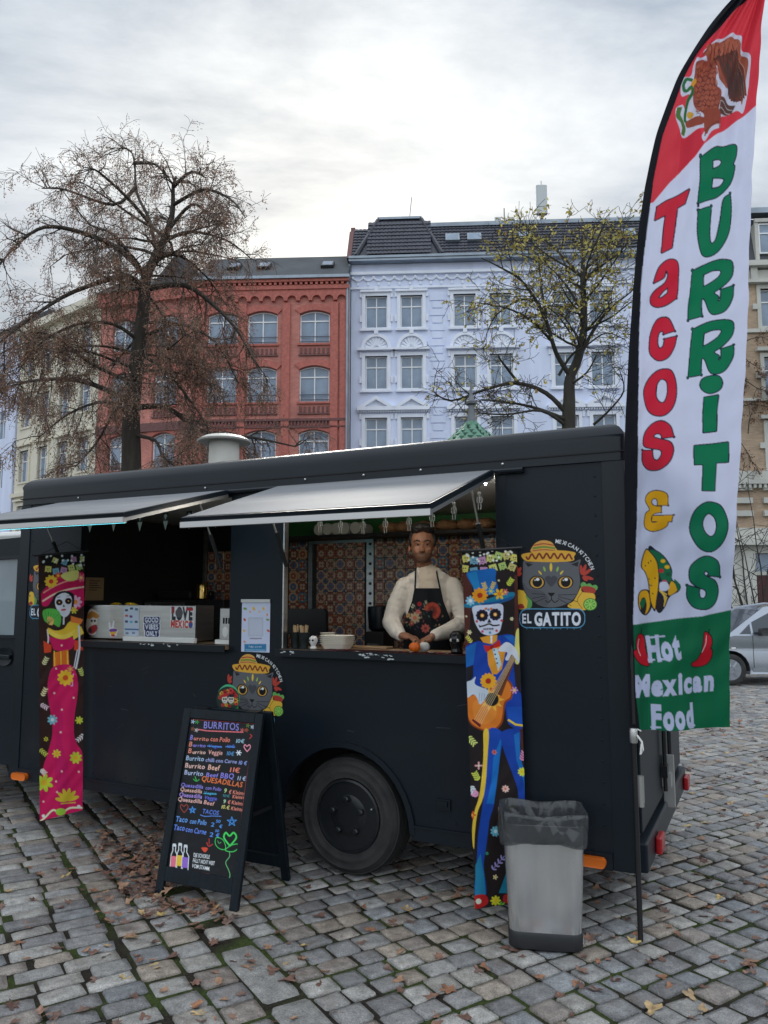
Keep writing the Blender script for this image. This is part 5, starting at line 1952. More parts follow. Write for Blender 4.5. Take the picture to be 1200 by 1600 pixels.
def bframe(flip):
    k = MB()

    def pt(x, t, off):
        p = bp(x, t, off)
        return Vector((p.x, 2 * DT + .08 - p.y, p.z)) if flip else p

    def bar(x0, x1, t0, t1, o0=-.012, o1=.014):
        vs_ = [pt(x, t, o) for o in (o0, o1) for x, t in ((x0, t0), (x1, t0), (x1, t1), (x0, t1))]
        k.add(vs_, [(0, 1, 2, 3), (4, 7, 6, 5), (0, 4, 5, 1), (1, 5, 6, 2), (2, 6, 7, 3), (3, 7, 4, 0)])
    s = .052
    bar(0, s, 0, 1)
    bar(bw_ - s, bw_, 0, 1)
    bar(s + .0005, bw_ - s - .0005, .945, 1, -.012, .0135)
    bar(s + .0005, bw_ - s - .0005, .075, .15, -.012, .0135)
    return k.build('frame' if not flip else 'rear_frame', m_bwood, brd, bevel=.003, seg=1)


bframe(False)
bframe(True)
k = MB()
vs_ = [bp(x, t, 0) for x, t in ((.053, .15), (bw_ - .053, .15), (bw_ - .053, .944), (.053, .944))]
k.add([Vector((p.x, 2 * DT + .08 - p.y, p.z)) for p in vs_], [(3, 2, 1, 0)])
k.build('rear_panel', m_bwood, brd, fix=False)
for x in (.03, bw_ - .03):
    MB().obox((x, .16, .45), (x, 2 * DT + .08 - .16, .45), .006, .02).build('stay_bar', m_steelb, brd)
MB().box(.06, .14, DT + .02, DT + .06, HT - .02, HT + .004).box(bw_ - .14, bw_ - .06, DT + .02, DT + .06, HT - .02, HT + .004).build('hinge', m_steelb, brd)
nu, nv = 200, 380
o0 = BM @ bp(.052, .946, 0)
P = grid3(o0, BM.to_3x3() @ Vector((bw_ - .104, 0, 0)), BM.to_3x3() @ (bp(0, .149) - bp(0, .946)), nu, nv)
art = Art(P, (22, 24, 28)).at(230, 1000, 3.636)
for i in range(60):      # wiped chalk dust
    art.ell(random.uniform(90, 620), random.uniform(440, 1420), random.uniform(20, 60), random.uniform(6, 20), (44, 47, 52), random.uniform(-20, 20), .12)
PUR, COR, PNK, WBL, BLC, ORG = (150, 140, 236), (246, 150, 130), (250, 180, 190), (170, 204, 240), (90, 160, 250), (240, 130, 80)
J = dict(jit=.05, gap=.05)
# geometry of the ruled lines as they stand on the board
art.textw('BURRITOS', 318, 522, 500, 514, 40, (150, 144, 226), bold=.006, **J)
art.line([(290, 508), (340, 516), (440, 520), (545, 524)], 6, (240, 120, 130)).line([(245, 452), (420, 462), (610, 476)], 3, (170, 60, 60))
for (x, y, c) in ((260, 464, (200, 220, 250)), (283, 466, (60, 170, 80)), (258, 505, (150, 90, 60)), (280, 512, (220, 210, 210)), (598, 494, (220, 230, 250)), (572, 486, (110, 150, 60)), (564, 512, (190, 90, 50)), (540, 512, (220, 110, 110))):
    for q in range(5):
        art.line([(x + 3 * math.cos(q * 1.26), y + 3 * math.sin(q * 1.26)), (x + 11 * math.cos(q * 1.26), y + 11 * math.sin(q * 1.26))], 4, c)
lines = [
    ([('B', 240, 258, 566, 568, PUR, 34), ('urrito', 262, 350, 569, 574, COR, 26), ('con Pollo', 358, 470, 574, 580, (250, 140, 120), 32), ('10€', 498, 552, 583, 587, (160, 200, 220), 26)]),
    ([('B', 234, 256, 604, 606, COR, 34), ('urrito', 258, 332, 606, 610, PUR, 22), ('Vegan', 348, 422, 610, 614, (80, 110, 210), 22), ('10€', 448, 496, 612, 614, (80, 110, 210), 20)]),
    ([('B', 230, 252, 642, 644, COR, 34), ('urrito', 256, 332, 645, 649, (250, 206, 190), 24), ('Veggie', 346, 428, 648, 652, (250, 186, 176), 30), ('10€', 446, 494, 654, 657, (90, 160, 220), 26)]),
    ([('Burrito', 218, 322, 682, 688, (180, 210, 240), 32), ('chilli con Carne', 330, 510, 690, 702, (170, 180, 240), 25), ('10 €', 514, 566, 706, 711, (150, 170, 240), 26)]),
    ([('Burrito', 212, 328, 724, 733, (250, 206, 196), 32), ('Beef', 342, 412, 736, 742, (250, 196, 176), 36), ('11€', 460, 526, 748, 754, (250, 140, 120), 32)]),
    ([('Burrito', 208, 318, 764, 772, (190, 206, 240), 32), ('Beef', 332, 404, 776, 781, PUR, 28), ('BBQ', 412, 492, 783, 790, PUR, 36), ('11 €', 506, 560, 794, 800, (190, 206, 240), 28)]),
    ([('QUESADILLAS', 306, 540, 800, 838, (244, 128, 70), 36)]),
    ([('Quesadilla', 190, 318, 832, 846, PUR, 26), ('con Pollo', 330, 420, 848, 858, PUR, 24), ('9', 434, 450, 868, 870, (200, 230, 150), 30), ('€ Kleinte', 462, 556, 872, 882, COR, 26)]),
    ([('Quesadilla', 186, 312, 858, 872, (250, 196, 180), 26), ('Vegan', 322, 392, 874, 880, (80, 170, 220), 18), ('10€', 424, 470, 890, 894, (70, 140, 150), 18), ('Kleinte', 482, 552, 898, 904, COR, 24)]),
    ([('Quesadilla', 180, 312, 888, 902, (186, 156, 240), 28), ('Veggie', 324, 396, 904, 912, (110, 120, 240), 26), ('9', 430, 446, 926, 928, (190, 230, 190), 26), ('€ Kleinte', 456, 550, 930, 940, COR, 25)]),
    ([('Quesadilla', 172, 312, 914, 930, (250, 200, 190), 28), ('Beef', 318, 380, 932, 942, (250, 190, 180), 28), ('10.€', 416, 468, 956, 962, (230, 220, 130), 24), ('Kleinte', 474, 544, 964, 974, COR, 25)]),
    ([('TACOS', 312, 405, 984, 996, (100, 140, 240), 30)]),
    ([('Taco', 160, 228, 1030, 1038, (110, 170, 250), 38), ('con Pollo', 240, 336, 1040, 1052, (110, 170, 250), 34), ('2', 360, 382, 1058, 1060, BLC, 28), ('50', 388, 416, 1036, 1040, BLC, 20), ('€', 408, 426, 1066, 1068, BLC, 22)]),
    ([('Taco', 148, 212, 1078, 1084, (110, 150, 250), 38), ('con Carne', 216, 334, 1088, 1106, (110, 150, 250), 36), ('2', 352, 376, 1116, 1118, BLC, 30), ('50', 384, 408, 1090, 1093, BLC, 18), ('€', 388, 410, 1118, 1120, BLC, 24)]),
]
for ln in lines:
    for (s, x0, x1, y0, y1, c, h) in ln:
        art.textw(s, x0, x1, y0, y1, h * .82, c, bold=.012, shear=.12, **J)
art.line([(342, 602), (424, 608)], 5, (80, 150, 230)).line([(446, 606), (498, 608)], 5, (80, 150, 230)).line([(320, 872), (394, 876)], 4, (80, 190, 220))
art.line([(302, 994), (330, 1002), (370, 1000), (420, 1002)], 4, (100, 150, 240), True)


def heart(x, y, s, w, c):
    art.line([(x, y + s), (x - s * .8, y - s * .1), (x - s * .55, y - s * .8), (x - s * .05, y - s * .35), (x + s * .5, y - s * .8), (x + s * .85, y - s * .1), (x, y + s)], w, c, True)


heart(568, 612, 22, 5, (250, 160, 180))
heart(210, 955, 26, 3, (190, 80, 70))
heart(470, 1128, 42, 9, (70, 220, 100))
for (x, y, s) in ((257, 966, 20), (481, 1032, 28)):
    pts = [(x + s * math.cos(R(-90 + 144 * q)), y + s * math.sin(R(-90 + 144 * q))) for q in range(6)]
    art.line(pts, 4, (70, 150, 230))
art.line([(505, 640), (535, 640)], 5, (230, 240, 250)).line([(512, 628), (528, 654)], 5, (230, 240, 250)).line([(528, 628), (512, 654)], 5, (230, 240, 250))
art.line([(388, 1130), (400, 1122), (430, 1135), (445, 1170), (440, 1190), (410, 1185), (388, 1160)], 4, (70, 210, 100), True, True).line([(445, 1190), (480, 1165), (515, 1160), (520, 1180), (490, 1202), (455, 1200)], 5, (70, 210, 100), True, True)
art.line([(466, 1200), (468, 1230), (446, 1265), (464, 1310), (470, 1340), (458, 1376)], 4, (110, 200, 130), True)
art.line([(338, 1150), (350, 1172), (372, 1160)], 5, (200, 60, 60), True).line([(352, 1128), (352, 1160)], 4, (200, 60, 60)).line([(400, 1140), (408, 1155), (420, 1148)], 3, (90, 200, 120), True)
art.line([(585, 536), (594, 545), (582, 560)], 5, (210, 60, 60), True).line([(272, 775), (280, 800)], 5, (60, 180, 80)).line([(262, 790), (280, 802), (296, 792)], 5, (60, 180, 80), True)
art.line([(218, 580), (196, 700)], 3, (120, 200, 130)).line([(190, 760), (100, 1340)], 3, (50, 150, 80))
art.line([(592, 630), (575, 720), (555, 850), (535, 1020)], 3.5, (150, 60, 60), True)
art.line([(96, 1352), (218, 1375)], 5, (220, 232, 240)).line([(238, 1380), (366, 1402)], 5, (200, 230, 220)).line([(368, 1402), (478, 1418)], 4, (70, 190, 110))
for (x, c, dy) in ((150, (236, 120, 140), 4), (183, (236, 200, 60), 0), (214, (150, 110, 210), 10)):
    bt = [(x - 8 + 4, 1160 + dy), (x + 9 + 4, 1162 + dy), (x + 10, 1195 + dy), (x + 22, 1220 + dy), (x + 16, 1318 + dy), (x - 22, 1312 + dy), (x - 14, 1215 + dy), (x - 4, 1192 + dy)]
    art.line(bt, 4.5, (232, 240, 244), closed=True)
    art.poly([(x - 14, 1222 + dy), (x + 20, 1226 + dy), (x + 16, 1286 + dy), (x - 18, 1282 + dy)], c)
    art.poly([(x - 4, 1152 + dy), (x + 14, 1154 + dy), (x + 13, 1170 + dy), (x - 5, 1168 + dy)], (220, 228, 232))
art.textw('DIE SCHORLE', 262, 354, 1231, 1243, 22, (226, 232, 236), bold=.02, gap=.02)
art.textw('FÄLLT NICHT WEIT', 258, 382, 1262, 1280, 22, (226, 232, 236), bold=.02, gap=.02)
art.textw('VOM STAMM.', 253, 355, 1292, 1311, 22, (226, 232, 236), bold=.02, gap=.02)
art.line([(252, 1314), (352, 1330)], 3, (150, 60, 66)).blob([(308, 1182), (330, 1178), (345, 1186), (328, 1206)], (226, 80, 54))
link('chalk_panel', art.mesh('chalk_panel', mk_print('chalkboard_print', 0.55, grain=.08), offset=to_local(P, brd), keep_all=True), brd)

# round tin sign standing on the board
dc = at_depth(356, 1092, FL.y + .18)
disc = thing('round_sign', 'small round skull couple sign with green rim on top of the chalkboard', 'sign', (dc.x, dc.y, dc.z), ba)
DR = .082
rim = MB().lathe([(.001, .012), (DR, .012), (DR + .003, .006), (DR, -.002), (DR - .004, -.004)], 36, axis='y', sx=.96).build('rim', mk('green_rim', lin((52, 160, 110)), .5), disc, smooth=True)
DM = Matrix.Translation(dc) @ Matrix.Rotation(ba, 4, 'Z')
P = grid3(DM @ Vector((-DR, -.0045, DR)), DM.to_3x3() @ Vector((2 * DR, 0, 0)), (0, 0, -2 * DR), 70, 70)
art = Art(P, (0, 0, 0), 0.0).at(230, 1000, 3.636)
ccx, ccy = (dc.x and 455), 334
px_, py_ = proj_np(np.array(dc))
ccx, ccy = (px_ - 230) * 3.636, (py_ - 1000) * 3.636
art.ell(ccx, ccy, 66, 71, (36, 52, 44), n=40)
for i in range(26):
    a_, r_ = random.uniform(0, 6.28), random.uniform(30, 56)
    art.flower(ccx + r_ * math.cos(a_), ccy + r_ * math.sin(a_), random.uniform(10, 17), 7, random.choice([(170, 34, 40), (196, 60, 60), (70, 110, 60), (206, 160, 60)]), (90, 16, 24))
for e in (-17, 18):
    art.ell(ccx + e, ccy + 4, 17, 22, (206, 200, 190)).ell(ccx + e - 6, ccy + 1, 5, 6, (24, 22, 24)).ell(ccx + e + 6, ccy + 1, 5, 6, (24, 22, 24)).line([(ccx + e - 6, ccy + 16), (ccx + e + 6, ccy + 16)], 3, (60, 50, 50))
art.ell(ccx - 17, ccy - 20, 28, 9, (176, 44, 48), -12).ell(ccx + 20, ccy - 18, 18, 9, (40, 34, 40))
link('printed_face', art.mesh('printed_face', mk_print('tin_print', .4), offset=to_local(P, disc)), disc)

# ================================================================ steel bin with liner
bn = thing('waste_bin', 'brushed steel waste bin with black base and grey bin liner on the cobbles', 'bin', (.775, 3.9, 0), R(-9))
m_bin = mk('bin_steel', (0.74, 0.75, 0.76), 0.24, 0.9, var=0.06, vscale=2.5, bump=.02, bscale=20, stretch=(12, 12, .6))
m_liner = bpy.data.materials.new('grey_bin_liner')
m_liner.use_nodes = True
_lt = m_liner.node_tree
_lb = _lt.nodes['Principled BSDF']
_lb.inputs['Base Color'].default_value = (0.06, 0.065, 0.07, 1)
_lb.inputs['Roughness'].default_value = 0.2
_tr = _lt.nodes.new('ShaderNodeBsdfTransparent')
_ms = _lt.nodes.new('ShaderNodeMixShader')
_ms.inputs[0].default_value = 0.22
_lt.links.new(_lb.outputs[0], _ms.inputs[1])
_lt.links.new(_tr.outputs[0], _ms.inputs[2])
_lt.links.new(_ms.outputs[0], _lt.nodes['Material Output'].inputs[0])
_ln = _lt.nodes.new('ShaderNodeTexVoronoi')
_ln.feature = 'DISTANCE_TO_EDGE'
_ln.inputs['Scale'].default_value = 17
_lc = _lt.nodes.new('ShaderNodeTexCoord')
_lm = _lt.nodes.new('ShaderNodeMapping')
_lm.inputs['Scale'].default_value = (1, 1, .45)
_lm.inputs['Rotation'].default_value = (.4, .3, .2)
_lt.links.new(_lc.outputs['Object'], _lm.inputs[0])
_lt.links.new(_lm.outputs[0], _ln.inputs[0])
_lbp = _lt.nodes.new('ShaderNodeBump')
_lbp.inputs['Strength'].default_value, _lbp.inputs['Distance'].default_value = .75, .03
_lt.links.new(_ln.outputs[0], _lbp.inputs['Height'])
_lt.links.new(_lbp.outputs[0], _lb.inputs['Normal'])
m_bplast = mk('black_plastic', (0.012, 0.013, 0.015), 0.45)


def rings(spec, n=8):
    """stack of rounded rectangles: (half w, half d, radius, z)"""
    vs_, fs_ = [], []
    for (a, b, r, z) in spec:
        vs_ += [(x, y, z) for x, y in rrect(-a, -b, a, b, r, n)]
    m = len(vs_) // len(spec)
    for i in range(len(spec) - 1):
        for q in range(m):
            fs_.append((i * m + q, i * m + (q + 1) % m, (i + 1) * m + (q + 1) % m, (i + 1) * m + q))
    return vs_, fs_, m


vs_, fs_, m_ = rings([(.168, .118, .05, .075), (.192, .132, .055, .57), (.19, .13, .054, .572)])
MB().add(vs_, fs_).build('body', m_bin, bn, smooth=True, fix=False)
vs_, fs_, m_ = rings([(.155, .108, .045, .0), (.172, .122, .052, .012), (.174, .124, .052, .07), (.168, .118, .05, .085)])
MB().add(vs_, fs_ + [tuple(range(m_))[::-1]]).build('base', m_bplast, bn, smooth=True, fix=False)
MB().box(.1735, .1765, -.05, -.02, .02, .06).build('price_tag', m_white, bn)
nl = 96


def even(pts, n):
    p = np.array(list(pts) + [pts[0]])
    L = np.concatenate([[0], np.cumsum(np.hypot(*np.diff(p, axis=0).T))])
    t = np.linspace(0, L[-1], n, endpoint=False)
    return list(zip(np.interp(t, L, p[:, 0]), np.interp(t, L, p[:, 1])))


vs_, fs_ = [], []
prof_ = [(1.0, .482), (1.025, .49), (1.05, .515), (1.05, .55), (1.045, .6), (1.03, .622), (.98, .618), (.9, .585), (.84, .46), (.8, .25), (.4, .2), (.01, .2)]
rl_ = random.Random(3)
ph_ = [rl_.uniform(0, 6.28) for _ in range(6)]
for j, (s, z) in enumerate(prof_):
    base = even(rrect(-.198 * s, -.138 * s, .198 * s, .138 * s, .055 * s, 8), nl)
    for i in range(nl):
        x, y = base[i]
        a = i / nl * 2 * math.pi
        w = (.005 * math.sin(4 * a + ph_[0] + j * .8) + .0035 * math.sin(15 * a + ph_[1] - j * .9) + .003 * math.sin(27 * a + ph_[2] + j * 1.3)) * (1 if j < 9 else .2)
        zz_ = z + (.007 * math.sin(3 * a + ph_[3]) + .004 * math.sin(7 * a + ph_[4]) if j < 2 else .007 * math.sin(4 * a + ph_[5] + j * .2) if j < 8 else 0)
        d = math.hypot(x, y) or 1
        vs_.append((x + x / d * w, y + y / d * w, zz_))
for j in range(len(prof_) - 1):
    for i in range(nl):
        fs_.append((j * nl + i, j * nl + (i + 1) % nl, (j + 1) * nl + (i + 1) % nl, (j + 1) * nl + i))
MB().add(vs_, fs_).build('bin_liner', m_liner, bn, smooth='all', fix=False)

# ================================================================ feather flag
FY = ground_at(1001, 1470).y
flag = thing('feather_flag', 'tall feather flag in green, white and red reading tacos and burritos', 'flag', (ground_at(1001, 1470).x, FY, 0))
OUT = [(-44, 1190), (-20, 1164), (0, 1141), (37, 1110), (75, 1085), (117, 1060), (155, 1045), (210, 1025), (250, 1016), (295, 1007), (362, 997), (400, 994), (455, 989), (555, 982), (655, 977), (705, 975), (819, 976), (976, 979), (1081, 982), (1143, 985)]
INN = [(-44, 1194), (-20, 1188), (0, 1167), (20, 1145), (37, 1130), (57, 1110), (82, 1090), (117, 1070), (155, 1057), (212, 1035), (275, 1022), (325, 1015), (390, 1007), (442, 1001), (555, 997), (655, 996), (767, 995), (971, 989), (1089, 994), (1143, 1001)]
RGT = [(-44, 1197), (0, 1193), (75, 1187), (162, 1182), (225, 1180), (375, 1172), (467, 1169), (592, 1162), (667, 1157), (775, 1152), (806, 1150), (953, 1144), (1081, 1142), (1138, 1144), (1143, 1144)]
nvf, nuf = 1090, 176
ys = np.linspace(-43, 1141, nvf)
xo = np.interp(ys, *zip(*OUT))
xi = np.interp(ys, *zip(*INN))
xr = np.interp(ys, *zip(*RGT))
ker = np.ones(25) / 25


def sm(a):
    return np.convolve(np.pad(a, 12, 'edge'), ker, 'valid')


xo, xi, xr = sm(xo), sm(xi), sm(xr)
s = np.linspace(0, 1, nuf)[None, :]
PX = xo[:, None] * (1 - s) + xr[:, None] * s
PYl = ys[:, None] + 0 * s + np.clip((ys[:, None] - 960) / 180, 0, 1) * (-6 * s * s + 2 * s)
a_, b_ = (PX - 600) / FPX, -(PYl - 800) / FPX
rx, ry, rz = a_, COSP - b_ * SINP, SINP + b_ * COSP
tt = FY / ry
P = np.stack([rx * tt, ry * tt, CAM_H + rz * tt], -1)
art = Art(P, (214, 220, 246))
art.at(960, 0, 4)
REDF, GRN, YEL = (206, 44, 66), (6, 122, 84), (240, 176, 20)
art.poly([(0, -200), (1000, -200), (940, 0), (890, 655), (800, 730), (560, 900), (500, 985), (340, 1150), (240, 1270), (150, 1290), (0, 1300)], (216, 60, 76))
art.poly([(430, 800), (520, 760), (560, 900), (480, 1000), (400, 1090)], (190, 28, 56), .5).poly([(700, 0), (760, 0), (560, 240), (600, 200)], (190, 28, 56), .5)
# emblem on the red field: a brown eagle on a white patch, holding a green snake
EAG = [(480, 470), (500, 400), (525, 345), (560, 360), (570, 300), (660, 245), (760, 228), (815, 290), (850, 380), (845, 520), (815, 690), (760, 690), (660, 740), (655, 800), (600, 830), (562, 885), (545, 850), (575, 800), (520, 810), (430, 855), (385, 760), (385, 680), (420, 660), (440, 690), (470, 600), (425, 600), (418, 530), (440, 480)]
art.blob(EAG, (206, 208, 230))
BR = (150, 74, 60)
art.blob([(560, 350), (580, 300), (660, 262), (750, 250), (790, 300), (832, 380), (825, 500), (800, 650), (780, 560), (765, 640), (745, 560), (720, 590), (700, 560), (680, 570), (650, 500), (630, 420)], (158, 84, 66))
art.blob([(520, 375), (560, 385), (600, 375), (628, 420), (630, 520), (655, 590), (640, 690), (640, 770), (600, 790), (570, 740), (520, 700), (500, 640), (495, 560), (500, 470)], BR)
for k in range(11):                                   # wing feathers in two fans, breast feathers in rows
    t_ = k / 10
    x0, y0, x1, y1 = 610 + 150 * t_, 300 - 10 * t_, 690 + 135 * t_, 540 + 90 * math.sin(t_ * 2.6)
    art.line([(x0, y0), ((x0 + x1) / 2 + 12, (y0 + y1) / 2), (x1, y1)], 17, (112 - 4 * (k % 2) * 6, 58, 50), True)
    art.line([(x0 + 8, y0), ((x0 + x1) / 2 + 20, (y0 + y1) / 2), (x1 + 6, y1 - 8)], 3, (196, 150, 130), True)
for k in range(8):
    art.ell(600 + k * 27, 305 + 14 * math.sin(k), 17, 40, (176, 100, 80), -12).line([(600 + k * 27, 275), (606 + k * 27, 340)], 3, (84, 36, 34))
for r_ in range(9):
    for q_ in range(5):
        xx, yy = 518 + q_ * 25 + (r_ % 2) * 12, 420 + r_ * 34
        art.ell(xx, yy, 11, 19, (172, 94, 74), 0, .7).line([(xx - 10, yy + 8), (xx, yy + 20), (xx + 10, yy + 8)], 3.5, (80, 34, 32), True)
for k in range(9):
    art.line([(690 + k * 14, 420 + (k % 3) * 25), (700 + k * 13, 560 + (k % 2) * 40)], 9, (70, 58, 60), a=.8)
for k in range(7):
    art.line([(600 + k * 26, 300 + k * 2), (610 + k * 22, 420)], 4, (90, 40, 38), True)
for k in range(14):
    art.line([(510 + (k % 4) * 34, 430 + k * 24), (530 + (k % 4) * 30, 460 + k * 22), (520 + (k % 4) * 34, 480 + k * 22)], 4, (92, 38, 36), True)
art.poly([(650, 625), (760, 655), (740, 700), (640, 730)], (96, 66, 62)).line([(650, 650), (745, 680)], 4, (200, 190, 190)).line([(645, 690), (730, 700)], 4, (200, 190, 190))
art.blob([(560, 690), (640, 700), (660, 770), (600, 800), (575, 840), (560, 800)], BR)
art.line([(600, 790), (640, 770), (655, 800)], 7, (120, 60, 50), True).line([(565, 850), (575, 810), (600, 795)], 7, (120, 60, 50), True)
art.blob([(505, 490), (480, 520), (470, 560), (480, 572), (495, 540), (518, 505)], (214, 150, 50)).ell(475, 715, 20, 24, (206, 160, 60))
art.line([(485, 500), (455, 490), (435, 530), (450, 570), (480, 545), (488, 580), (455, 640), (440, 740), (450, 760)], 20, (46, 112, 66), True).line([(405, 680), (395, 730), (420, 770), (435, 800), (430, 835)], 26, (84, 120, 60), True)
art.blob([(450, 760), (500, 735), (560, 750), (540, 785), (460, 795)], BR)

INK = (26, 36, 60)


def letter(col, outer_, holes_=(), smooth_=True, w=7):
    f = (lambda q: spline(q, 5)) if smooth_ else (lambda q: q)
    art.line(f(outer_), w * 2, INK, closed=True)
    for h in holes_:
        art.line(f(h), w * 2, INK, closed=True)
    loop = list(f(outer_))
    for h in holes_:
        hh = list(f(h))
        loop = loop + [loop[0]] + hh + [hh[0], loop[0]]
    art.poly(loop, col)


def sharp(pts):
    """repeat corner points so the smooth curve keeps its corners"""
    out = []
    for p in pts:
        out += [p[:2]] * (2 if len(p) > 2 else 1)
    return out


K = 1
art.at(960, 0, 4)
letter((8, 120, 84), sharp([(530, 1265, K), (540, 985, K), (640, 925), (750, 912), (758, 970), (735, 1035), (745, 1050), (720, 1150), (640, 1225), (530, 1262, K)]),
       [sharp([(606, 1070, K), (608, 1010, K), (650, 992), (677, 1000), (660, 1035), (606, 1070, K)]), sharp([(605, 1180, K), (606, 1120, K), (660, 1108), (690, 1120), (665, 1160), (605, 1182, K)])])
letter(GRN, sharp([(530, 1310, K), (605, 1290, K), (598, 1440), (605, 1515), (635, 1500), (660, 1400), (685, 1250), (722, 1215, K), (722, 1380), (700, 1480), (640, 1575), (570, 1597), (538, 1560), (526, 1440)]))
letter(REDF, [(262, 1300), (460, 1195), (436, 1278), (392, 1300), (355, 1552), (290, 1585), (312, 1355), (247, 1385)], (), False)
art.at(960, 380, 4)
letter((208, 36, 62), sharp([(242, 250, K), (275, 160), (330, 112), (380, 125), (397, 180), (395, 280), (384, 345, K), (320, 390), (265, 405), (228, 380), (225, 340), (255, 300), (305, 262), (325, 215), (312, 180), (298, 225), (242, 255, K)]),
       [sharp([(270, 345), (295, 310), (330, 280, K), (328, 318, K), (290, 348)])])
letter((208, 36, 62), sharp([(370, 552, K), (345, 480), (310, 467), (260, 490), (228, 560), (217, 640), (225, 700), (275, 735), (330, 715), (370, 650), (382, 588, K), (310, 605, K), (300, 650), (275, 660), (265, 620), (275, 565), (300, 548), (306, 570, K)]))
letter((208, 36, 62), [(300, 792), (355, 800), (385, 860), (388, 940), (360, 1030), (305, 1075), (245, 1070), (200, 1010), (185, 930), (210, 860), (255, 810)], [[(302, 850), (330, 870), (338, 930), (320, 985), (292, 996), (262, 960), (260, 895), (278, 858)]])
letter((208, 36, 62), sharp([(368, 1208, K), (350, 1140), (300, 1112), (240, 1130), (192, 1190), (185, 1260), (235, 1280), (290, 1290), (300, 1320), (275, 1355), (245, 1345), (236, 1295, K), (178, 1296, K), (180, 1370), (220, 1412), (290, 1408), (350, 1360), (370, 1290), (345, 1240), (280, 1222), (245, 1210), (262, 1188), (290, 1190), (303, 1215, K)]))
for dy, hk in ((0, 0), (372, 1)):
    y = dy
    letter(GRN, sharp([(468, 472 + y - hk * 14, K), (478, 320 + y), (494, 170 + y - hk * 4, K), (600, 118 + y), (690, 102 + y + hk * 10), (742, 110 + y + hk * 20), (735, 200 + y), (680, 265 + y), (625, 305 + y), (655, 330 + y), (650, 355 + y), (668, 350 + y), (672, 288 + y, K), (740, 268 + y, K), (735, 340 + y), (690, 420 + y), (630, 440 + y), (600, 420 + y), (575, 350 + y), (553, 345 + y), (550, 450 + y - hk * 8, K)]),
           [sharp([(560, 268 + y, K), (566, 185 + y, K), (620, 165 + y), (670, 170 + y), (655, 210 + y), (600, 250 + y)])])
letter(GRN, [(605, 828), (655, 830), (672, 870), (655, 915), (600, 937), (560, 920), (545, 885), (560, 845)])
letter(GRN, [(562, 965), (648, 950), (638, 1172), (557, 1182)], (), False)
letter(GRN, [(505, 1265), (706, 1246), (703, 1370), (632, 1372), (626, 1546), (547, 1546), (552, 1382), (503, 1383)], (), False)
art.at(960, 740, 3.81)
letter(YEL, sharp([(322, 185, K), (318, 120), (260, 100), (210, 115), (190, 160), (215, 212), (190, 240), (185, 310), (215, 340), (270, 335), (315, 312), (322, 285, K), (342, 282, K), (348, 248, K), (232, 250, K), (226, 282, K), (260, 284, K), (240, 292), (222, 285), (225, 255), (245, 235), (282, 228, K), (284, 195, K), (240, 190), (222, 165), (240, 145), (260, 155), (265, 185, K)]), (), True, 5)
letter(GRN, [(565, 172), (625, 190), (662, 250), (668, 330), (640, 410), (575, 462), (500, 440), (460, 370), (455, 300), (475, 230), (515, 188)], [[(565, 235), (600, 260), (610, 310), (595, 362), (568, 378), (535, 350), (522, 300), (535, 255)]])
letter(GRN, sharp([(630, 612, K), (615, 530), (560, 495), (500, 510), (450, 560), (445, 630), (480, 665), (540, 690), (550, 720), (535, 745), (510, 735), (505, 685, K), (430, 668, K), (435, 740), (480, 795), (550, 805), (600, 770), (622, 700), (605, 645), (550, 615), (530, 600), (540, 578), (560, 590), (558, 606, K)]))
# taco and burrito picture
art.blob([(140, 720), (170, 690), (215, 700), (230, 780), (200, 840), (165, 835), (140, 790)], INK).blob([(146, 722), (172, 697), (205, 706), (215, 780), (195, 832), (168, 825), (146, 785)], (236, 176, 30))
art.blob([(160, 750), (185, 740), (195, 790), (180, 840), (158, 815)], (40, 40, 40)).blob([(150, 770), (175, 745), (190, 752), (170, 800)], (20, 110, 70))
art.blob([(205, 450), (260, 455), (310, 500), (345, 570), (345, 630), (390, 660), (385, 700), (330, 735), (300, 800), (265, 830), (240, 760)], INK)
art.blob([(215, 455), (260, 462), (305, 505), (338, 575), (335, 640), (290, 640), (265, 560), (240, 490)], (18, 112, 74))
for (x, y, c) in ((285, 578, (214, 40, 60)), (295, 520, (240, 190, 40)), (318, 555, (240, 190, 40)), (300, 645, (214, 60, 110)), (322, 600, (20, 90, 60))):
    art.ell(x, y, 14, 12, c)
art.blob([(340, 640), (375, 690), (330, 725), (318, 700)], (240, 182, 40)).blob([(355, 630), (385, 655), (388, 690), (375, 695)], (18, 112, 74)).blob([(275, 650), (310, 645), (325, 680), (300, 700), (272, 690)], (214, 220, 244))
for k in range(6):
    art.line([(262 + k * 10, 690 + k * 9), (310 - k * 3, 720 + k * 14)], 7, (240, 200, 90))
art.blob([(255, 740), (290, 750), (285, 800), (262, 822), (246, 790)], (50, 40, 42))
art.poly(spline([(190, 447), (228, 470), (262, 520), (274, 590), (272, 660), (255, 760), (242, 822), (215, 760), (205, 660), (185, 590), (160, 545)]), INK)
art.poly(spline([(193, 455), (226, 477), (257, 525), (268, 590), (265, 660), (250, 750), (241, 806), (221, 756), (211, 660), (191, 590), (168, 546)]), (238, 180, 20))
for (x, y) in ((208, 530), (222, 520), (210, 628), (248, 622), (232, 714), (190, 548)):
    art.ell(x, y, 4, 5, (60, 50, 40))
art.line([(212, 660), (220, 668), (230, 664)], 4, INK, True)
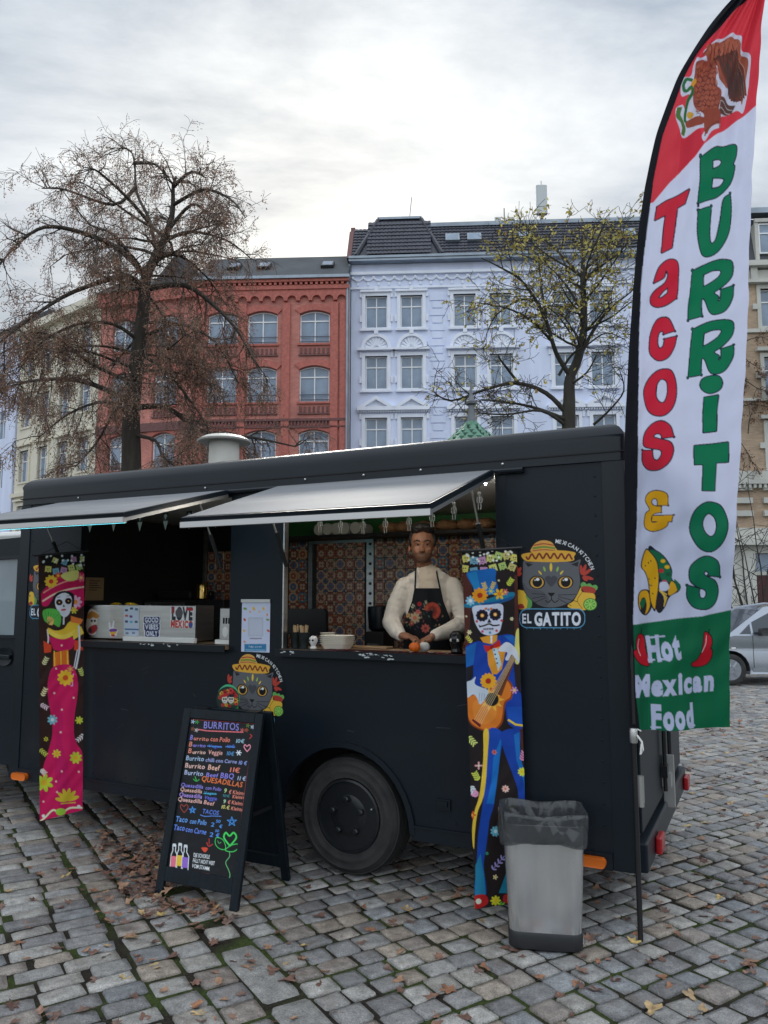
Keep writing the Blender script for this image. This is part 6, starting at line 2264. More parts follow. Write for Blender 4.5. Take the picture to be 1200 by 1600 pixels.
# green field with lettering and peppers
art.poly([(0, 915), (110, 900), (205, 888), (380, 862), (520, 850), (600, 832), (700, 812), (760, 806), (760, 1700), (0, 1700)], (8, 112, 74))
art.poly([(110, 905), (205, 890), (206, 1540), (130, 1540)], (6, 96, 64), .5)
for (ox, e) in ((0, 1), (0, 0)):
    if e:
        a1 = [(545, 945), (575, 965), (582, 1010), (565, 1060), (530, 1110), (495, 1135), (465, 1130), (500, 1110), (525, 1060), (535, 1000)]
        a2 = [(580, 1045), (585, 1095), (550, 1140), (490, 1150), (464, 1136), (520, 1115), (555, 1070)]
    else:
        a1 = [(140, 965), (172, 960), (186, 990), (190, 1050), (205, 1105), (205, 1145), (160, 1090), (132, 1030)]
        a2 = [(118, 1065), (150, 1045), (185, 1080), (205, 1110), (205, 1145), (150, 1125)]
    for q in (a1, a2):
        art.line(spline(q, 5), 12, (16, 30, 26), closed=True)
    for q in (a1, a2):
        art.blob(q, (204, 24, 44))
    art.line([(a1[0][0] + 8, a1[0][1] + 20), (a1[0][0] + 2, a1[0][1] + 70), (a1[0][0] - 20 + 40 * (1 - e), a1[0][1] + 120)], 4, (236, 220, 224), True)
    art.line([(a1[1][0] - 8, a1[1][1] - 6), (a1[1][0] - 4, a1[1][1] - 40)], 6, (16, 30, 26))
WT = (206, 214, 246)
art.textw('Hot', 206, 405, 1116, 1094, 142, WT, bold=.06, gap=.03)
art.textw('Mexican', 122, 612, 1328, 1288, 120, WT, bold=.055, gap=.025, shear=.08)
art.textw('Food', 226, 492, 1518, 1508, 136, WT, bold=.06, gap=.03)
for (x, y, w_, t_) in ((204, 1117, 40, 0), (262, 1112, 40, 0), (204, 982, 40, 0), (262, 976, 40, 0), (222, 1519, 54, 0), (448, 1511, 42, 0), (222, 1386, 44, 0)):
    art.poly([(x, y), (x + w_, y - 3), (x + w_, y - 14), (x, y - 11)], WT)
# black pole sleeve
art.at(0, 0, 1)
sl_pts = [(a, b) for b, a in zip(ys, xo - 6)] + [(a, b) for b, a in list(zip(ys, xi))[::-1]]
art.poly(sl_pts, (16, 19, 28))
# cloth folds
sx_ = (PX - xo[:, None]) / np.maximum(xr - xo, 20)[:, None]
T = np.clip((500 - ys) / 450, 0, 1)[:, None]
Bt = np.clip((ys - 800) / 300, 0, 1)[:, None]
fold = .018 * T * np.sin(sx_ * 17 + ys[:, None] * .012) * sx_ + .010 * np.sin(sx_ * 6 + ys[:, None] * .006 + 1) + .006 * np.sin(sx_ * 11 - ys[:, None] * .01)
fold += .0095 * np.sin(sx_ * 31 + ys[:, None] * .021 + 2 * np.sin(ys[:, None] * .013)) * (.35 + T) + .005 * np.sin(ys[:, None] * .11 + sx_ * 19 + 3 * np.sin(sx_ * 5)) * (.4 + .6 * np.sin(ys[:, None] * .017) ** 2)
fold += Bt * (.02 * np.sin(sx_ * 10 + .5) + .03 * sx_ * sx_) + .004 * np.sin(ys[:, None] * .05 + sx_ * 7)
fold += -.025 * np.exp(-((sx_ - .09) / .04) ** 2) * (1 - T)          # sleeve bulges round the pole
Wf = P.copy()
Wf[..., 1] += fold * np.clip(sx_ * 5, .2, 1)
fo0 = np.array(flag.location)
m_flagc = mk_print('flag_cloth_print', 0.7, 0.45, grain=.03)
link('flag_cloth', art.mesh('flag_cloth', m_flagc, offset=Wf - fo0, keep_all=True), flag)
pole_px = [(x + 4 if y > 300 else x + 5, y) for y, x in zip(ys[::30], xo[::30])][::-1]
pts = [Vector((0, 0, 0)), Vector((0, 0, .5))] + [at_depth(x + 2, y, FY + .012) - Vector(fo0) for x, y in pole_px]
MB().tube([pts[0], pts[1], pts[1] + Vector((0, .0, .46))], [.013, .013, .012], 10).build('ground_pole', m_rod, flag, smooth=True)
MB().tube(pts[2:], [.011 - .006 * i / len(pts) for i in range(len(pts) - 2)], 8).build('bent_pole', m_rod, flag, smooth=True)
MB().lathe([(.019, .93), (.021, .95), (.021, .985), (.017, 1.0)], 12).build('pole_joint', m_alu, flag, smooth=True)
MB().tube([(.01, -.02, .97), (.03, -.03, .94), (.035, -.03, .9), (.022, -.03, .88), (.028, -.03, .93)], .005, 6).tube([(.0, -.015, .98), (.012, -.03, 1.0), (.03, -.02, .99)], .004, 6).build('tie_string', m_white, flag, smooth=True)

# ================================================================ man behind the counter
m_skin = mk('skin', lin((152, 106, 82)), 0.5, var=0.12, vscale=14)
m_stub = mk('stubble_skin', lin((118, 84, 68)), 0.6, var=0.15, vscale=60)
m_hair = mk('black_hair', (0.012, 0.010, 0.010), 0.5, bump=.5, bscale=120)
m_sweat = mk('cream_knit', lin((232, 225, 216)), 0.9, var=0.06, vscale=6, bump=1.0, bscale=13)
m_tee = mk('pale_shirt', lin((212, 198, 182)), 0.85)
m_apron = mk('black_apron_cloth', (0.012, 0.014, 0.018), 0.8)
m_trous = mk('dark_trousers', (0.02, 0.022, 0.03), 0.85)
man = thing('person', 'person in cream sweater and black floral apron with hands folded on the counter', 'person', tw(.19, .76, .42), TA)
MO = Vector((.19, .76, .42))


_bi = bmesh.new()
bmesh.ops.create_icosphere(_bi, subdivisions=2, radius=1)
ICO_V = np.array([tuple(v.co) for v in _bi.verts])
ICO_F = [tuple(v.index for v in f.verts) for f in _bi.faces]
_bi.free()


class Blob:
    """union of ellipsoids and tapered limbs, fused to one continuous surface"""

    def __init__(self):
        self.mb = MB()
        self.k = 1.0

    def put(self, M):
        M = np.array(M)
        self.mb.add(ICO_V @ M[:3, :3].T + M[:3, 3], ICO_F)

    def ell(self, c, r, rz=0.0, rx=0.0):
        self.put(Matrix.Translation(Vector(c) - MO) @ Matrix.Rotation(rz, 4, 'Z') @ Matrix.Rotation(rx, 4, 'X') @ Matrix.Diagonal((*[q_ * self.k for q_ in r], 1)))
        return self

    def limb(self, pts, rad):
        pts = [Vector(p) for p in pts]
        for i in range(len(pts) - 1):
            n = max(2, int((pts[i + 1] - pts[i]).length / (min(rad[i], rad[i + 1]) * .5)))
            for q in range(n + 1):
                t = q / n
                r = rad[i] * (1 - t) + rad[i + 1] * t
                self.put(Matrix.Translation(pts[i].lerp(pts[i + 1], t) - MO) @ Matrix.Diagonal((r, r, r, 1)))
        return self

    def build(self, name, mats, parent, voxel, pick=None, smooth=3):
        me = bpy.data.meshes.new(name)
        me.from_pydata(self.mb.v, [], self.mb.f)
        o = bpy.data.objects.new(name, me)
        C.objects.link(o)
        r = o.modifiers.new('r', 'REMESH')
        r.mode, r.voxel_size = 'VOXEL', voxel
        s_ = o.modifiers.new('s', 'SMOOTH')
        s_.iterations, s_.factor = smooth, .5
        dg = bpy.context.evaluated_depsgraph_get()
        me2 = bpy.data.meshes.new_from_object(o.evaluated_get(dg))
        bpy.data.objects.remove(o)
        me2.name = name
        me2.materials.clear()
        for m in mats:
            me2.materials.append(m)
        if pick:
            me2.polygons.foreach_set('material_index', [pick(p.center + MO) for p in me2.polygons])
        me2.polygons.foreach_set('use_smooth', [True] * len(me2.polygons))
        return link(name, me2, parent)


FA = R(22)                                         # the way he faces, turned towards the viewer
fd, sd = Vector((math.sin(FA), -math.cos(FA), 0)), Vector((math.cos(FA), math.sin(FA), 0))
HC = Vector((.198, .70, 1.992))


HK = 1.05


def hp(s, f, z):                                    # point in the head's own axes: side, forward, up
    return HC + (sd * s + fd * f + Vector((0, 0, z))) * HK


b = Blob()
b.k = HK
b.ell(hp(0, -.012, .03), (.082, .096, .098), FA).ell(hp(0, .022, -.04), (.066, .064, .074), FA).ell(hp(0, .05, -.086), (.032, .026, .024), FA)
b.ell(hp(0, .083, -.018), (.011, .013, .027), FA).ell(hp(0, .094, -.034), (.014, .014, .011), FA).ell(hp(-.011, .086, -.038), (.008, .009, .007), FA).ell(hp(.011, .086, -.038), (.008, .009, .007), FA)
b.ell(hp(-.03, .066, .022), (.024, .014, .009), FA).ell(hp(.03, .066, .022), (.024, .014, .009), FA)
b.ell(hp(0, .076, -.066), (.022, .009, .006), FA).ell(hp(0, .075, -.075), (.019, .009, .007), FA)
b.ell(hp(-.04, .05, -.025), (.02, .02, .02), FA).ell(hp(.04, .05, -.025), (.02, .02, .02), FA)
for e in (-1, 1):
    b.ell(hp(e * .084, -.008, -.012), (.009, .018, .03), FA + e * .3)
b.k = 1.0
b.limb([hp(0, -.02, -.08), Vector((.199, .745, 1.84)), Vector((.2, .76, 1.74))], [.054, .058, .075])
ch = Vector((.212, .76, 1.565))
b.ell(ch, (.155, .1, .24), FA).ell((.19, .77, 1.25), (.14, .1, .2), FA)
SHL, SHR = ch + sd * -.16 + Vector((0, 0, .15)), ch + sd * .165 + Vector((0, 0, .15))
ELL, ELR = Vector((-.012, .64, 1.475)), Vector((.47, .77, 1.475))
WRL, WRR = Vector((.175, .40, 1.40)), Vector((.375, .46, 1.40))
b.limb([SHL, ELL, WRL], [.045, .036, .026]).limb([SHR, ELR, WRR], [.045, .036, .026])
for e in (-1, 1):
    b.limb([Vector((.19, .77, 1.22)) + sd * e * .08, Vector((.19, .74, .86)) + sd * e * .09, Vector((.19, .78, .49)) + sd * e * .1], [.08, .058, .042])
    b.ell(Vector((.19, .74, .455)) + sd * e * .1 + fd * .04, (.045, .12, .035), FA)
# hands: image-left hand lies over the other, fingers unequal and bent, thumbs from the side of the palm


def hand(wr, tip, up, thumb_side, lift):
    d = (tip - wr).normalized()
    sdv = d.cross(Vector((0, 0, 1))).normalized() * thumb_side
    b.ell(wr + d * .05 + Vector((0, 0, lift)), (.044, .04, .02), math.atan2(d.y, d.x))
    b.limb([wr, wr + d * .05 + Vector((0, 0, lift))], [.026, .026])
    for q, (off, L) in enumerate(((.03, .062), (.011, .072), (-.009, .067), (-.028, .052))):
        k0 = wr + d * .085 + sdv * off + Vector((0, 0, lift))
        k1 = k0 + d * L * .5 + Vector((0, 0, -.004))
        k2 = k1 + d * L * .35 + Vector((0, 0, -.014))
        k3 = k2 + d * L * .15 + Vector((0, 0, -.014))
        b.limb([k0, k1, k2, k3], [.0098, .0092, .0085, .0076])
    t0 = wr + d * .03 + sdv * .032 + Vector((0, 0, lift))
    b.limb([t0, t0 + d * .035 + sdv * .018, t0 + d * .065 + sdv * .012 + Vector((0, 0, -.006))], [.013, .0105, .0085])


hand(WRL, Vector((.36, .33, 1.39)), 1, 1, .0)
hand(WRR, Vector((.20, .335, 1.365)), 1, -1, -.022)


def skin_pick(p):
    q = p - HC
    f, s_, z = q.dot(fd), q.dot(sd), q.z
    if -.115 < z < -.05 and f > -.01 and abs(s_) < .07:
        return 1
    return 0


body = b.build('body', [m_skin, m_stub], man, .0058, skin_pick, 2)
h = Blob()
h.k = HK
h.ell(hp(0, -.032, .056), (.09, .094, .095), FA).ell(hp(0, .016, .118), (.074, .08, .036), FA).ell(hp(-.03, .045, .102), (.03, .03, .026), FA).ell(hp(.03, .045, .108), (.036, .03, .03), FA)
for e in (-1, 1):
    h.ell(hp(e * .079, -.004, .035), (.013, .036, .045), FA)
for i in range(40):
    a_ = random.uniform(0, 6.28)
    h.ell(hp(.062 * math.cos(a_), -.01 + .062 * math.sin(a_), random.uniform(.09, .13)), (.017, .017, .017))
h.build('hair', [m_hair], man, .006, None, 1)
m_eye = mk('dark_eyes', (0.02, 0.014, 0.01), .15)
m_eyew = mk('eye_white', (0.22, 0.2, 0.19), .3)  # eye whites darkened in colour for the shade of the brow
for e in (-1, 1):
    MB().tube([hp(e * .014, .079, .026) - MO, hp(e * .032, .078, .033) - MO, hp(e * .054, .062, .027) - MO], [.0045, .0065, .0035], 6).build('eyebrow', m_hair, man, smooth='all')
    ey = MB().lathe([(.001, -.0045), (.006, -.004), (.0115, 0), (.006, .004), (.001, .0045)], 12, hp(e * .03, .071, .006) - MO).build('eye', m_eyew, man, smooth='all')
    MB().lathe([(.001, -.0052), (.005, -.0035), (.0068, 0), (.005, .0035), (.001, .0052)], 10, hp(e * .03 + .002, .0785, .006) - MO).build('pupil', m_eye, ey, smooth='all')
# clothes
t_ = Blob()
t_.ell(ch + Vector((0, 0, .02)), (.165, .118, .26), FA).ell((.19, .77, 1.24), (.165, .12, .2), FA)
t_.ell(ch + Vector((0, 0, .2)), (.16, .085, .075), FA).ell(ch + Vector((0, 0, .25)), (.1, .075, .05), FA)
t_.limb([SHL, SHL.lerp(ELL, .5) + Vector((-.012, 0, 0)), ELL, ELL.lerp(WRL, .5) + Vector((0, 0, -.01)), WRL.lerp(ELL, .06)], [.07, .068, .064, .056, .04])
t_.limb([SHR, SHR.lerp(ELR, .5) + Vector((.012, 0, 0)), ELR, ELR.lerp(WRR, .5) + Vector((0, 0, -.01)), WRR.lerp(ELR, .06)], [.07, .068, .064, .056, .04])
t_.limb([Vector((.199, .742, 1.842)), Vector((.2, .755, 1.8)), Vector((.2, .76, 1.75))], [.06, .074, .09])

def tee_pick(p):
    q = p - ch
    s_ = q.dot(sd)
    return 1 if abs(s_) < .062 and q.dot(fd) > .02 and q.z > .0 else 0


t_.build('sweater', [m_sweat, m_tee], man, .0085, tee_pick, 3)
tr = Blob()
for e in (-1, 1):
    tr.limb([Vector((.19, .77, 1.16)) + sd * e * .08, Vector((.19, .74, .86)) + sd * e * .09, Vector((.19, .78, .52)) + sd * e * .1], [.105, .08, .065])
tr.build('trousers', [m_trous], man, .012)
# apron: curved bib with printed flowers
nu, nv = 90, 130
sg = np.linspace(-1, 1, nu)[None, :]
zg = np.linspace(1.705, 1.12, nv)[:, None]
half = np.interp(zg, [1.12, 1.44, 1.5, 1.62, 1.705], [.165, .165, .15, .105, .088])
S_ = sg * half
base_r = np.interp(zg, [1.1, 1.3, 1.5, 1.68], [.134, .136, .142, .130])
F_ = base_r * np.sqrt(np.clip(1 - (S_ / .2) ** 2, .05, 1)) + .004 * np.sin(S_ * 60 + zg * 9)
cx_ = np.interp(zg, [1.1, 1.3, 1.5, 1.7], [.205, .205, .21, .21])
cy_ = np.interp(zg, [1.1, 1.3, 1.5, 1.7], [.77, .77, .76, .76])
L_ = np.stack([cx_ + sd.x * S_ + fd.x * F_, cy_ + sd.y * S_ + fd.y * F_, zg + 0 * S_], -1)
Mn = np.array(TM)
P = L_ @ Mn[:3, :3].T + Mn[:3, 3]
art = Art(P, (20, 25, 32)).at(580, 800, 6.956)
rf = random.Random(12)
for i in range(70):
    x, y = rf.uniform(370, 780), rf.uniform(1000, 1290)
    c = rf.choice([(60, 84, 74), (44, 74, 66), (90, 110, 96), (120, 60, 50), (160, 130, 96), (70, 60, 90)])
    art.ell(x, y, rf.uniform(8, 22), rf.uniform(4, 8), c, rf.uniform(0, 180))
for k in range(16):
    a_ = R(-160 + k * 15)
    art.ell(665 + 62 * math.cos(a_), 1075 + 66 * math.sin(a_), 28, 22, (168 + (k % 3) * 14, 78, 62), math.degrees(a_))
    art.ell(665 + 40 * math.cos(a_), 1075 + 44 * math.sin(a_), 20, 14, (134, 52, 46), math.degrees(a_))
for (x, y, r, c, m) in ((475, 1150, 62, (176, 160, 130), (196, 104, 86)), (510, 1085, 26, (206, 110, 108), (160, 60, 60)), (395, 1120, 30, (196, 150, 100), (150, 100, 60)), (525, 1000, 26, (176, 44, 54), (120, 24, 34)), (590, 1265, 50, (186, 96, 86), (130, 50, 50)), (440, 1210, 30, (140, 60, 60), (190, 150, 100))):
    art.flower(x, y, r, 8, c, m)
art.leafspray(400, 1030, 8, -50, (206, 206, 186), 2, 20).leafspray(440, 1040, 24, -40, (206, 206, 186), 2, 20).leafspray(600, 1000, -10, -36, (170, 176, 150), 3, 16)
link('apron', art.mesh('apron', mk_print('apron_print', .8), offset=L_ - np.array(MO), keep_all=True), man)
st = MB()
for e in (-1, 1):
    p0 = Vector((.21, .76, 1.702)) + sd * e * .084 + fd * .122
    p1 = Vector((.205, .757, 1.77)) + sd * e * .075 + fd * .105
    p2 = Vector((.198, .755, 1.84)) + sd * e * .07 + fd * .03
    p3 = Vector((.198, .76, 1.845)) + sd * e * .05 - fd * .05
    st.tube([p0 - MO, p1 - MO, p2 - MO, p3 - MO], .006, 6)
st.build('apron_strap', m_apron, man, smooth='all')

# ================================================================ things on and behind the counter
def inplace(name, label, cat, u, v, z, group=None, rz=0.0):
    return thing(name, label, cat, tw(u, v, z), TA + rz, group)


CZ1, CZ2 = OP1[2] - .003, OP2[2] - .003
# steel display case with stickers, left hatch
pA, pB = on_side(128, 948, .09), on_side(305, 975, .09)
cu0, cu1 = pA.x, pB.x
czt = on_side(220, 946, .09).z
case = inplace('steel_display_case', 'brushed steel food case covered in stickers on the left counter', 'food case', cu0, .09, CZ1)
cw, chh = cu1 - cu0, czt - CZ1
MB().box(0, cw, 0, .2, .012, chh).build('housing', m_steel, case, bevel=.004)
MB().box(cw * .42, cw + .02, -.035, .0, 0, .034).build('front_tray', m_white, case, bevel=.004)
for k in range(4):
    MB().box(.1 + k * cw * .25, .14 + k * cw * .25, .0, .03, chh + .001, chh + .008).build('lid_clip', m_steelb, case)
P = grid3(tw(cu0, .0885, czt), TM.to_3x3() @ Vector((cw, 0, 0)), (0, 0, -(chh - .013)), 240, 80)
art = Art(P, (0, 0, 0), 0.0).at(120, 800, 4.615)
for (s, x0, x1, y) in (('GOOD', 490, 590, 796), ('VIBES', 494, 590, 846), ('ONLY', 500, 584, 893)):
    art.poly(rrect(x0 - 14, y - 47, x1 + 14, y + 13, 12), (236, 238, 246))
for (s, x0, x1, y) in (('GOOD', 490, 590, 796), ('VIBES', 494, 590, 846), ('ONLY', 500, 584, 893)):
    art.poly(rrect(x0 - 8, y - 41, x1 + 8, y + 7, 8), (34, 38, 96))
for (s, x0, x1, y) in (('GOOD', 490, 590, 796), ('VIBES', 494, 590, 846), ('ONLY', 500, 584, 893)):
    art.textw(s, x0, x1, y, y, 35, (232, 238, 250), bold=.03, gap=.05)
art.poly(rrect(338, 682, 450, 892, 12), (196, 208, 226))
art.poly([(345, 840), (448, 843), (448, 853), (345, 850)], (70, 110, 160))
for (x, y, c) in ((358, 708, (60, 70, 90)), (395, 696, (60, 70, 90)), (430, 702, (80, 110, 140)), (358, 748, (190, 90, 60)), (390, 754, (110, 70, 140)), (358, 790, (70, 80, 120)), (392, 792, (90, 180, 210)), (428, 792, (60, 90, 110)), (362, 874, (120, 130, 150)), (408, 872, (130, 140, 170))):
    art.poly(rrect(x - 11, y - 8, x + 11, y + 8, 3), c)
art.blob([(72, 770), (90, 705), (120, 700), (158, 735), (150, 780), (140, 870), (100, 888), (66, 840)], (214, 206, 196)).blob([(70, 760), (95, 722), (115, 716), (158, 742), (150, 765), (100, 770)], (190, 130, 60)).ell(118, 790, 24, 30, (226, 222, 214)).ell(108, 785, 8, 9, (30, 26, 28)).ell(130, 785, 8, 9, (30, 26, 28)).blob([(92, 830), (140, 812), (145, 850), (110, 880), (80, 860)], (176, 50, 56)).ell(95, 855, 14, 18, (60, 60, 70))
art.blob([(228, 800), (240, 790), (250, 830), (262, 785), (274, 790), (270, 830), (294, 845), (288, 890), (262, 902), (238, 890), (232, 850)], (226, 224, 230)).blob([(238, 845), (285, 842), (284, 862), (240, 864)], (116, 64, 150)).blob([(240, 866), (284, 864), (278, 880), (244, 882)], (226, 180, 60)).ell(262, 890, 16, 8, (190, 60, 70))
art.poly(rrect(672, 682, 845, 832, 8), (226, 224, 226))
art.textw('LOVE', 684, 838, 772, 776, 84, (40, 46, 56), bold=.07, gap=.0)
art.textw('MEXICO', 676, 838, 830, 836, 48, (196, 60, 50), bold=.06, gap=.0)
art.ell(738, 728, 28, 34, (86, 86, 92)).ell(822, 816, 14, 20, (60, 90, 160))
art.poly([(790, 690), (838, 690), (838, 712), (790, 712)], (180, 44, 54)).poly([(682, 684), (704, 684), (704, 730), (682, 730)], (150, 50, 60))
link('sticker_print', art.mesh('sticker_print', MATS['sticker_print'], offset=to_local(P, case)), case)
# little steel dispenser at the pillar
q = on_side(343, 975, .1)
nd = inplace('steel_dispenser', 'small steel napkin dispenser with skull sticker beside the middle pillar', 'dispenser', q.x, .1, CZ1)
MB().box(0, .16, 0, .14, .03, .24).build('housing', m_steel, nd, bevel=.006)
MB().box(-.02, .18, -.02, .16, 0, .029).build('tray', m_white, nd)
for k in range(4):
    MB().box(.03 + k * .022, .042 + k * .022, -.003, -.0005, .135, .175).build('slot', m_under, nd)
MB().lathe([(.001, -.004), (.022, -.003), (.024, 0)], 16, (.05, -.0005, .08), axis='y', sy=1.5).build('skull_sticker', m_white, nd)
# bananas behind the case
for i, (px, py) in enumerate(((182, 942), (204, 943))):
    q = on_side(px, py, .34)
    ban = inplace('banana', ['yellow banana with brown tip lying left behind the steel case', 'yellow banana lying right behind the steel case'][i], 'banana', q.x, .34, 1.5, 'bananas behind the case', R(15 + 20 * i))
    pts = [(-.085 + .17 * t / 8, 0, .05 + .035 * math.sin(math.pi * t / 8)) for t in range(9)]
    MB().tube(pts, [.006, .015, .019, .021, .021, .02, .018, .012, .005], 10).build('fruit', mk('banana_skin', lin((216, 170, 40)), .5, var=.1), ban, smooth='all')
    MB().tube([(.085, 0, .05), (.1, 0, .042)], [.006, .004], 6).build('stem', mk('banana_stem', lin((80, 60, 30)), .7), ban)
cr_b = inplace('fruit_crate', 'low dark crate carrying the bananas behind the steel case', 'crate', on_side(193, 945, .34).x, .36, CZ1)
MB().box(-.2, .2, -.1, .12, .0, .165).build('box', m_inner, cr_b)
# paper note on the bulkhead
def at_u(px, py, u):
    r = TM.to_3x3().inverted() @ ray(px, py)
    o = TM.inverted() @ Vector((0, 0, CAM_H))
    return o + r * ((u - o.x) / r.x)


n1, n2 = at_u(134, 893, U0 + .06), at_u(161, 938, U0 + .06)
note = thing('paper_note', 'handwritten brown paper note clipped to the dark inner wall', 'note', TM @ Vector((U0 + .06, n1.y, n2.z)), TA)
dy_, dz_ = n2.y - n1.y, n1.z - n2.z
MB().box(0, .003, 0, dy_, 0, dz_ * .8).build('sheet', mk('brown_paper', lin((176, 146, 108)), .8, var=.08, vscale=8), note)
MB().box(-.001, .006, 0, dy_, dz_ * .8, dz_).build('clip', m_inner, note)
wl = MB()
for k in range(5):
    wl.box(.0035, .0042, dy_ * .2, dy_ * random.uniform(.6, .85), dz_ * (.35 + .08 * k), dz_ * (.35 + .08 * k) + .006)
wl.build('writing', m_inner, note)
# oven and griddle at the back
g0, g1 = on_side(226, 930, 1.3), on_side(350, 930, 1.3)
ov = inplace('griddle', 'black griddle with steel front band on the back bench', 'griddle', g0.x, 1.3, 1.041)
gw_ = g1.x - g0.x
MB().box(0, gw_, 0, .5, 0, .58).build('housing', m_inner, ov, bevel=.008)
MB().box(0.02, gw_ * .52, -.02, -.0005, .5, .56).build('front_band', m_steel, ov)
MB().box(.1, gw_ * .55, .05, .4, .581, .66).build('pan', m_inner, ov, bevel=.02)
MB().tube([(.02, -.05, .46), (gw_ * .5, -.05, .46)], .012, 8).build('handle', m_steel, ov)
q = on_side(315, 905, 1.35)
pot = inplace('brass_jug', 'small brass jug standing on the griddle', 'jug', q.x, 1.36, 1.041 + .582)
MB().lathe([(.045, 0), (.055, .01), (.055, .1), (.05, .13), (.058, .15), (.05, .15), (.045, .12), (.01, .12)], 20).build('body', mk('brass', (0.62, 0.42, 0.14), .25, 1.0), pot, smooth=True)
MB().tube([(.05, 0, .12), (.1, 0, .11), (.1, 0, .04), (.054, 0, .03)], .007, 6).build('handle', m_steelb, pot, smooth=True)
# dark coffee grinder by the steel post
q = on_side(592, 940, 1.3)
cg = inplace('coffee_grinder', 'black coffee grinder behind the man at the steel post', 'grinder', q.x, 1.32, 1.041)
MB().box(-.08, .08, -.1, .1, 0, .34).build('body', m_inner, cg, bevel=.01)
MB().lathe([(.07, .341), (.09, .36), (.1, .5), (.095, .53), (.02, .54)], 16).build('hopper', m_black2, cg, smooth=True)
MB().box(-.05, .05, -.125, -.101, .05, .25).build('front_plate', m_steel, cg)
# till screen at left of the serving hatch
q = on_side(480, 950, .75)
ms = inplace('till_screen', 'black till screen turned away on a stand behind the paper cups', 'till', q.x, .75, 1.04)
MB().prism([rrect(-.17, .33, .17, .52, .03)], -.02, .02).build('screen_back', m_bplast, ms, bevel=.005)
MB().tube([(0, .03, 0), (0, .03, .4)], .025, 10).box(-.1, .1, -.06, .1, 0, .015).build('stand', m_bplast, ms)
tb = inplace('side_bench', 'narrow inner bench below the serving hatch', 'bench', -.9, .6, .42)
MB().box(0, .62, 0, .3, .58, .62).box(.02, .06, .02, .28, 0, .58).box(.56, .6, .02, .28, 0, .58).build('frame', m_steel, tb)

# cups with wooden stirrers
m_cup = mk('dark_printed_cup', lin((30, 40, 42)), .5, var=.5, vscale=30)
m_stick = mk('pale_wood_stick', lin((206, 176, 136)), .7, var=.12, vscale=20)
for i, px in enumerate((462, 478)):
    q = on_side(px, 985, .1)
    c = inplace('paper_cup', ['dark paper cup full of wooden stirrers nearest the hatch edge', 'dark paper cup full of wooden stirrers beside the takeaway trays'][i], 'cup', q.x, .1 - .02 * i, CZ2, 'cups of stirrers')
    MB().lathe([(.026, 0), (.036, .1), (.0375, .102), (.035, .1), (.026, .01), (.001, .01)], 20).build('cup_wall', m_cup, c, smooth=True)
    for k in range(11):
        a, r_ = random.uniform(0, 6.28), random.uniform(.005, .024)
        x, y = r_ * math.cos(a), r_ * math.sin(a)
        MB().obox((x * .6, y * .6, .012), (x * 1.35, y * 1.35, random.uniform(.135, .15)), .009, .002, (math.cos(a), math.sin(a), 0)).build('stirrer', m_stick, c)
q = on_side(491, 993, .06)
fg = inplace('white_skull_figure', 'tiny white skull figure in front of the paper cups', 'figurine', q.x, .05, CZ2)
MB().lathe([(.018, 0), (.022, .008), (.014, .02), (.02, .035), (.028, .05), (.026, .07), (.012, .082), (.001, .084)], 14).build('skull', m_white, fg, smooth=True)
MB().lathe([(.001, -.004), (.006, -.003), (.007, .003)], 8, (-.01, -.024, .056), axis='y').lathe([(.001, -.004), (.006, -.003), (.007, .003)], 8, (.01, -.024, .056), axis='y').build('eye_sockets', m_under, fg)
# takeaway trays and bowl
m_tray = mk('sugarcane_tray', lin((226, 220, 206)), .8, var=.04)
tray_me = None
for k in range(5):
    q = on_side(522, 1000, .12)
    o = inplace('takeaway_tray', ['pale ribbed takeaway tray at the bottom of the stack', 'second takeaway tray from the bottom of the stack', 'middle takeaway tray of the stack', 'takeaway tray just under the top one', 'pale takeaway tray on top of the stack'][k], 'tray', q.x, .16, CZ2 + k * .012, 'stack of takeaway trays', R(random.uniform(-3, 3)))
    if tray_me is None:
        vs_, fs_, m_ = rings([(.075, .055, .02, .0), (.092, .07, .024, .034), (.097, .075, .026, .036), (.097, .075, .026, .033), (.09, .068, .024, .031), (.073, .053, .018, .004)], 5)
        t0 = MB().add(vs_, fs_ + [tuple(range(m_))[::-1], tuple(range(5 * m_, 6 * m_))]).build('tray_shell', m_tray, o, smooth=True, fix=False)
        tray_me = t0.data
    else:
        link('tray_shell', tray_me, o)
q = on_side(511, 980, .28)
for k in range(3):
    o = inplace('paper_bowl', ['lowest white paper bowl behind the trays', 'middle white paper bowl behind the trays', 'top white paper bowl behind the trays'][k], 'bowl', q.x, .29, CZ2 + .02 * k, 'stacked paper bowls')
    MB().lathe([(.036, 0), (.05, .05), (.052, .052), (.049, .05), (.034, .006), (.001, .006)], 20).build('bowl_wall', m_tray, o, smooth=True)
# runner cloth along the counter
r0, r1 = on_side(505, 1010, .02).x, OP2[1] - .02
P = grid3(tw(r0, .12, CZ2 + .003), TM.to_3x3() @ Vector((r1 - r0, 0, 0)), TM.to_3x3() @ Vector((0, -.165, 0)), 200, 40)
art = Art(P, (70, 28, 36))
for i in range(330):
    px, py = random.uniform(500, 730), random.uniform(1000, 1026)
    art.ell(px, py, random.uniform(1, 4), random.uniform(.5, 1.2), random.choice([(24, 24, 30), (190, 186, 180), (160, 40, 50), (60, 70, 90), (30, 26, 30), (150, 90, 90)]), random.uniform(-10, 20))
run_me = art.mesh('counter_runner', mk_print('runner_print', .85), keep_all=True)
rn = link('counter_runner', run_me)
tag(rn, 'dark red patterned runner cloth along the serving counter', 'cloth')
rn.data.transform(Matrix.Translation(-tw(r0, 0, CZ2)))
rn.location = tw(r0, 0, CZ2)


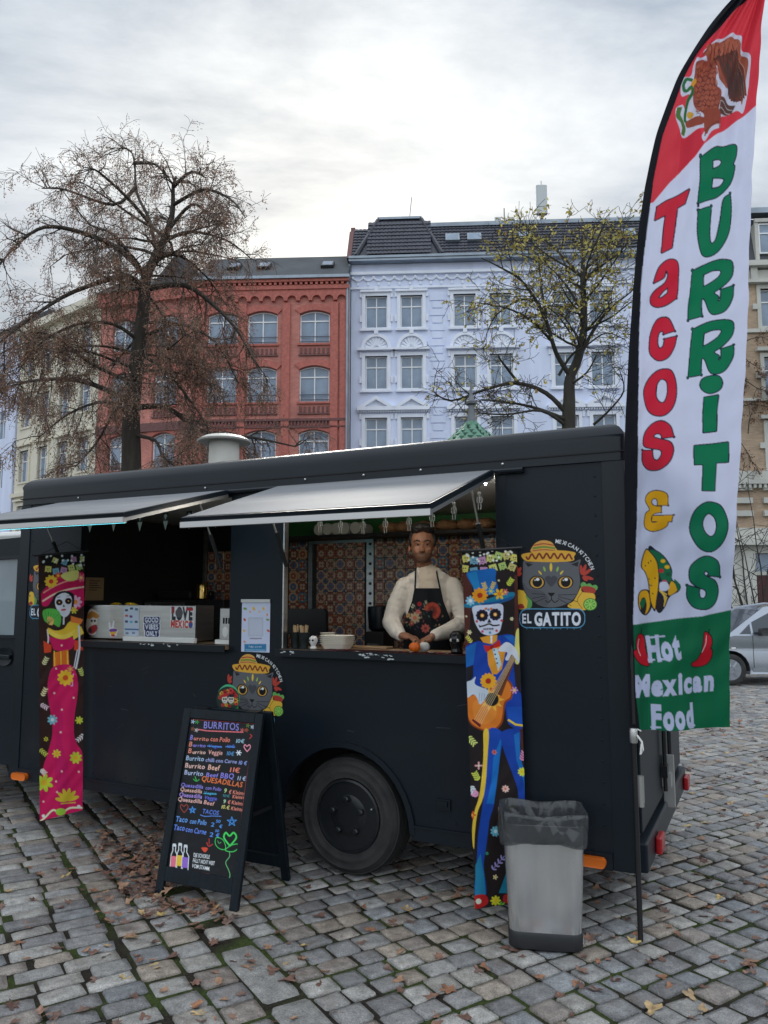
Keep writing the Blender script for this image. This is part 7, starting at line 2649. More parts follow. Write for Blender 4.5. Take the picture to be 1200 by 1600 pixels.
def pumpkin(name, label, px, py, r, mat, v):
    q = on_side(px, py, v)
    o = inplace(name, label, 'pumpkin', q.x, v, CZ2 + .006)
    vs_, fs_ = [], []
    n, m = 32, 12
    for j in range(m + 1):
        ph = math.pi * j / m
        for i in range(n):
            a = 2 * math.pi * i / n
            rr = r * (1 - .13 * abs(math.cos(4 * a))) * math.sin(ph) ** .8
            vs_.append((rr * math.cos(a), rr * math.sin(a), r * .85 - r * .82 * math.cos(ph)))
    for j in range(m):
        for i in range(n):
            fs_.append((j * n + i, j * n + (i + 1) % n, (j + 1) * n + (i + 1) % n, (j + 1) * n + i))
    MB().add(vs_, fs_).build('shell', mat, o, smooth='all')
    MB().tube([(0, 0, r * 1.6), (.004, 0, r * 1.9), (.01, 0, r * 2.0)], [.006, .004, .004], 6).build('stem', mk('dry_stem', lin((96, 84, 56)), .8), o)


pumpkin('ornamental_pumpkin', 'small orange ribbed pumpkin on the counter in front of the man', 648, 1010, .034, mk('orange_pumpkin', lin((226, 106, 22)), .45, var=.08), .02)
pumpkin('ornamental_pumpkin', 'small white pumpkin next to the orange one', 663, 1002, .033, mk('white_pumpkin', lin((206, 206, 200)), .5, var=.06), .09)
q = on_side(713, 1005, .05)
sk = inplace('black_skull_jar', 'glossy black skull jar at the right end of the counter', 'jar', q.x, .06, CZ2 + .006)
MB().lathe([(.035, 0), (.04, .01), (.034, .03), (.042, .05), (.05, .075), (.046, .105), (.025, .125), (.001, .128)], 24, sx=.9).build('jar_body', mk('gloss_black', (0.012, 0.012, 0.014), .12), sk, smooth=True)
for e in (-1, 1):
    MB().lathe([(.001, -.003), (.009, -.002), (.011, .006)], 10, (e * .018, -.043, .075), axis='y').build('eye_socket', m_alu, sk)
# wooden board on the counter
q = on_side(575, 995, .26)
wb = inplace('chopping_board', 'thin wooden chopping board lying behind the runner', 'board', q.x, .29, CZ2)
MB().box(-.16, .14, -.04, .05, 0, .014).build('plank', m_wood, wb, bevel=.004)

# overhead shelf: paper rolls and bags
SZ = 2.181
roll_me = core_me = None
for k, px in enumerate((497, 510, 524, 537, 554)):
    q = on_side(px, 822, BV - .33)
    o = inplace('paper_roll', ['leftmost', 'second', 'third', 'fourth', 'fifth'][k] + ' white paper towel roll from the left on the overhead shelf', 'paper roll', q.x, BV - .2, SZ, 'paper rolls on the shelf')
    if k == 4:
        o['label'] = 'single paper towel roll set apart at the right of the row'
    if roll_me is None:
        a = MB().lathe([(.018, -.12), (.05, -.12), (.051, -.11), (.051, .11), (.05, .12), (.018, .12)], 24, (0, 0, .0515), axis='y').build('paper', mk('tissue_paper', lin((214, 212, 204)), .9), o, smooth=True)
        c = MB().lathe([(.0178, -.118), (.0178, .118)], 16, (0, 0, .0515), axis='y').build('core', mk('card_core', lin((96, 78, 60)), .9), o, smooth=True)
        roll_me, core_me = a.data, c.data
    else:
        link('paper', roll_me, o)
        link('core', core_me, o)
m_bag = mk('brown_paper_bag', lin((170, 128, 92)), .75, var=.2, vscale=12, bump=.5, bscale=20)
for k, (px, w) in enumerate(((600, .16), (622, .14), (655, .17), (690, .16), (722, .14), (750, .15))):
    q = on_side(px, 826, BV - .33)
    o = inplace('tortilla_bag', ['crumpled tortilla bag right of the paper rolls', 'second tortilla bag from the paper rolls', 'tortilla bag above the left of the man', 'tortilla bag above the head of the man', 'tortilla bag near the right strut', 'tortilla bag at the right end of the shelf'][k], 'bag', q.x, BV - .2, SZ, 'bags on the shelf')
    bl = bmesh.new()
    bmesh.ops.create_uvsphere(bl, u_segments=18, v_segments=12, radius=1)
    rb = random.Random(k)
    for v in bl.verts:
        n_ = .12 * math.sin(v.co.x * 7 + k) * math.sin(v.co.z * 9) + rb.uniform(-.07, .07)
        v.co = Vector((v.co.x * w * .6 * (1 + n_), v.co.y * .12 * (1 + n_), max(0, .045 + v.co.z * .05 * (1 + n_))))
    me = bpy.data.meshes.new('bag')
    bl.to_mesh(me)
    bl.free()
    me.materials.append(m_bag)
    me.polygons.foreach_set('use_smooth', [True] * len(me.polygons))
    link('bag', me, o)

# strings of little hangers under the hatches
m_bone = mk('bone_white_card', lin((206, 208, 204)), .7)


ORD = ['leftmost', 'second from left', 'third from left', 'fourth from left', 'fifth from left', 'sixth from left', 'seventh from left', 'rightmost']


def skeleton_charm(u, v, z, i):
    o = inplace('skeleton_charm', ORD[i] + ' of eight tiny white skeleton charms hanging under the right hatch', 'charm', u, v, z, 'skeleton charms under the right hatch')
    o.scale = (.72, .72, .72)
    k = MB()
    k.lathe([(.001, -.03), (.011, -.022), (.014, -.012), (.011, -.003), (.001, 0)], 10)
    k.box(-.003, .003, -.003, .003, -.085, -.03)
    for q_ in range(3):
        k.box(-.015 + .002 * q_, .015 - .002 * q_, -.003, .003, -.048 - q_ * .011, -.044 - q_ * .011)
    for e in (-1, 1):
        k.tube([(e * .014, 0, -.04), (e * .022, 0, -.065), (e * .017, 0, -.09)], .003, 5).tube([(e * .006, 0, -.085), (e * .012, 0, -.11), (e * .009, 0, -.14)], .003, 5)
    k.build('bones', m_bone, o)
    MB().tube([(0, 0, 0), (0, 0, .04)], .0012, 4).build('thread', m_rod, o)


for i, (px, py) in enumerate(((500, 806), (532, 808), (567, 808), (602, 806), (639, 802), (675, 796), (709, 784), (749, 768))):
    q = on_side(px, py, -.1)
    skeleton_charm(q.x, -.1, q.z, i)

# fairy lights along the hatch head
fl_ = inplace('fairy_lights', 'string of tiny warm white fairy lights along the top of the serving hatch', 'fairy lights', -.4, .06, 2.29)
m_bulb = mk('lit_bulb', (.9, .9, .85), .4, emit=(1.0, .93, .8), estr=210.0)
pts = [(t * .058, .012 * math.sin(t * 1.7), .012 * math.sin(t * .9)) for t in range(24)]
MB().tube(pts, .0022, 4).build('wire', m_rod, fl_)
for p in pts:
    MB().lathe([(.001, -.006), (.005, -.003), (.006, 0), (.005, .003), (.001, .006)], 6, (p[0], p[1] - .004, p[2] - .008)).build('bulb', m_bulb, fl_, smooth='all')


def pennant(u, v, z, i):
    o = inplace('skull_pennant', ORD[i] + ' of six small skull pennants hanging under the left hatch', 'pennant', u, v, z, 'skull pennants under the left hatch')
    MB().prism([[(-.022, -.06), (.022, -.06), (.0, -.125)]], -.001, .001).build('white_tip', m_bone, o)
    MB().prism([[(-.024, 0), (.024, 0), (.022, -.059), (-.022, -.059)]], -.001, .001).build('black_cloth', m_inner, o)
    s_ = MB().lathe([(.001, -.003), (.012, -.0025), (.014, -.0012)], 10, (0, 0, -.026), axis='y').box(-.006, .006, -.003, -.0012, -.048, -.036).build('skull_print', m_bone, o)


for i, (px, py) in enumerate(((141, 810), (178, 808), (219, 807), (259, 805), (296, 803), (337, 800))):
    q = on_side(px, py, -.03)
    pennant(q.x, -.03, q.z + .02, i)

# ================================================================ trees
def mk_bark(name, c1, c2):
    return mk(name, c1, 0.9, col2=c2, vscale=5, bump=.6, bscale=14, stretch=(1, 1, .25))


class Tree:
    def __init__(self, seed):
        self.r = random.Random(seed)
        self.limb, self.twig = MB(), MB()
        self.tips = []
        self.minr = .007

    def path(self, p0, d, L, n, droop, wob):
        pts = [Vector(p0)]
        d = d.normalized()
        for i in range(n):
            d = (d + Vector((self.r.gauss(0, wob), self.r.gauss(0, wob), self.r.gauss(0, wob * .7) - droop))).normalized()
            pts.append(pts[-1] + d * L / n)
        return pts

    def sub(self, pts, r0, spec, level=0):
        """side branches off a limb"""
        if level >= len(spec):
            return
        cnt, L, droop, wob, rk = spec[level]
        n = len(pts) - 1
        tot = sum((pts[i + 1] - pts[i]).length for i in range(n))
        k = max(1, int(cnt * tot))
        for q in range(k):
            t = self.r.uniform(.22 if level == 0 else .1, 1.0)
            i = min(int(t * n), n - 1)
            p = pts[i].lerp(pts[i + 1], t * n - i)
            d0 = (pts[i + 1] - pts[i]).normalized()
            side = Vector((self.r.gauss(0, 1), self.r.gauss(0, 1), self.r.gauss(0.15, .7)))
            side = (side - d0 * side.dot(d0)).normalized()
            d = d0 * self.r.uniform(.35, .9) + side * self.r.uniform(.6, 1.0)
            LL = L * self.r.uniform(.5, 1.25)
            last = level == len(spec) - 1
            sp = self.path(p, d, LL, 4 if last else 5, droop, wob)
            rr = r0 * rk * self.r.uniform(.7, 1.2)
            rad = [max(self.minr, rr * (1 - .8 * j / (len(sp) - 1))) for j in range(len(sp))]
            (self.twig if last else self.limb).tube(sp, rad, 3 if last else 5, cap=False)
            if last:
                self.tips.append(sp)
            else:
                self.sub(sp, rr, spec, level + 1)


def traced(pl, ox, oy, sc, Y, spread, rnd):
    """limb traced in the picture, given its own depth so the crown has volume"""
    n = len(pl)
    out = []
    drift = rnd.uniform(-spread, spread)
    for i, (x, y) in enumerate(pl):
        p = at_depth(ox + x / sc, oy + y / sc, Y)
        t = i / max(1, n - 1)
        dy = drift * t
        f = (Y + dy) / Y
        out.append(Vector((p.x * f, Y + dy, CAM_H + (p.z - CAM_H) * f)))
    cur = [Vector(v) for v in spline([tuple(v) for v in out], 4, closed=False)]
    return cur


def leaf_cloud(t, n, size, cols, jitter, per_tip=True, hang=.3, seed=1):
    r = np.random.default_rng(seed)
    tips = np.array([[tuple(p) for p in s_] for s_ in t.tips])
    idx = r.integers(0, len(tips), n)
    u = r.uniform(.15, 1, n) * (tips.shape[1] - 1)
    i = np.minimum(u.astype(int), tips.shape[1] - 2)
    p0, p1 = tips[idx, i], tips[idx, i + 1]
    p = p0 + (p1 - p0) * (u - i)[:, None] + r.normal(0, jitter, (n, 3))
    p[:, 2] -= r.uniform(0, hang, n)
    a = r.normal(0, 1, (n, 3))
    a /= np.linalg.norm(a, axis=1, keepdims=True)
    b_ = np.cross(a, r.normal(0, 1, (n, 3)))
    b_ /= np.linalg.norm(b_, axis=1, keepdims=True) + 1e-6
    a *= (size * r.uniform(.6, 1.3, n))[:, None]
    b_ *= (size * r.uniform(.35, .8, n))[:, None]
    V = np.stack([p - a, p - b_, p + a, p + b_], 1).astype(np.float32)
    cols = np.array([lin(c) for c in cols])
    Cc = (cols[r.integers(0, len(cols), n)] * r.uniform(.75, 1.25, n)[:, None]).astype(np.float32)
    me = bpy.data.meshes.new('leaves')
    me.vertices.add(n * 4)
    me.vertices.foreach_set('co', V.ravel())
    me.loops.add(n * 4)
    me.loops.foreach_set('vertex_index', np.arange(n * 4, dtype=np.int32))
    me.polygons.add(n)
    me.polygons.foreach_set('loop_start', np.arange(0, n * 4, 4, dtype=np.int32))
    me.update(calc_edges=True)
    at = me.attributes.new('Col', 'FLOAT_COLOR', 'FACE')
    at.data.foreach_set('color', np.concatenate([Cc, np.ones((n, 1), np.float32)], 1).ravel())
    return me


m_leafc = mk_attr('tree_leaf', 0.7, 0.3)
m_bark1 = mk_bark('lime_bark', lin((70, 64, 56)), lin((46, 42, 38)))
m_bark2 = mk_bark('young_bark', lin((64, 62, 54)), lin((44, 42, 38)))

# ---- big bare lime tree on the left, hung with brown seeds
T1 = Tree(3)
Y1 = 28.0
t1b = at_depth(206, 932, Y1)
lime = thing('lime_tree', 'big nearly bare lime tree hung with brown dry seeds at the left', 'tree', (t1b.x, Y1, 0))
tr_px = [(440, 1640), (440, 1190), (440, 1000), (455, 850), (480, 650), (490, 540), (525, 470), (560, 390), (578, 320), (580, 240), (590, 205)]
rnd = random.Random(8)
cur = traced(tr_px, 0, 180, 2.143, Y1, 0, rnd)
cur[0].z = -.1
nr = len(cur)
trunk = MB().tube(cur, [max(.04, .42 * (1 - (i / nr) ** .7) + .03) for i in range(nr)], 12, cap=False)
T1.sub(cur[14:], .16, [(2.2, 1.0, .08, .16, .3), (4.0, .7, .16, .2, .42), (8, .5, .28, .2, .4)])
L1 = [[(525, 470), (500, 350), (458, 260), (450, 160), (430, 115), (355, 110)], [(490, 540), (400, 450), (270, 392), (150, 375), (60, 430), (0, 500)],
      [(480, 530), (380, 400), (300, 365), (215, 260)], [(480, 600), (430, 540), (250, 590), (100, 680), (0, 760)], [(450, 900), (300, 830), (170, 740), (0, 800)],
      [(440, 960), (270, 890), (100, 890), (-20, 930)], [(560, 390), (640, 300), (700, 335), (745, 400)], [(550, 420), (640, 390), (760, 420), (840, 480)],
      [(500, 580), (620, 570), (720, 640), (800, 730), (870, 860)], [(485, 740), (600, 700), (720, 760), (800, 900)], [(445, 980), (560, 980), (680, 1060), (850, 1080), (990, 1110)],
      [(445, 1070), (520, 1090), (550, 1150), (610, 1165)], [(520, 480), (600, 470), (690, 540), (760, 640)], [(500, 360), (420, 270), (330, 190), (285, 175)], [(455, 240), (380, 300), (220, 250), (140, 245)],
      [(580, 300), (680, 250), (770, 280), (820, 340)], [(580, 240), (640, 190), (690, 210)], [(450, 160), (520, 165), (560, 210)], [(450, 900), (380, 1000), (320, 1100), (250, 1180)], [(470, 800), (560, 860), (640, 960), (700, 1050)],
      [(470, 760), (380, 700), (260, 700), (140, 760), (60, 860)], [(440, 1000), (350, 960), (230, 1000), (130, 1080)]]
for i, pl in enumerate(L1):
    c = traced(pl, 0, 180, 2.143, Y1, 4.2, rnd)
    n = len(c)
    r0 = .125 if i in (1, 3, 5, 8, 10) else .08
    T1.limb.tube(c, [max(.018, r0 * (1 - .85 * j / n)) for j in range(n)], 7, cap=False)
    if sum(p.z for p in c) / n > 12.5:                  # upper crown spreads, lower crown hangs
        T1.sub(c, r0 * .75, [(2.6, 1.15, .02, .17, .36), (3.8, .75, .07, .2, .42), (7.5, .5, .16, .2, .4)])
    else:
        T1.sub(c, r0 * .75, [(2.7, 1.25, .1, .17, .36), (4.0, .85, .2, .2, .42), (8.5, .6, .3, .2, .4)])
for i in range(26):                                     # limbs towards and away from the viewer
    t = rnd.uniform(.28, .7)
    p = cur[int(t * (nr - 1))]
    a = rnd.uniform(0, 6.28)
    pts = T1.path(p, Vector((math.cos(a) * .8, math.sin(a), rnd.uniform(.0, .5))), rnd.uniform(2.4, 3.8), 7, .07, .12)
    T1.limb.tube(pts, [.065 - .0075 * j for j in range(8)], 6, cap=False)
    T1.sub(pts, .06, [(2.4, 1.3, .1, .17, .4), (3.8, .85, .2, .2, .42), (8.0, .6, .32, .2, .4)])
off1 = Vector((-t1b.x, -Y1, 0))


def local(mb, off):
    mb.v = [(x + off.x, y + off.y, z + off.z) for x, y, z in mb.v]
    return mb


local(trunk, off1).build('trunk', m_bark1, lime, smooth='all', fix=False)
local(T1.limb, off1).build('limbs', m_bark1, lime, smooth='all', fix=False)
tw1 = local(T1.twig, off1).build('twigs', mk('brown_twigs', lin((108, 95, 86)), .9), lime, fix=False)
tw1['kind'] = 'stuff'
T1.tips = [s_ for s_ in T1.tips if rnd.random() < (1.0 if s_[0].z < 13.5 else .55)]
me = leaf_cloud(T1, 95000, .034, [(160, 126, 106), (140, 108, 90), (172, 140, 116), (124, 96, 82), (150, 116, 100)], .05, hang=.3, seed=3)
me.transform(Matrix.Translation(off1))
me.materials.append(m_leafc)
o = link('dry_seeds', me, lime)
o['kind'] = 'stuff'
print('lime twigs', len(T1.tips), len(T1.twig.f))

# ---- slimmer tree with the last yellow leaves, right
T2 = Tree(21)
T2.minr = .006
Y2 = 20.0
t2b = at_depth(888, 932, Y2)
yel = thing('young_tree', 'slim tree with sparse yellow leaves in front of the lavender house', 'tree', (t2b.x, Y2, 0))
rnd = random.Random(4)
tr_px = [(890, 1760), (890, 1060), (892, 960), (895, 870), (925, 800), (948, 690), (950, 570), (945, 470), (948, 380), (942, 320), (950, 290)]
cur = traced(tr_px, 540, 250, 2.553, Y2, 0, rnd)
cur[0].z = -.1
nr = len(cur)
trunk = MB().tube(cur, [max(.018, .19 * (1 - (i / nr) ** .9) + .012) for i in range(nr)], 10, cap=False)
SP2 = [(3.6, .85, -.01, .15, .4), (5.4, .55, .03, .2, .5), (6.0, .36, .04, .22, .6)]
T2.sub(cur[10:], .07, SP2)
L2 = [[(895, 860), (840, 770), (800, 640), (760, 560), (700, 480), (620, 430), (540, 390)], [(890, 1020), (800, 930), (680, 890), (560, 915), (420, 960), (345, 920)],
      [(890, 1040), (760, 990), (640, 965), (540, 955)], [(880, 1060), (780, 1000), (640, 1015), (470, 1005)], [(930, 790), (1000, 660), (1060, 590), (1140, 525)],
      [(940, 600), (880, 500), (800, 420), (680, 370)], [(945, 470), (880, 400), (820, 340), (780, 310)], [(948, 440), (1010, 390), (1080, 370), (1160, 380)], [(850, 860), (900, 780), (960, 740), (1040, 690), (1120, 720)],
      [(800, 620), (780, 500), (770, 390)], [(890, 900), (960, 850), (1000, 780)], [(990, 1055), (1050, 1000), (1110, 920), (1090, 830)], [(820, 720), (740, 640), (640, 590), (520, 570)], [(690, 890), (620, 800), (610, 780)], [(948, 390), (1000, 330), (1060, 290)], [(760, 560), (690, 560), (600, 620), (560, 700)]]
for i, pl in enumerate(L2):
    c = traced(pl, 540, 250, 2.553, Y2, 1.9, rnd)
    n = len(c)
    r0 = (.07, .07, .055, .05, .065)[i] if i < 5 else .042
    T2.limb.tube(c, [max(.009, r0 * (1 - .85 * j / n)) for j in range(n)], 6, cap=False)
    T2.sub(c, r0 * .6, SP2)
for i in range(12):
    p = cur[int(rnd.uniform(.4, .75) * (nr - 1))]
    a = rnd.uniform(0, 6.28)
    pts = T2.path(p, Vector((math.cos(a) * .7, math.sin(a), rnd.uniform(.3, .9))), rnd.uniform(1.3, 2.4), 6, .0, .12)
    T2.limb.tube(pts, [.035 - .004 * j for j in range(7)], 5, cap=False)
    T2.sub(pts, .03, SP2)
off2 = Vector((-t2b.x, -Y2, 0))
local(trunk, off2).build('trunk', m_bark2, yel, smooth='all', fix=False)
local(T2.limb, off2).build('limbs', m_bark2, yel, smooth='all', fix=False)
w2 = local(T2.twig, off2).build('twigs', mk('dark_twigs', lin((66, 58, 50)), .9), yel, fix=False)
w2['kind'] = 'stuff'
T2.tips = [s_ for s_ in T2.tips if s_[0].z > 7.6 + 1.4 * rnd.random() or rnd.random() < .2]
me = leaf_cloud(T2, 3300, .056, [(206, 192, 104), (190, 180, 104), (214, 202, 124), (170, 162, 92), (160, 136, 80)], .04, hang=.08, seed=9)
me.transform(Matrix.Translation(off2))
me.materials.append(m_leafc)
o = link('yellow_leaves', me, yel)
o['kind'] = 'stuff'
print('young twigs', len(T2.tips))

# ---- bare creeper on the tan house and a sapling before it
T3 = Tree(5)
rnd = random.Random(6)
cp_thing = thing('wall_creeper', 'bare brown creeper clinging to the tan brick wall', 'climbing plant', (19.6, 39.7, 4.0))
for i in range(26):
    p = Vector((rnd.uniform(18.6, 23.5), 39.75, rnd.uniform(9.5, 15.5)))
    pts = T3.path(p, Vector((rnd.gauss(0, 1), 0, rnd.uniform(-.4, 1))), rnd.uniform(1, 2.6), 6, .03, .25)
    pts = [Vector((q.x, 39.72 + rnd.uniform(-.1, .05) - (q.x - 20) * .07, q.z)) for q in pts]
    T3.limb.tube(pts, [.03 - .003 * j for j in range(7)], 4, cap=False)
    T3.sub(pts, .03, [(4, .8, .05, .3, .4), (7, .4, .06, .3, .5)])
for mb in (T3.limb, T3.twig):
    local(mb, Vector((-19.6, -39.7, -4.0)))
T3.limb.build('stems', m_bark2, cp_thing, fix=False)
o = T3.twig.build('twigs', MATS['brown_twigs'], cp_thing, fix=False)
o['kind'] = 'stuff'
me = leaf_cloud(T3, 2600, .06, [(122, 90, 70), (104, 78, 60), (140, 96, 72)], .05, hang=.1, seed=2)
me.transform(Matrix.Translation((-19.6, -39.7, -4.0)))
me.materials.append(m_leafc)
o = link('dry_leaves', me, cp_thing)
o['kind'] = 'stuff'
T4 = Tree(15)
sp_ = thing('bare_sapling', 'thin bare sapling in front of the dark red portal', 'tree', (9.6, 20.0, 0))
for i in range(9):
    a = i * .7
    pts = T4.path(Vector((9.6, 20, 0)), Vector((math.cos(a) * .35, math.sin(a) * .35, 1)), 4.6 + (i % 3) * .5, 8, -.0, .07)
    T4.limb.tube(pts, [.028 - .003 * j for j in range(9)], 5, cap=False)
    T4.sub(pts, .02, [(2.2, .8, .02, .15, .5), (4, .35, .03, .2, .6)])
local(T4.limb, Vector((-9.6, -20, 0))).build('stems', m_bark2, sp_, fix=False)
o = local(T4.twig, Vector((-9.6, -20, 0))).build('twigs', MATS['dark_twigs'], sp_, fix=False)
o['kind'] = 'stuff'

# ================================================================ advertising column with green scaled roof
kp = at_depth(740, 932, 12.0)
ks = thing('advertising_column', 'advertising column with green scaled dome and grey finial behind the truck', 'advertising column', (kp.x, 12.0, 0))
m_col = mk('column_paper', lin((150, 150, 146)), .8, var=.3, vscale=2)
m_scale = mk('green_glazed_scale', lin((82, 128, 106)), .45, var=.25, vscale=6)
m_lead = mk('lead_grey', lin((104, 108, 114)), .5, .4, var=.15, vscale=6)
MB().lathe([(.72, 0), (.72, .25), (.62, .3), (.62, 3.3), (.7, 3.35), (.8, 3.42), (.82, 3.55), (.74, 3.6), (.7, 3.6)], 32).build('drum', m_col, ks, smooth=True)
dome = [(.76, 3.58), (.72, 3.7), (.6, 3.85), (.46, 4.0), (.31, 4.13), (.19, 4.24), (.1, 4.33), (.07, 4.37)]
dm = MB().lathe(dome, 32).build('dome', m_lead, ks, smooth=True)
sc_ = MB()
for j in range(13):
    t = j / 13 * (len(dome) - 1)
    i = int(t)
    r_ = dome[i][0] + (dome[i + 1][0] - dome[i][0]) * (t - i)
    z_ = dome[i][1] + (dome[i + 1][1] - dome[i][1]) * (t - i)
    nn = max(8, int(2 * math.pi * r_ / .13))
    for q in range(nn):
        a = 2 * math.pi * (q + .5 * (j % 2)) / nn
        ca, sa = math.cos(a), math.sin(a)
        w = 2 * math.pi * r_ / nn * .5
        pts = [(r_ + .035, 0, z_ - .045), (r_ + .022, -w, z_ + .02), (r_ - .03, 0, z_ + .1), (r_ + .022, w, z_ + .02), (r_ + .05, 0, z_ + .02)]
        sc_.add([(x * ca - y * sa, x * sa + y * ca, z) for x, y, z in pts], [(0, 1, 4), (1, 2, 4), (2, 3, 4), (3, 0, 4)])
so = sc_.build('roof_scales', m_scale, dm, fix=False)
so['kind'] = 'stuff'
MB().lathe([(.1, 4.34), (.12, 4.37), (.08, 4.4), (.075, 4.46), (.05, 4.6), (.045, 4.68), (.085, 4.7), (.09, 4.74), (.05, 4.77), (.03, 4.85), (.012, 5.0), (.001, 5.2)], 16).build('finial', m_lead, ks, smooth=True)

# ================================================================ silver car
m_silver = mk('silver_car_paint', (0.34, 0.37, 0.42), .26, .75, coat=.6, var=.03)
m_carglass = mk_glass('car_glass', (0.03, 0.04, 0.05), .03)
m_plast = mk('grey_plastic', (0.03, 0.032, 0.035), .6)
car = thing('silver_car', 'silver hatchback parked behind the feather flag at the right', 'car', (6.45, 14.5, 0), R(-2))
W_ = 1.68
low = [(-.72, .3), (-.36, .22)] + arc(0, .3, .35, 195, -15, 12) + [(.4, .22), (2.02, .22)] + [(p[0] + 2.42, p[1]) for p in arc(0, .3, .35, 195, -15, 12)] + [(2.8, .25), (3.0, .35), (3.05, .7), (2.98, .92), (.1, .92), (-.1, .88), (-.5, .72), (-.74, .55)]
bodym = MB().prism([low], 0, W_).build('body', m_silver, car, bevel=.035, seg=3, smooth=True)


def green_pt(x, z, y0, inset):
    return (x, y0 + inset * (z - .9) / .58, z)


gh = [(-.02, .9), (2.96, .92), (2.75, 1.3), (2.4, 1.44), (1.3, 1.5), (.75, 1.42)]
vs_, n = [], len(gh)
for x, z in gh:
    vs_.append((x, .03 + .2 * (z - .9) / .58, z))
for x, z in gh:
    vs_.append((x, W_ - .03 - .2 * (z - .9) / .58, z))
MB().add(vs_, [tuple(range(n)), tuple(range(2 * n - 1, n - 1, -1))] + [(i, (i + 1) % n, n + (i + 1) % n, n + i) for i in range(n)]).build('cabin', m_silver, car, bevel=.03, seg=2, smooth=True)


def side_glass(pts, name, mat, y_off=-.006):
    MB().add([(x, .03 + .2 * (z - .9) / .58 + y_off, z) for x, z in pts], [tuple(range(len(pts)))]).build(name, mat, car, fix=False)


side_glass([(.2, .95), (.42, .95), (.42, 1.14)], 'quarter_glass', m_carglass)
side_glass([(.46, .95), (1.25, .95), (1.25, 1.4), (.85, 1.36), (.46, 1.17)], 'front_window', m_carglass)
side_glass([(1.32, .95), (2.2, .95), (2.2, 1.36), (1.32, 1.41)], 'rear_window', m_carglass)
MB().add([(.02, .14, .93), (.02, W_ - .14, .93), (.72, W_ - .26, 1.4), (.72, .26, 1.4)], [(0, 1, 2, 3)]).build('windscreen', m_carglass, car, fix=False)
MB().box(.42, .428, -.004, -.0005, .3, .92).box(1.28, 1.288, -.004, -.0005, .3, .92).build('door_gap', m_under, car)
MB().box(.4, 2.0, -.012, -.0005, .26, .33).build('side_trim', m_silver, car)
mr = MB().prism([rrect(.5, .93, .72, 1.07, .05)], -.2, -.06).build('mirror', m_plast, car, bevel=.02, smooth=True)
MB().box(.55, .62, -.07, .05, .95, .99).build('mirror_arm', m_plast, mr)
MB().prism([rrect(.02, .68, .1, .71, .012)], -.008, -.0005).build('side_repeater', m_white, car)
MB().box(-.735, -.6, .15, .5, .5, .62).box(-.735, -.6, W_ - .5, W_ - .15, .5, .62).build('headlights', m_carglass, car)
for x in (0, 2.42):
    for y, rz in ((.02, 0), (W_ - .02, math.pi)):
        ty = MB().lathe([(.19, .0), (.2, -.012), (.26, -.02), (.285, -.005), (.295, .03), (.295, .16), (.27, .19), (.18, .18)], 32, axis='y').build('wheel', m_rubber, car, smooth=True)
        ty.location, ty.rotation_euler = (x, y, .295), (0, 0, rz)
        MB().lathe([(.192, -.008), (.185, .0), (.175, .02), (.05, -.005), (.001, -.008)], 28, axis='y').build('rim', m_silver, ty, smooth=True)
        for q in range(7):
            a = 2 * math.pi * q / 7
            MB().obox((.06 * math.cos(a), -.012, .06 * math.sin(a)), (.17 * math.cos(a), -.004, .17 * math.sin(a)), .035, .02, (0, 1, 0)).build('spoke', m_silver, ty)
MB().box(-.35, .35, .22, .3, .25, .8).box(2.07, 2.77, .22, .3, .25, .8).build('wheel_wells', m_under, car)

# ================================================================ fallen leaves
def mk_leafmat(name, by_object):
    m = bpy.data.materials.new(name)
    m.use_nodes = True
    t = m.node_tree
    b = t.nodes['Principled BSDF']
    b.inputs['Roughness'].default_value = .7
    if by_object:
        s_ = t.nodes.new('ShaderNodeObjectInfo').outputs['Color']
    else:
        a = t.nodes.new('ShaderNodeAttribute')
        a.attribute_name = 'Col'
        s_ = a.outputs['Color']
    n = t.nodes.new('ShaderNodeTexNoise')
    n.inputs['Scale'].default_value = 30
    g = t.nodes.new('ShaderNodeNewGeometry')
    t.links.new(g.outputs['Position'], n.inputs[0])
    r = t.nodes.new('ShaderNodeMapRange')
    t.links.new(n.outputs[0], r.inputs[0])
    for i, k in enumerate((.3, .7, .6, 1.35)):
        r.inputs[i + 1].default_value = k
    v = t.nodes.new('ShaderNodeVectorMath')
    v.operation = 'SCALE'
    t.links.new(s_, v.inputs[0])
    t.links.new(r.outputs[0], v.inputs['Scale'])
    t.links.new(v.outputs[0], b.inputs['Base Color'])
    return m


def leaf_shape(seed, size):
    """curled lobed leaf: outline fan, edges lifted, with stalk"""
    r = random.Random(seed)
    n = 14
    pts = []
    lob = r.choice((3, 5, 5))
    asp = r.uniform(.6, .95)
    for i in range(n):
        a = 2 * math.pi * i / n
        rad = size * (.72 + .28 * math.cos(lob * a) + r.uniform(-.12, .12))
        pts.append((rad * math.cos(a), rad * math.sin(a) * asp))
    c1, c2 = r.uniform(1, 6) / size * .1, r.uniform(-2, 3) / size * .1
    tw_ = r.uniform(-.4, .4) / size

    def z(x, y):
        return c1 * y * y + c2 * x * x + tw_ * x * y + r.uniform(0, .12) * size
    vs_ = [(0, 0, .002)] + [(x * .5, y * .5, z(x * .5, y * .5)) for x, y in pts] + [(x, y, z(x, y)) for x, y in pts]
    zm = min(v[2] for v in vs_)
    vs_ = [(x, y, q - zm + .002) for x, y, q in vs_]
    fs_ = [(0, 1 + i, 1 + (i + 1) % n) for i in range(n)] + [(1 + i, 1 + n + i, 1 + n + (i + 1) % n, 1 + (i + 1) % n) for i in range(n)]
    k = len(vs_)
    vs_ += [(-size * .95, .002, .006), (-size * 1.5, size * .2, .008), (-size * .95, -.002, .006)]
    fs_.append((k, k + 1, k + 2))
    return vs_, fs_


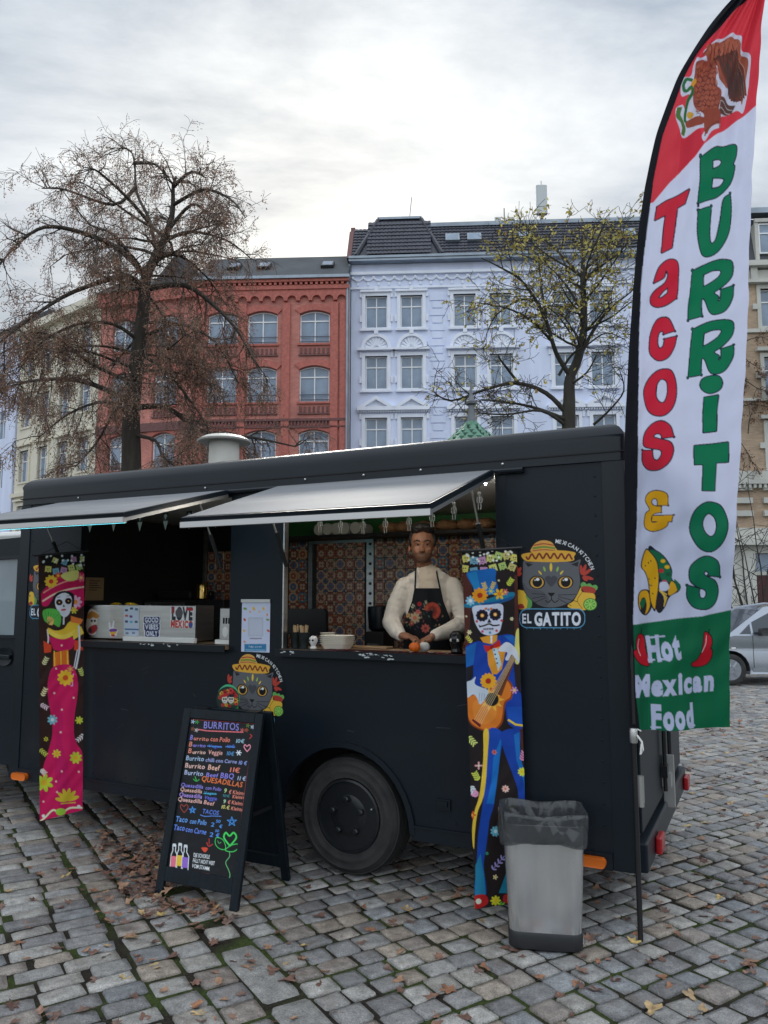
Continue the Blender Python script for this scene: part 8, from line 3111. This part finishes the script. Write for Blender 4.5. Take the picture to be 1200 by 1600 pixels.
LC = [(124, 92, 78), (108, 78, 66), (136, 104, 88), (96, 70, 60), (142, 100, 74), (116, 92, 82), (150, 116, 92)]
LYEL = [(176, 150, 108), (184, 158, 100), (164, 138, 104)]
m_l1, m_ln = mk_leafmat('fallen_leaf', True), mk_leafmat('leaf_litter', False)
lme = []
for k in range(9):
    vs_, fs_ = leaf_shape(k, 1.0)
    me = bpy.data.meshes.new('fallen_leaf')
    me.from_pydata([(x, y, z_) for x, y, z_ in vs_], [], fs_)
    me.materials.append(m_l1)
    me.update()
    lme.append(me)
rl = random.Random(17)
spots = [(30, 1472, 0), (42, 1495, 0), (90, 1480, 0), (115, 1357, 0), (80, 1340, 0), (50, 1355, 0), (195, 1312, 0), (195, 1525, 1), (240, 1510, 1), (205, 1463, 1), (165, 1492, 0), (110, 1410, 0), (270, 1493, 0), (135, 1483, 0), (250, 1445, 0), (305, 1570, 0), (340, 1535, 0), (365, 1500, 0), (390, 1510, 0), (450, 1530, 0), (505, 1540, 0), (480, 1385, 0), (500, 1430, 0),
         (475, 1476, 1), (565, 1472, 0), (615, 1440, 0), (635, 1420, 1), (675, 1555, 0), (700, 1545, 0), (680, 1585, 0), (625, 1545, 0), (790, 1480, 0), (805, 1485, 0), (1020, 1575, 1), (960, 1530, 0), (1115, 1495, 0), (1170, 1505, 0), (1035, 1525, 0), (990, 1485, 0), (965, 1435, 0), (1040, 1388, 0), (1130, 1395, 0), (1080, 1400, 0), (1155, 1400, 0), (1090, 1365, 0),
         (1140, 1255, 1), (1075, 1290, 1), (875, 1555, 0), (930, 1545, 0), (1180, 1425, 0), (350, 1560, 0), (150, 1530, 0), (60, 1580, 0), (20, 1570, 0), (420, 1480, 0), (575, 1375, 0), (720, 1390, 0), (1085, 1590, 0), (225, 1588, 0), (330, 1592, 0)]
for i, (px, py, yl) in enumerate(spots):
    p = ground_at(px, py, .004)
    o = link('fallen_leaf', rl.choice(lme))
    s_ = rl.uniform(.028, .05) * (1.15 if yl else 1)
    o.scale = (s_, s_, s_ * rl.uniform(.35, .8))
    o.location = (p.x, p.y, .0)
    o.rotation_euler = (rl.uniform(-.2, .2), rl.uniform(-.2, .2), rl.uniform(0, 6.28))
    o.color = (*lin(rl.choice(LYEL if yl else LC)), 1)
    if yl:
        tag(o, 'single yellowed fallen leaf lying on the cobbles', 'leaf', 'fallen yellow leaves on the cobbles')
    else:
        tag(o, 'curled brown fallen leaf lying on the cobbles', 'leaf', 'fallen brown leaves on the cobbles')
lit = MB()


def litter(x, y, z, s_):
    vs_, fs_ = leaf_shape(rl.randrange(40), s_)
    a = rl.uniform(0, 6.28)
    ca, sa = math.cos(a), math.sin(a)
    tx, ty = rl.gauss(0, .18), rl.gauss(0, .18)
    lit.col = lin(rl.choice(LC if rl.random() < .94 else LYEL))
    lit.add([(x + p * ca - q * sa, y + p * sa + q * ca, z + q2 * .7 + tx * p + ty * q + abs(tx) * s_ * .6) for p, q, q2 in vs_], fs_)


for i in range(330):                                   # drift beside and under the chalkboard
    px, py = rl.gauss(225, 42), rl.gauss(1352, 40)
    if py < 1268:
        continue
    p = ground_at(px, py)
    litter(p.x, p.y, rl.uniform(.0, .03), rl.uniform(.025, .045))
for i in range(60):
    p = ground_at(rl.gauss(310, 40), rl.gauss(1420, 8))
    litter(p.x, p.y, 0, rl.uniform(.02, .04))
for i in range(1200):                                   # thin scatter over the square
    y = rl.uniform(3.0, 15)
    x = rl.uniform(-.55 * y, .6 * y)
    if y > 8 and x < 1:
        continue
    litter(x, y, 0, rl.uniform(.02, .042))
for i in range(150):
    p = ground_at(rl.uniform(1060, 1230), 1085 + abs(rl.gauss(0, 90)))
    litter(p.x, p.y, 0, rl.uniform(.03, .05))
lo = lit.build('leaf_litter', m_ln, None, fix=False)
lo['kind'] = 'stuff'
lo['label'], lo['category'] = 'brown leaf litter drifted over the cobbles', 'leaves'
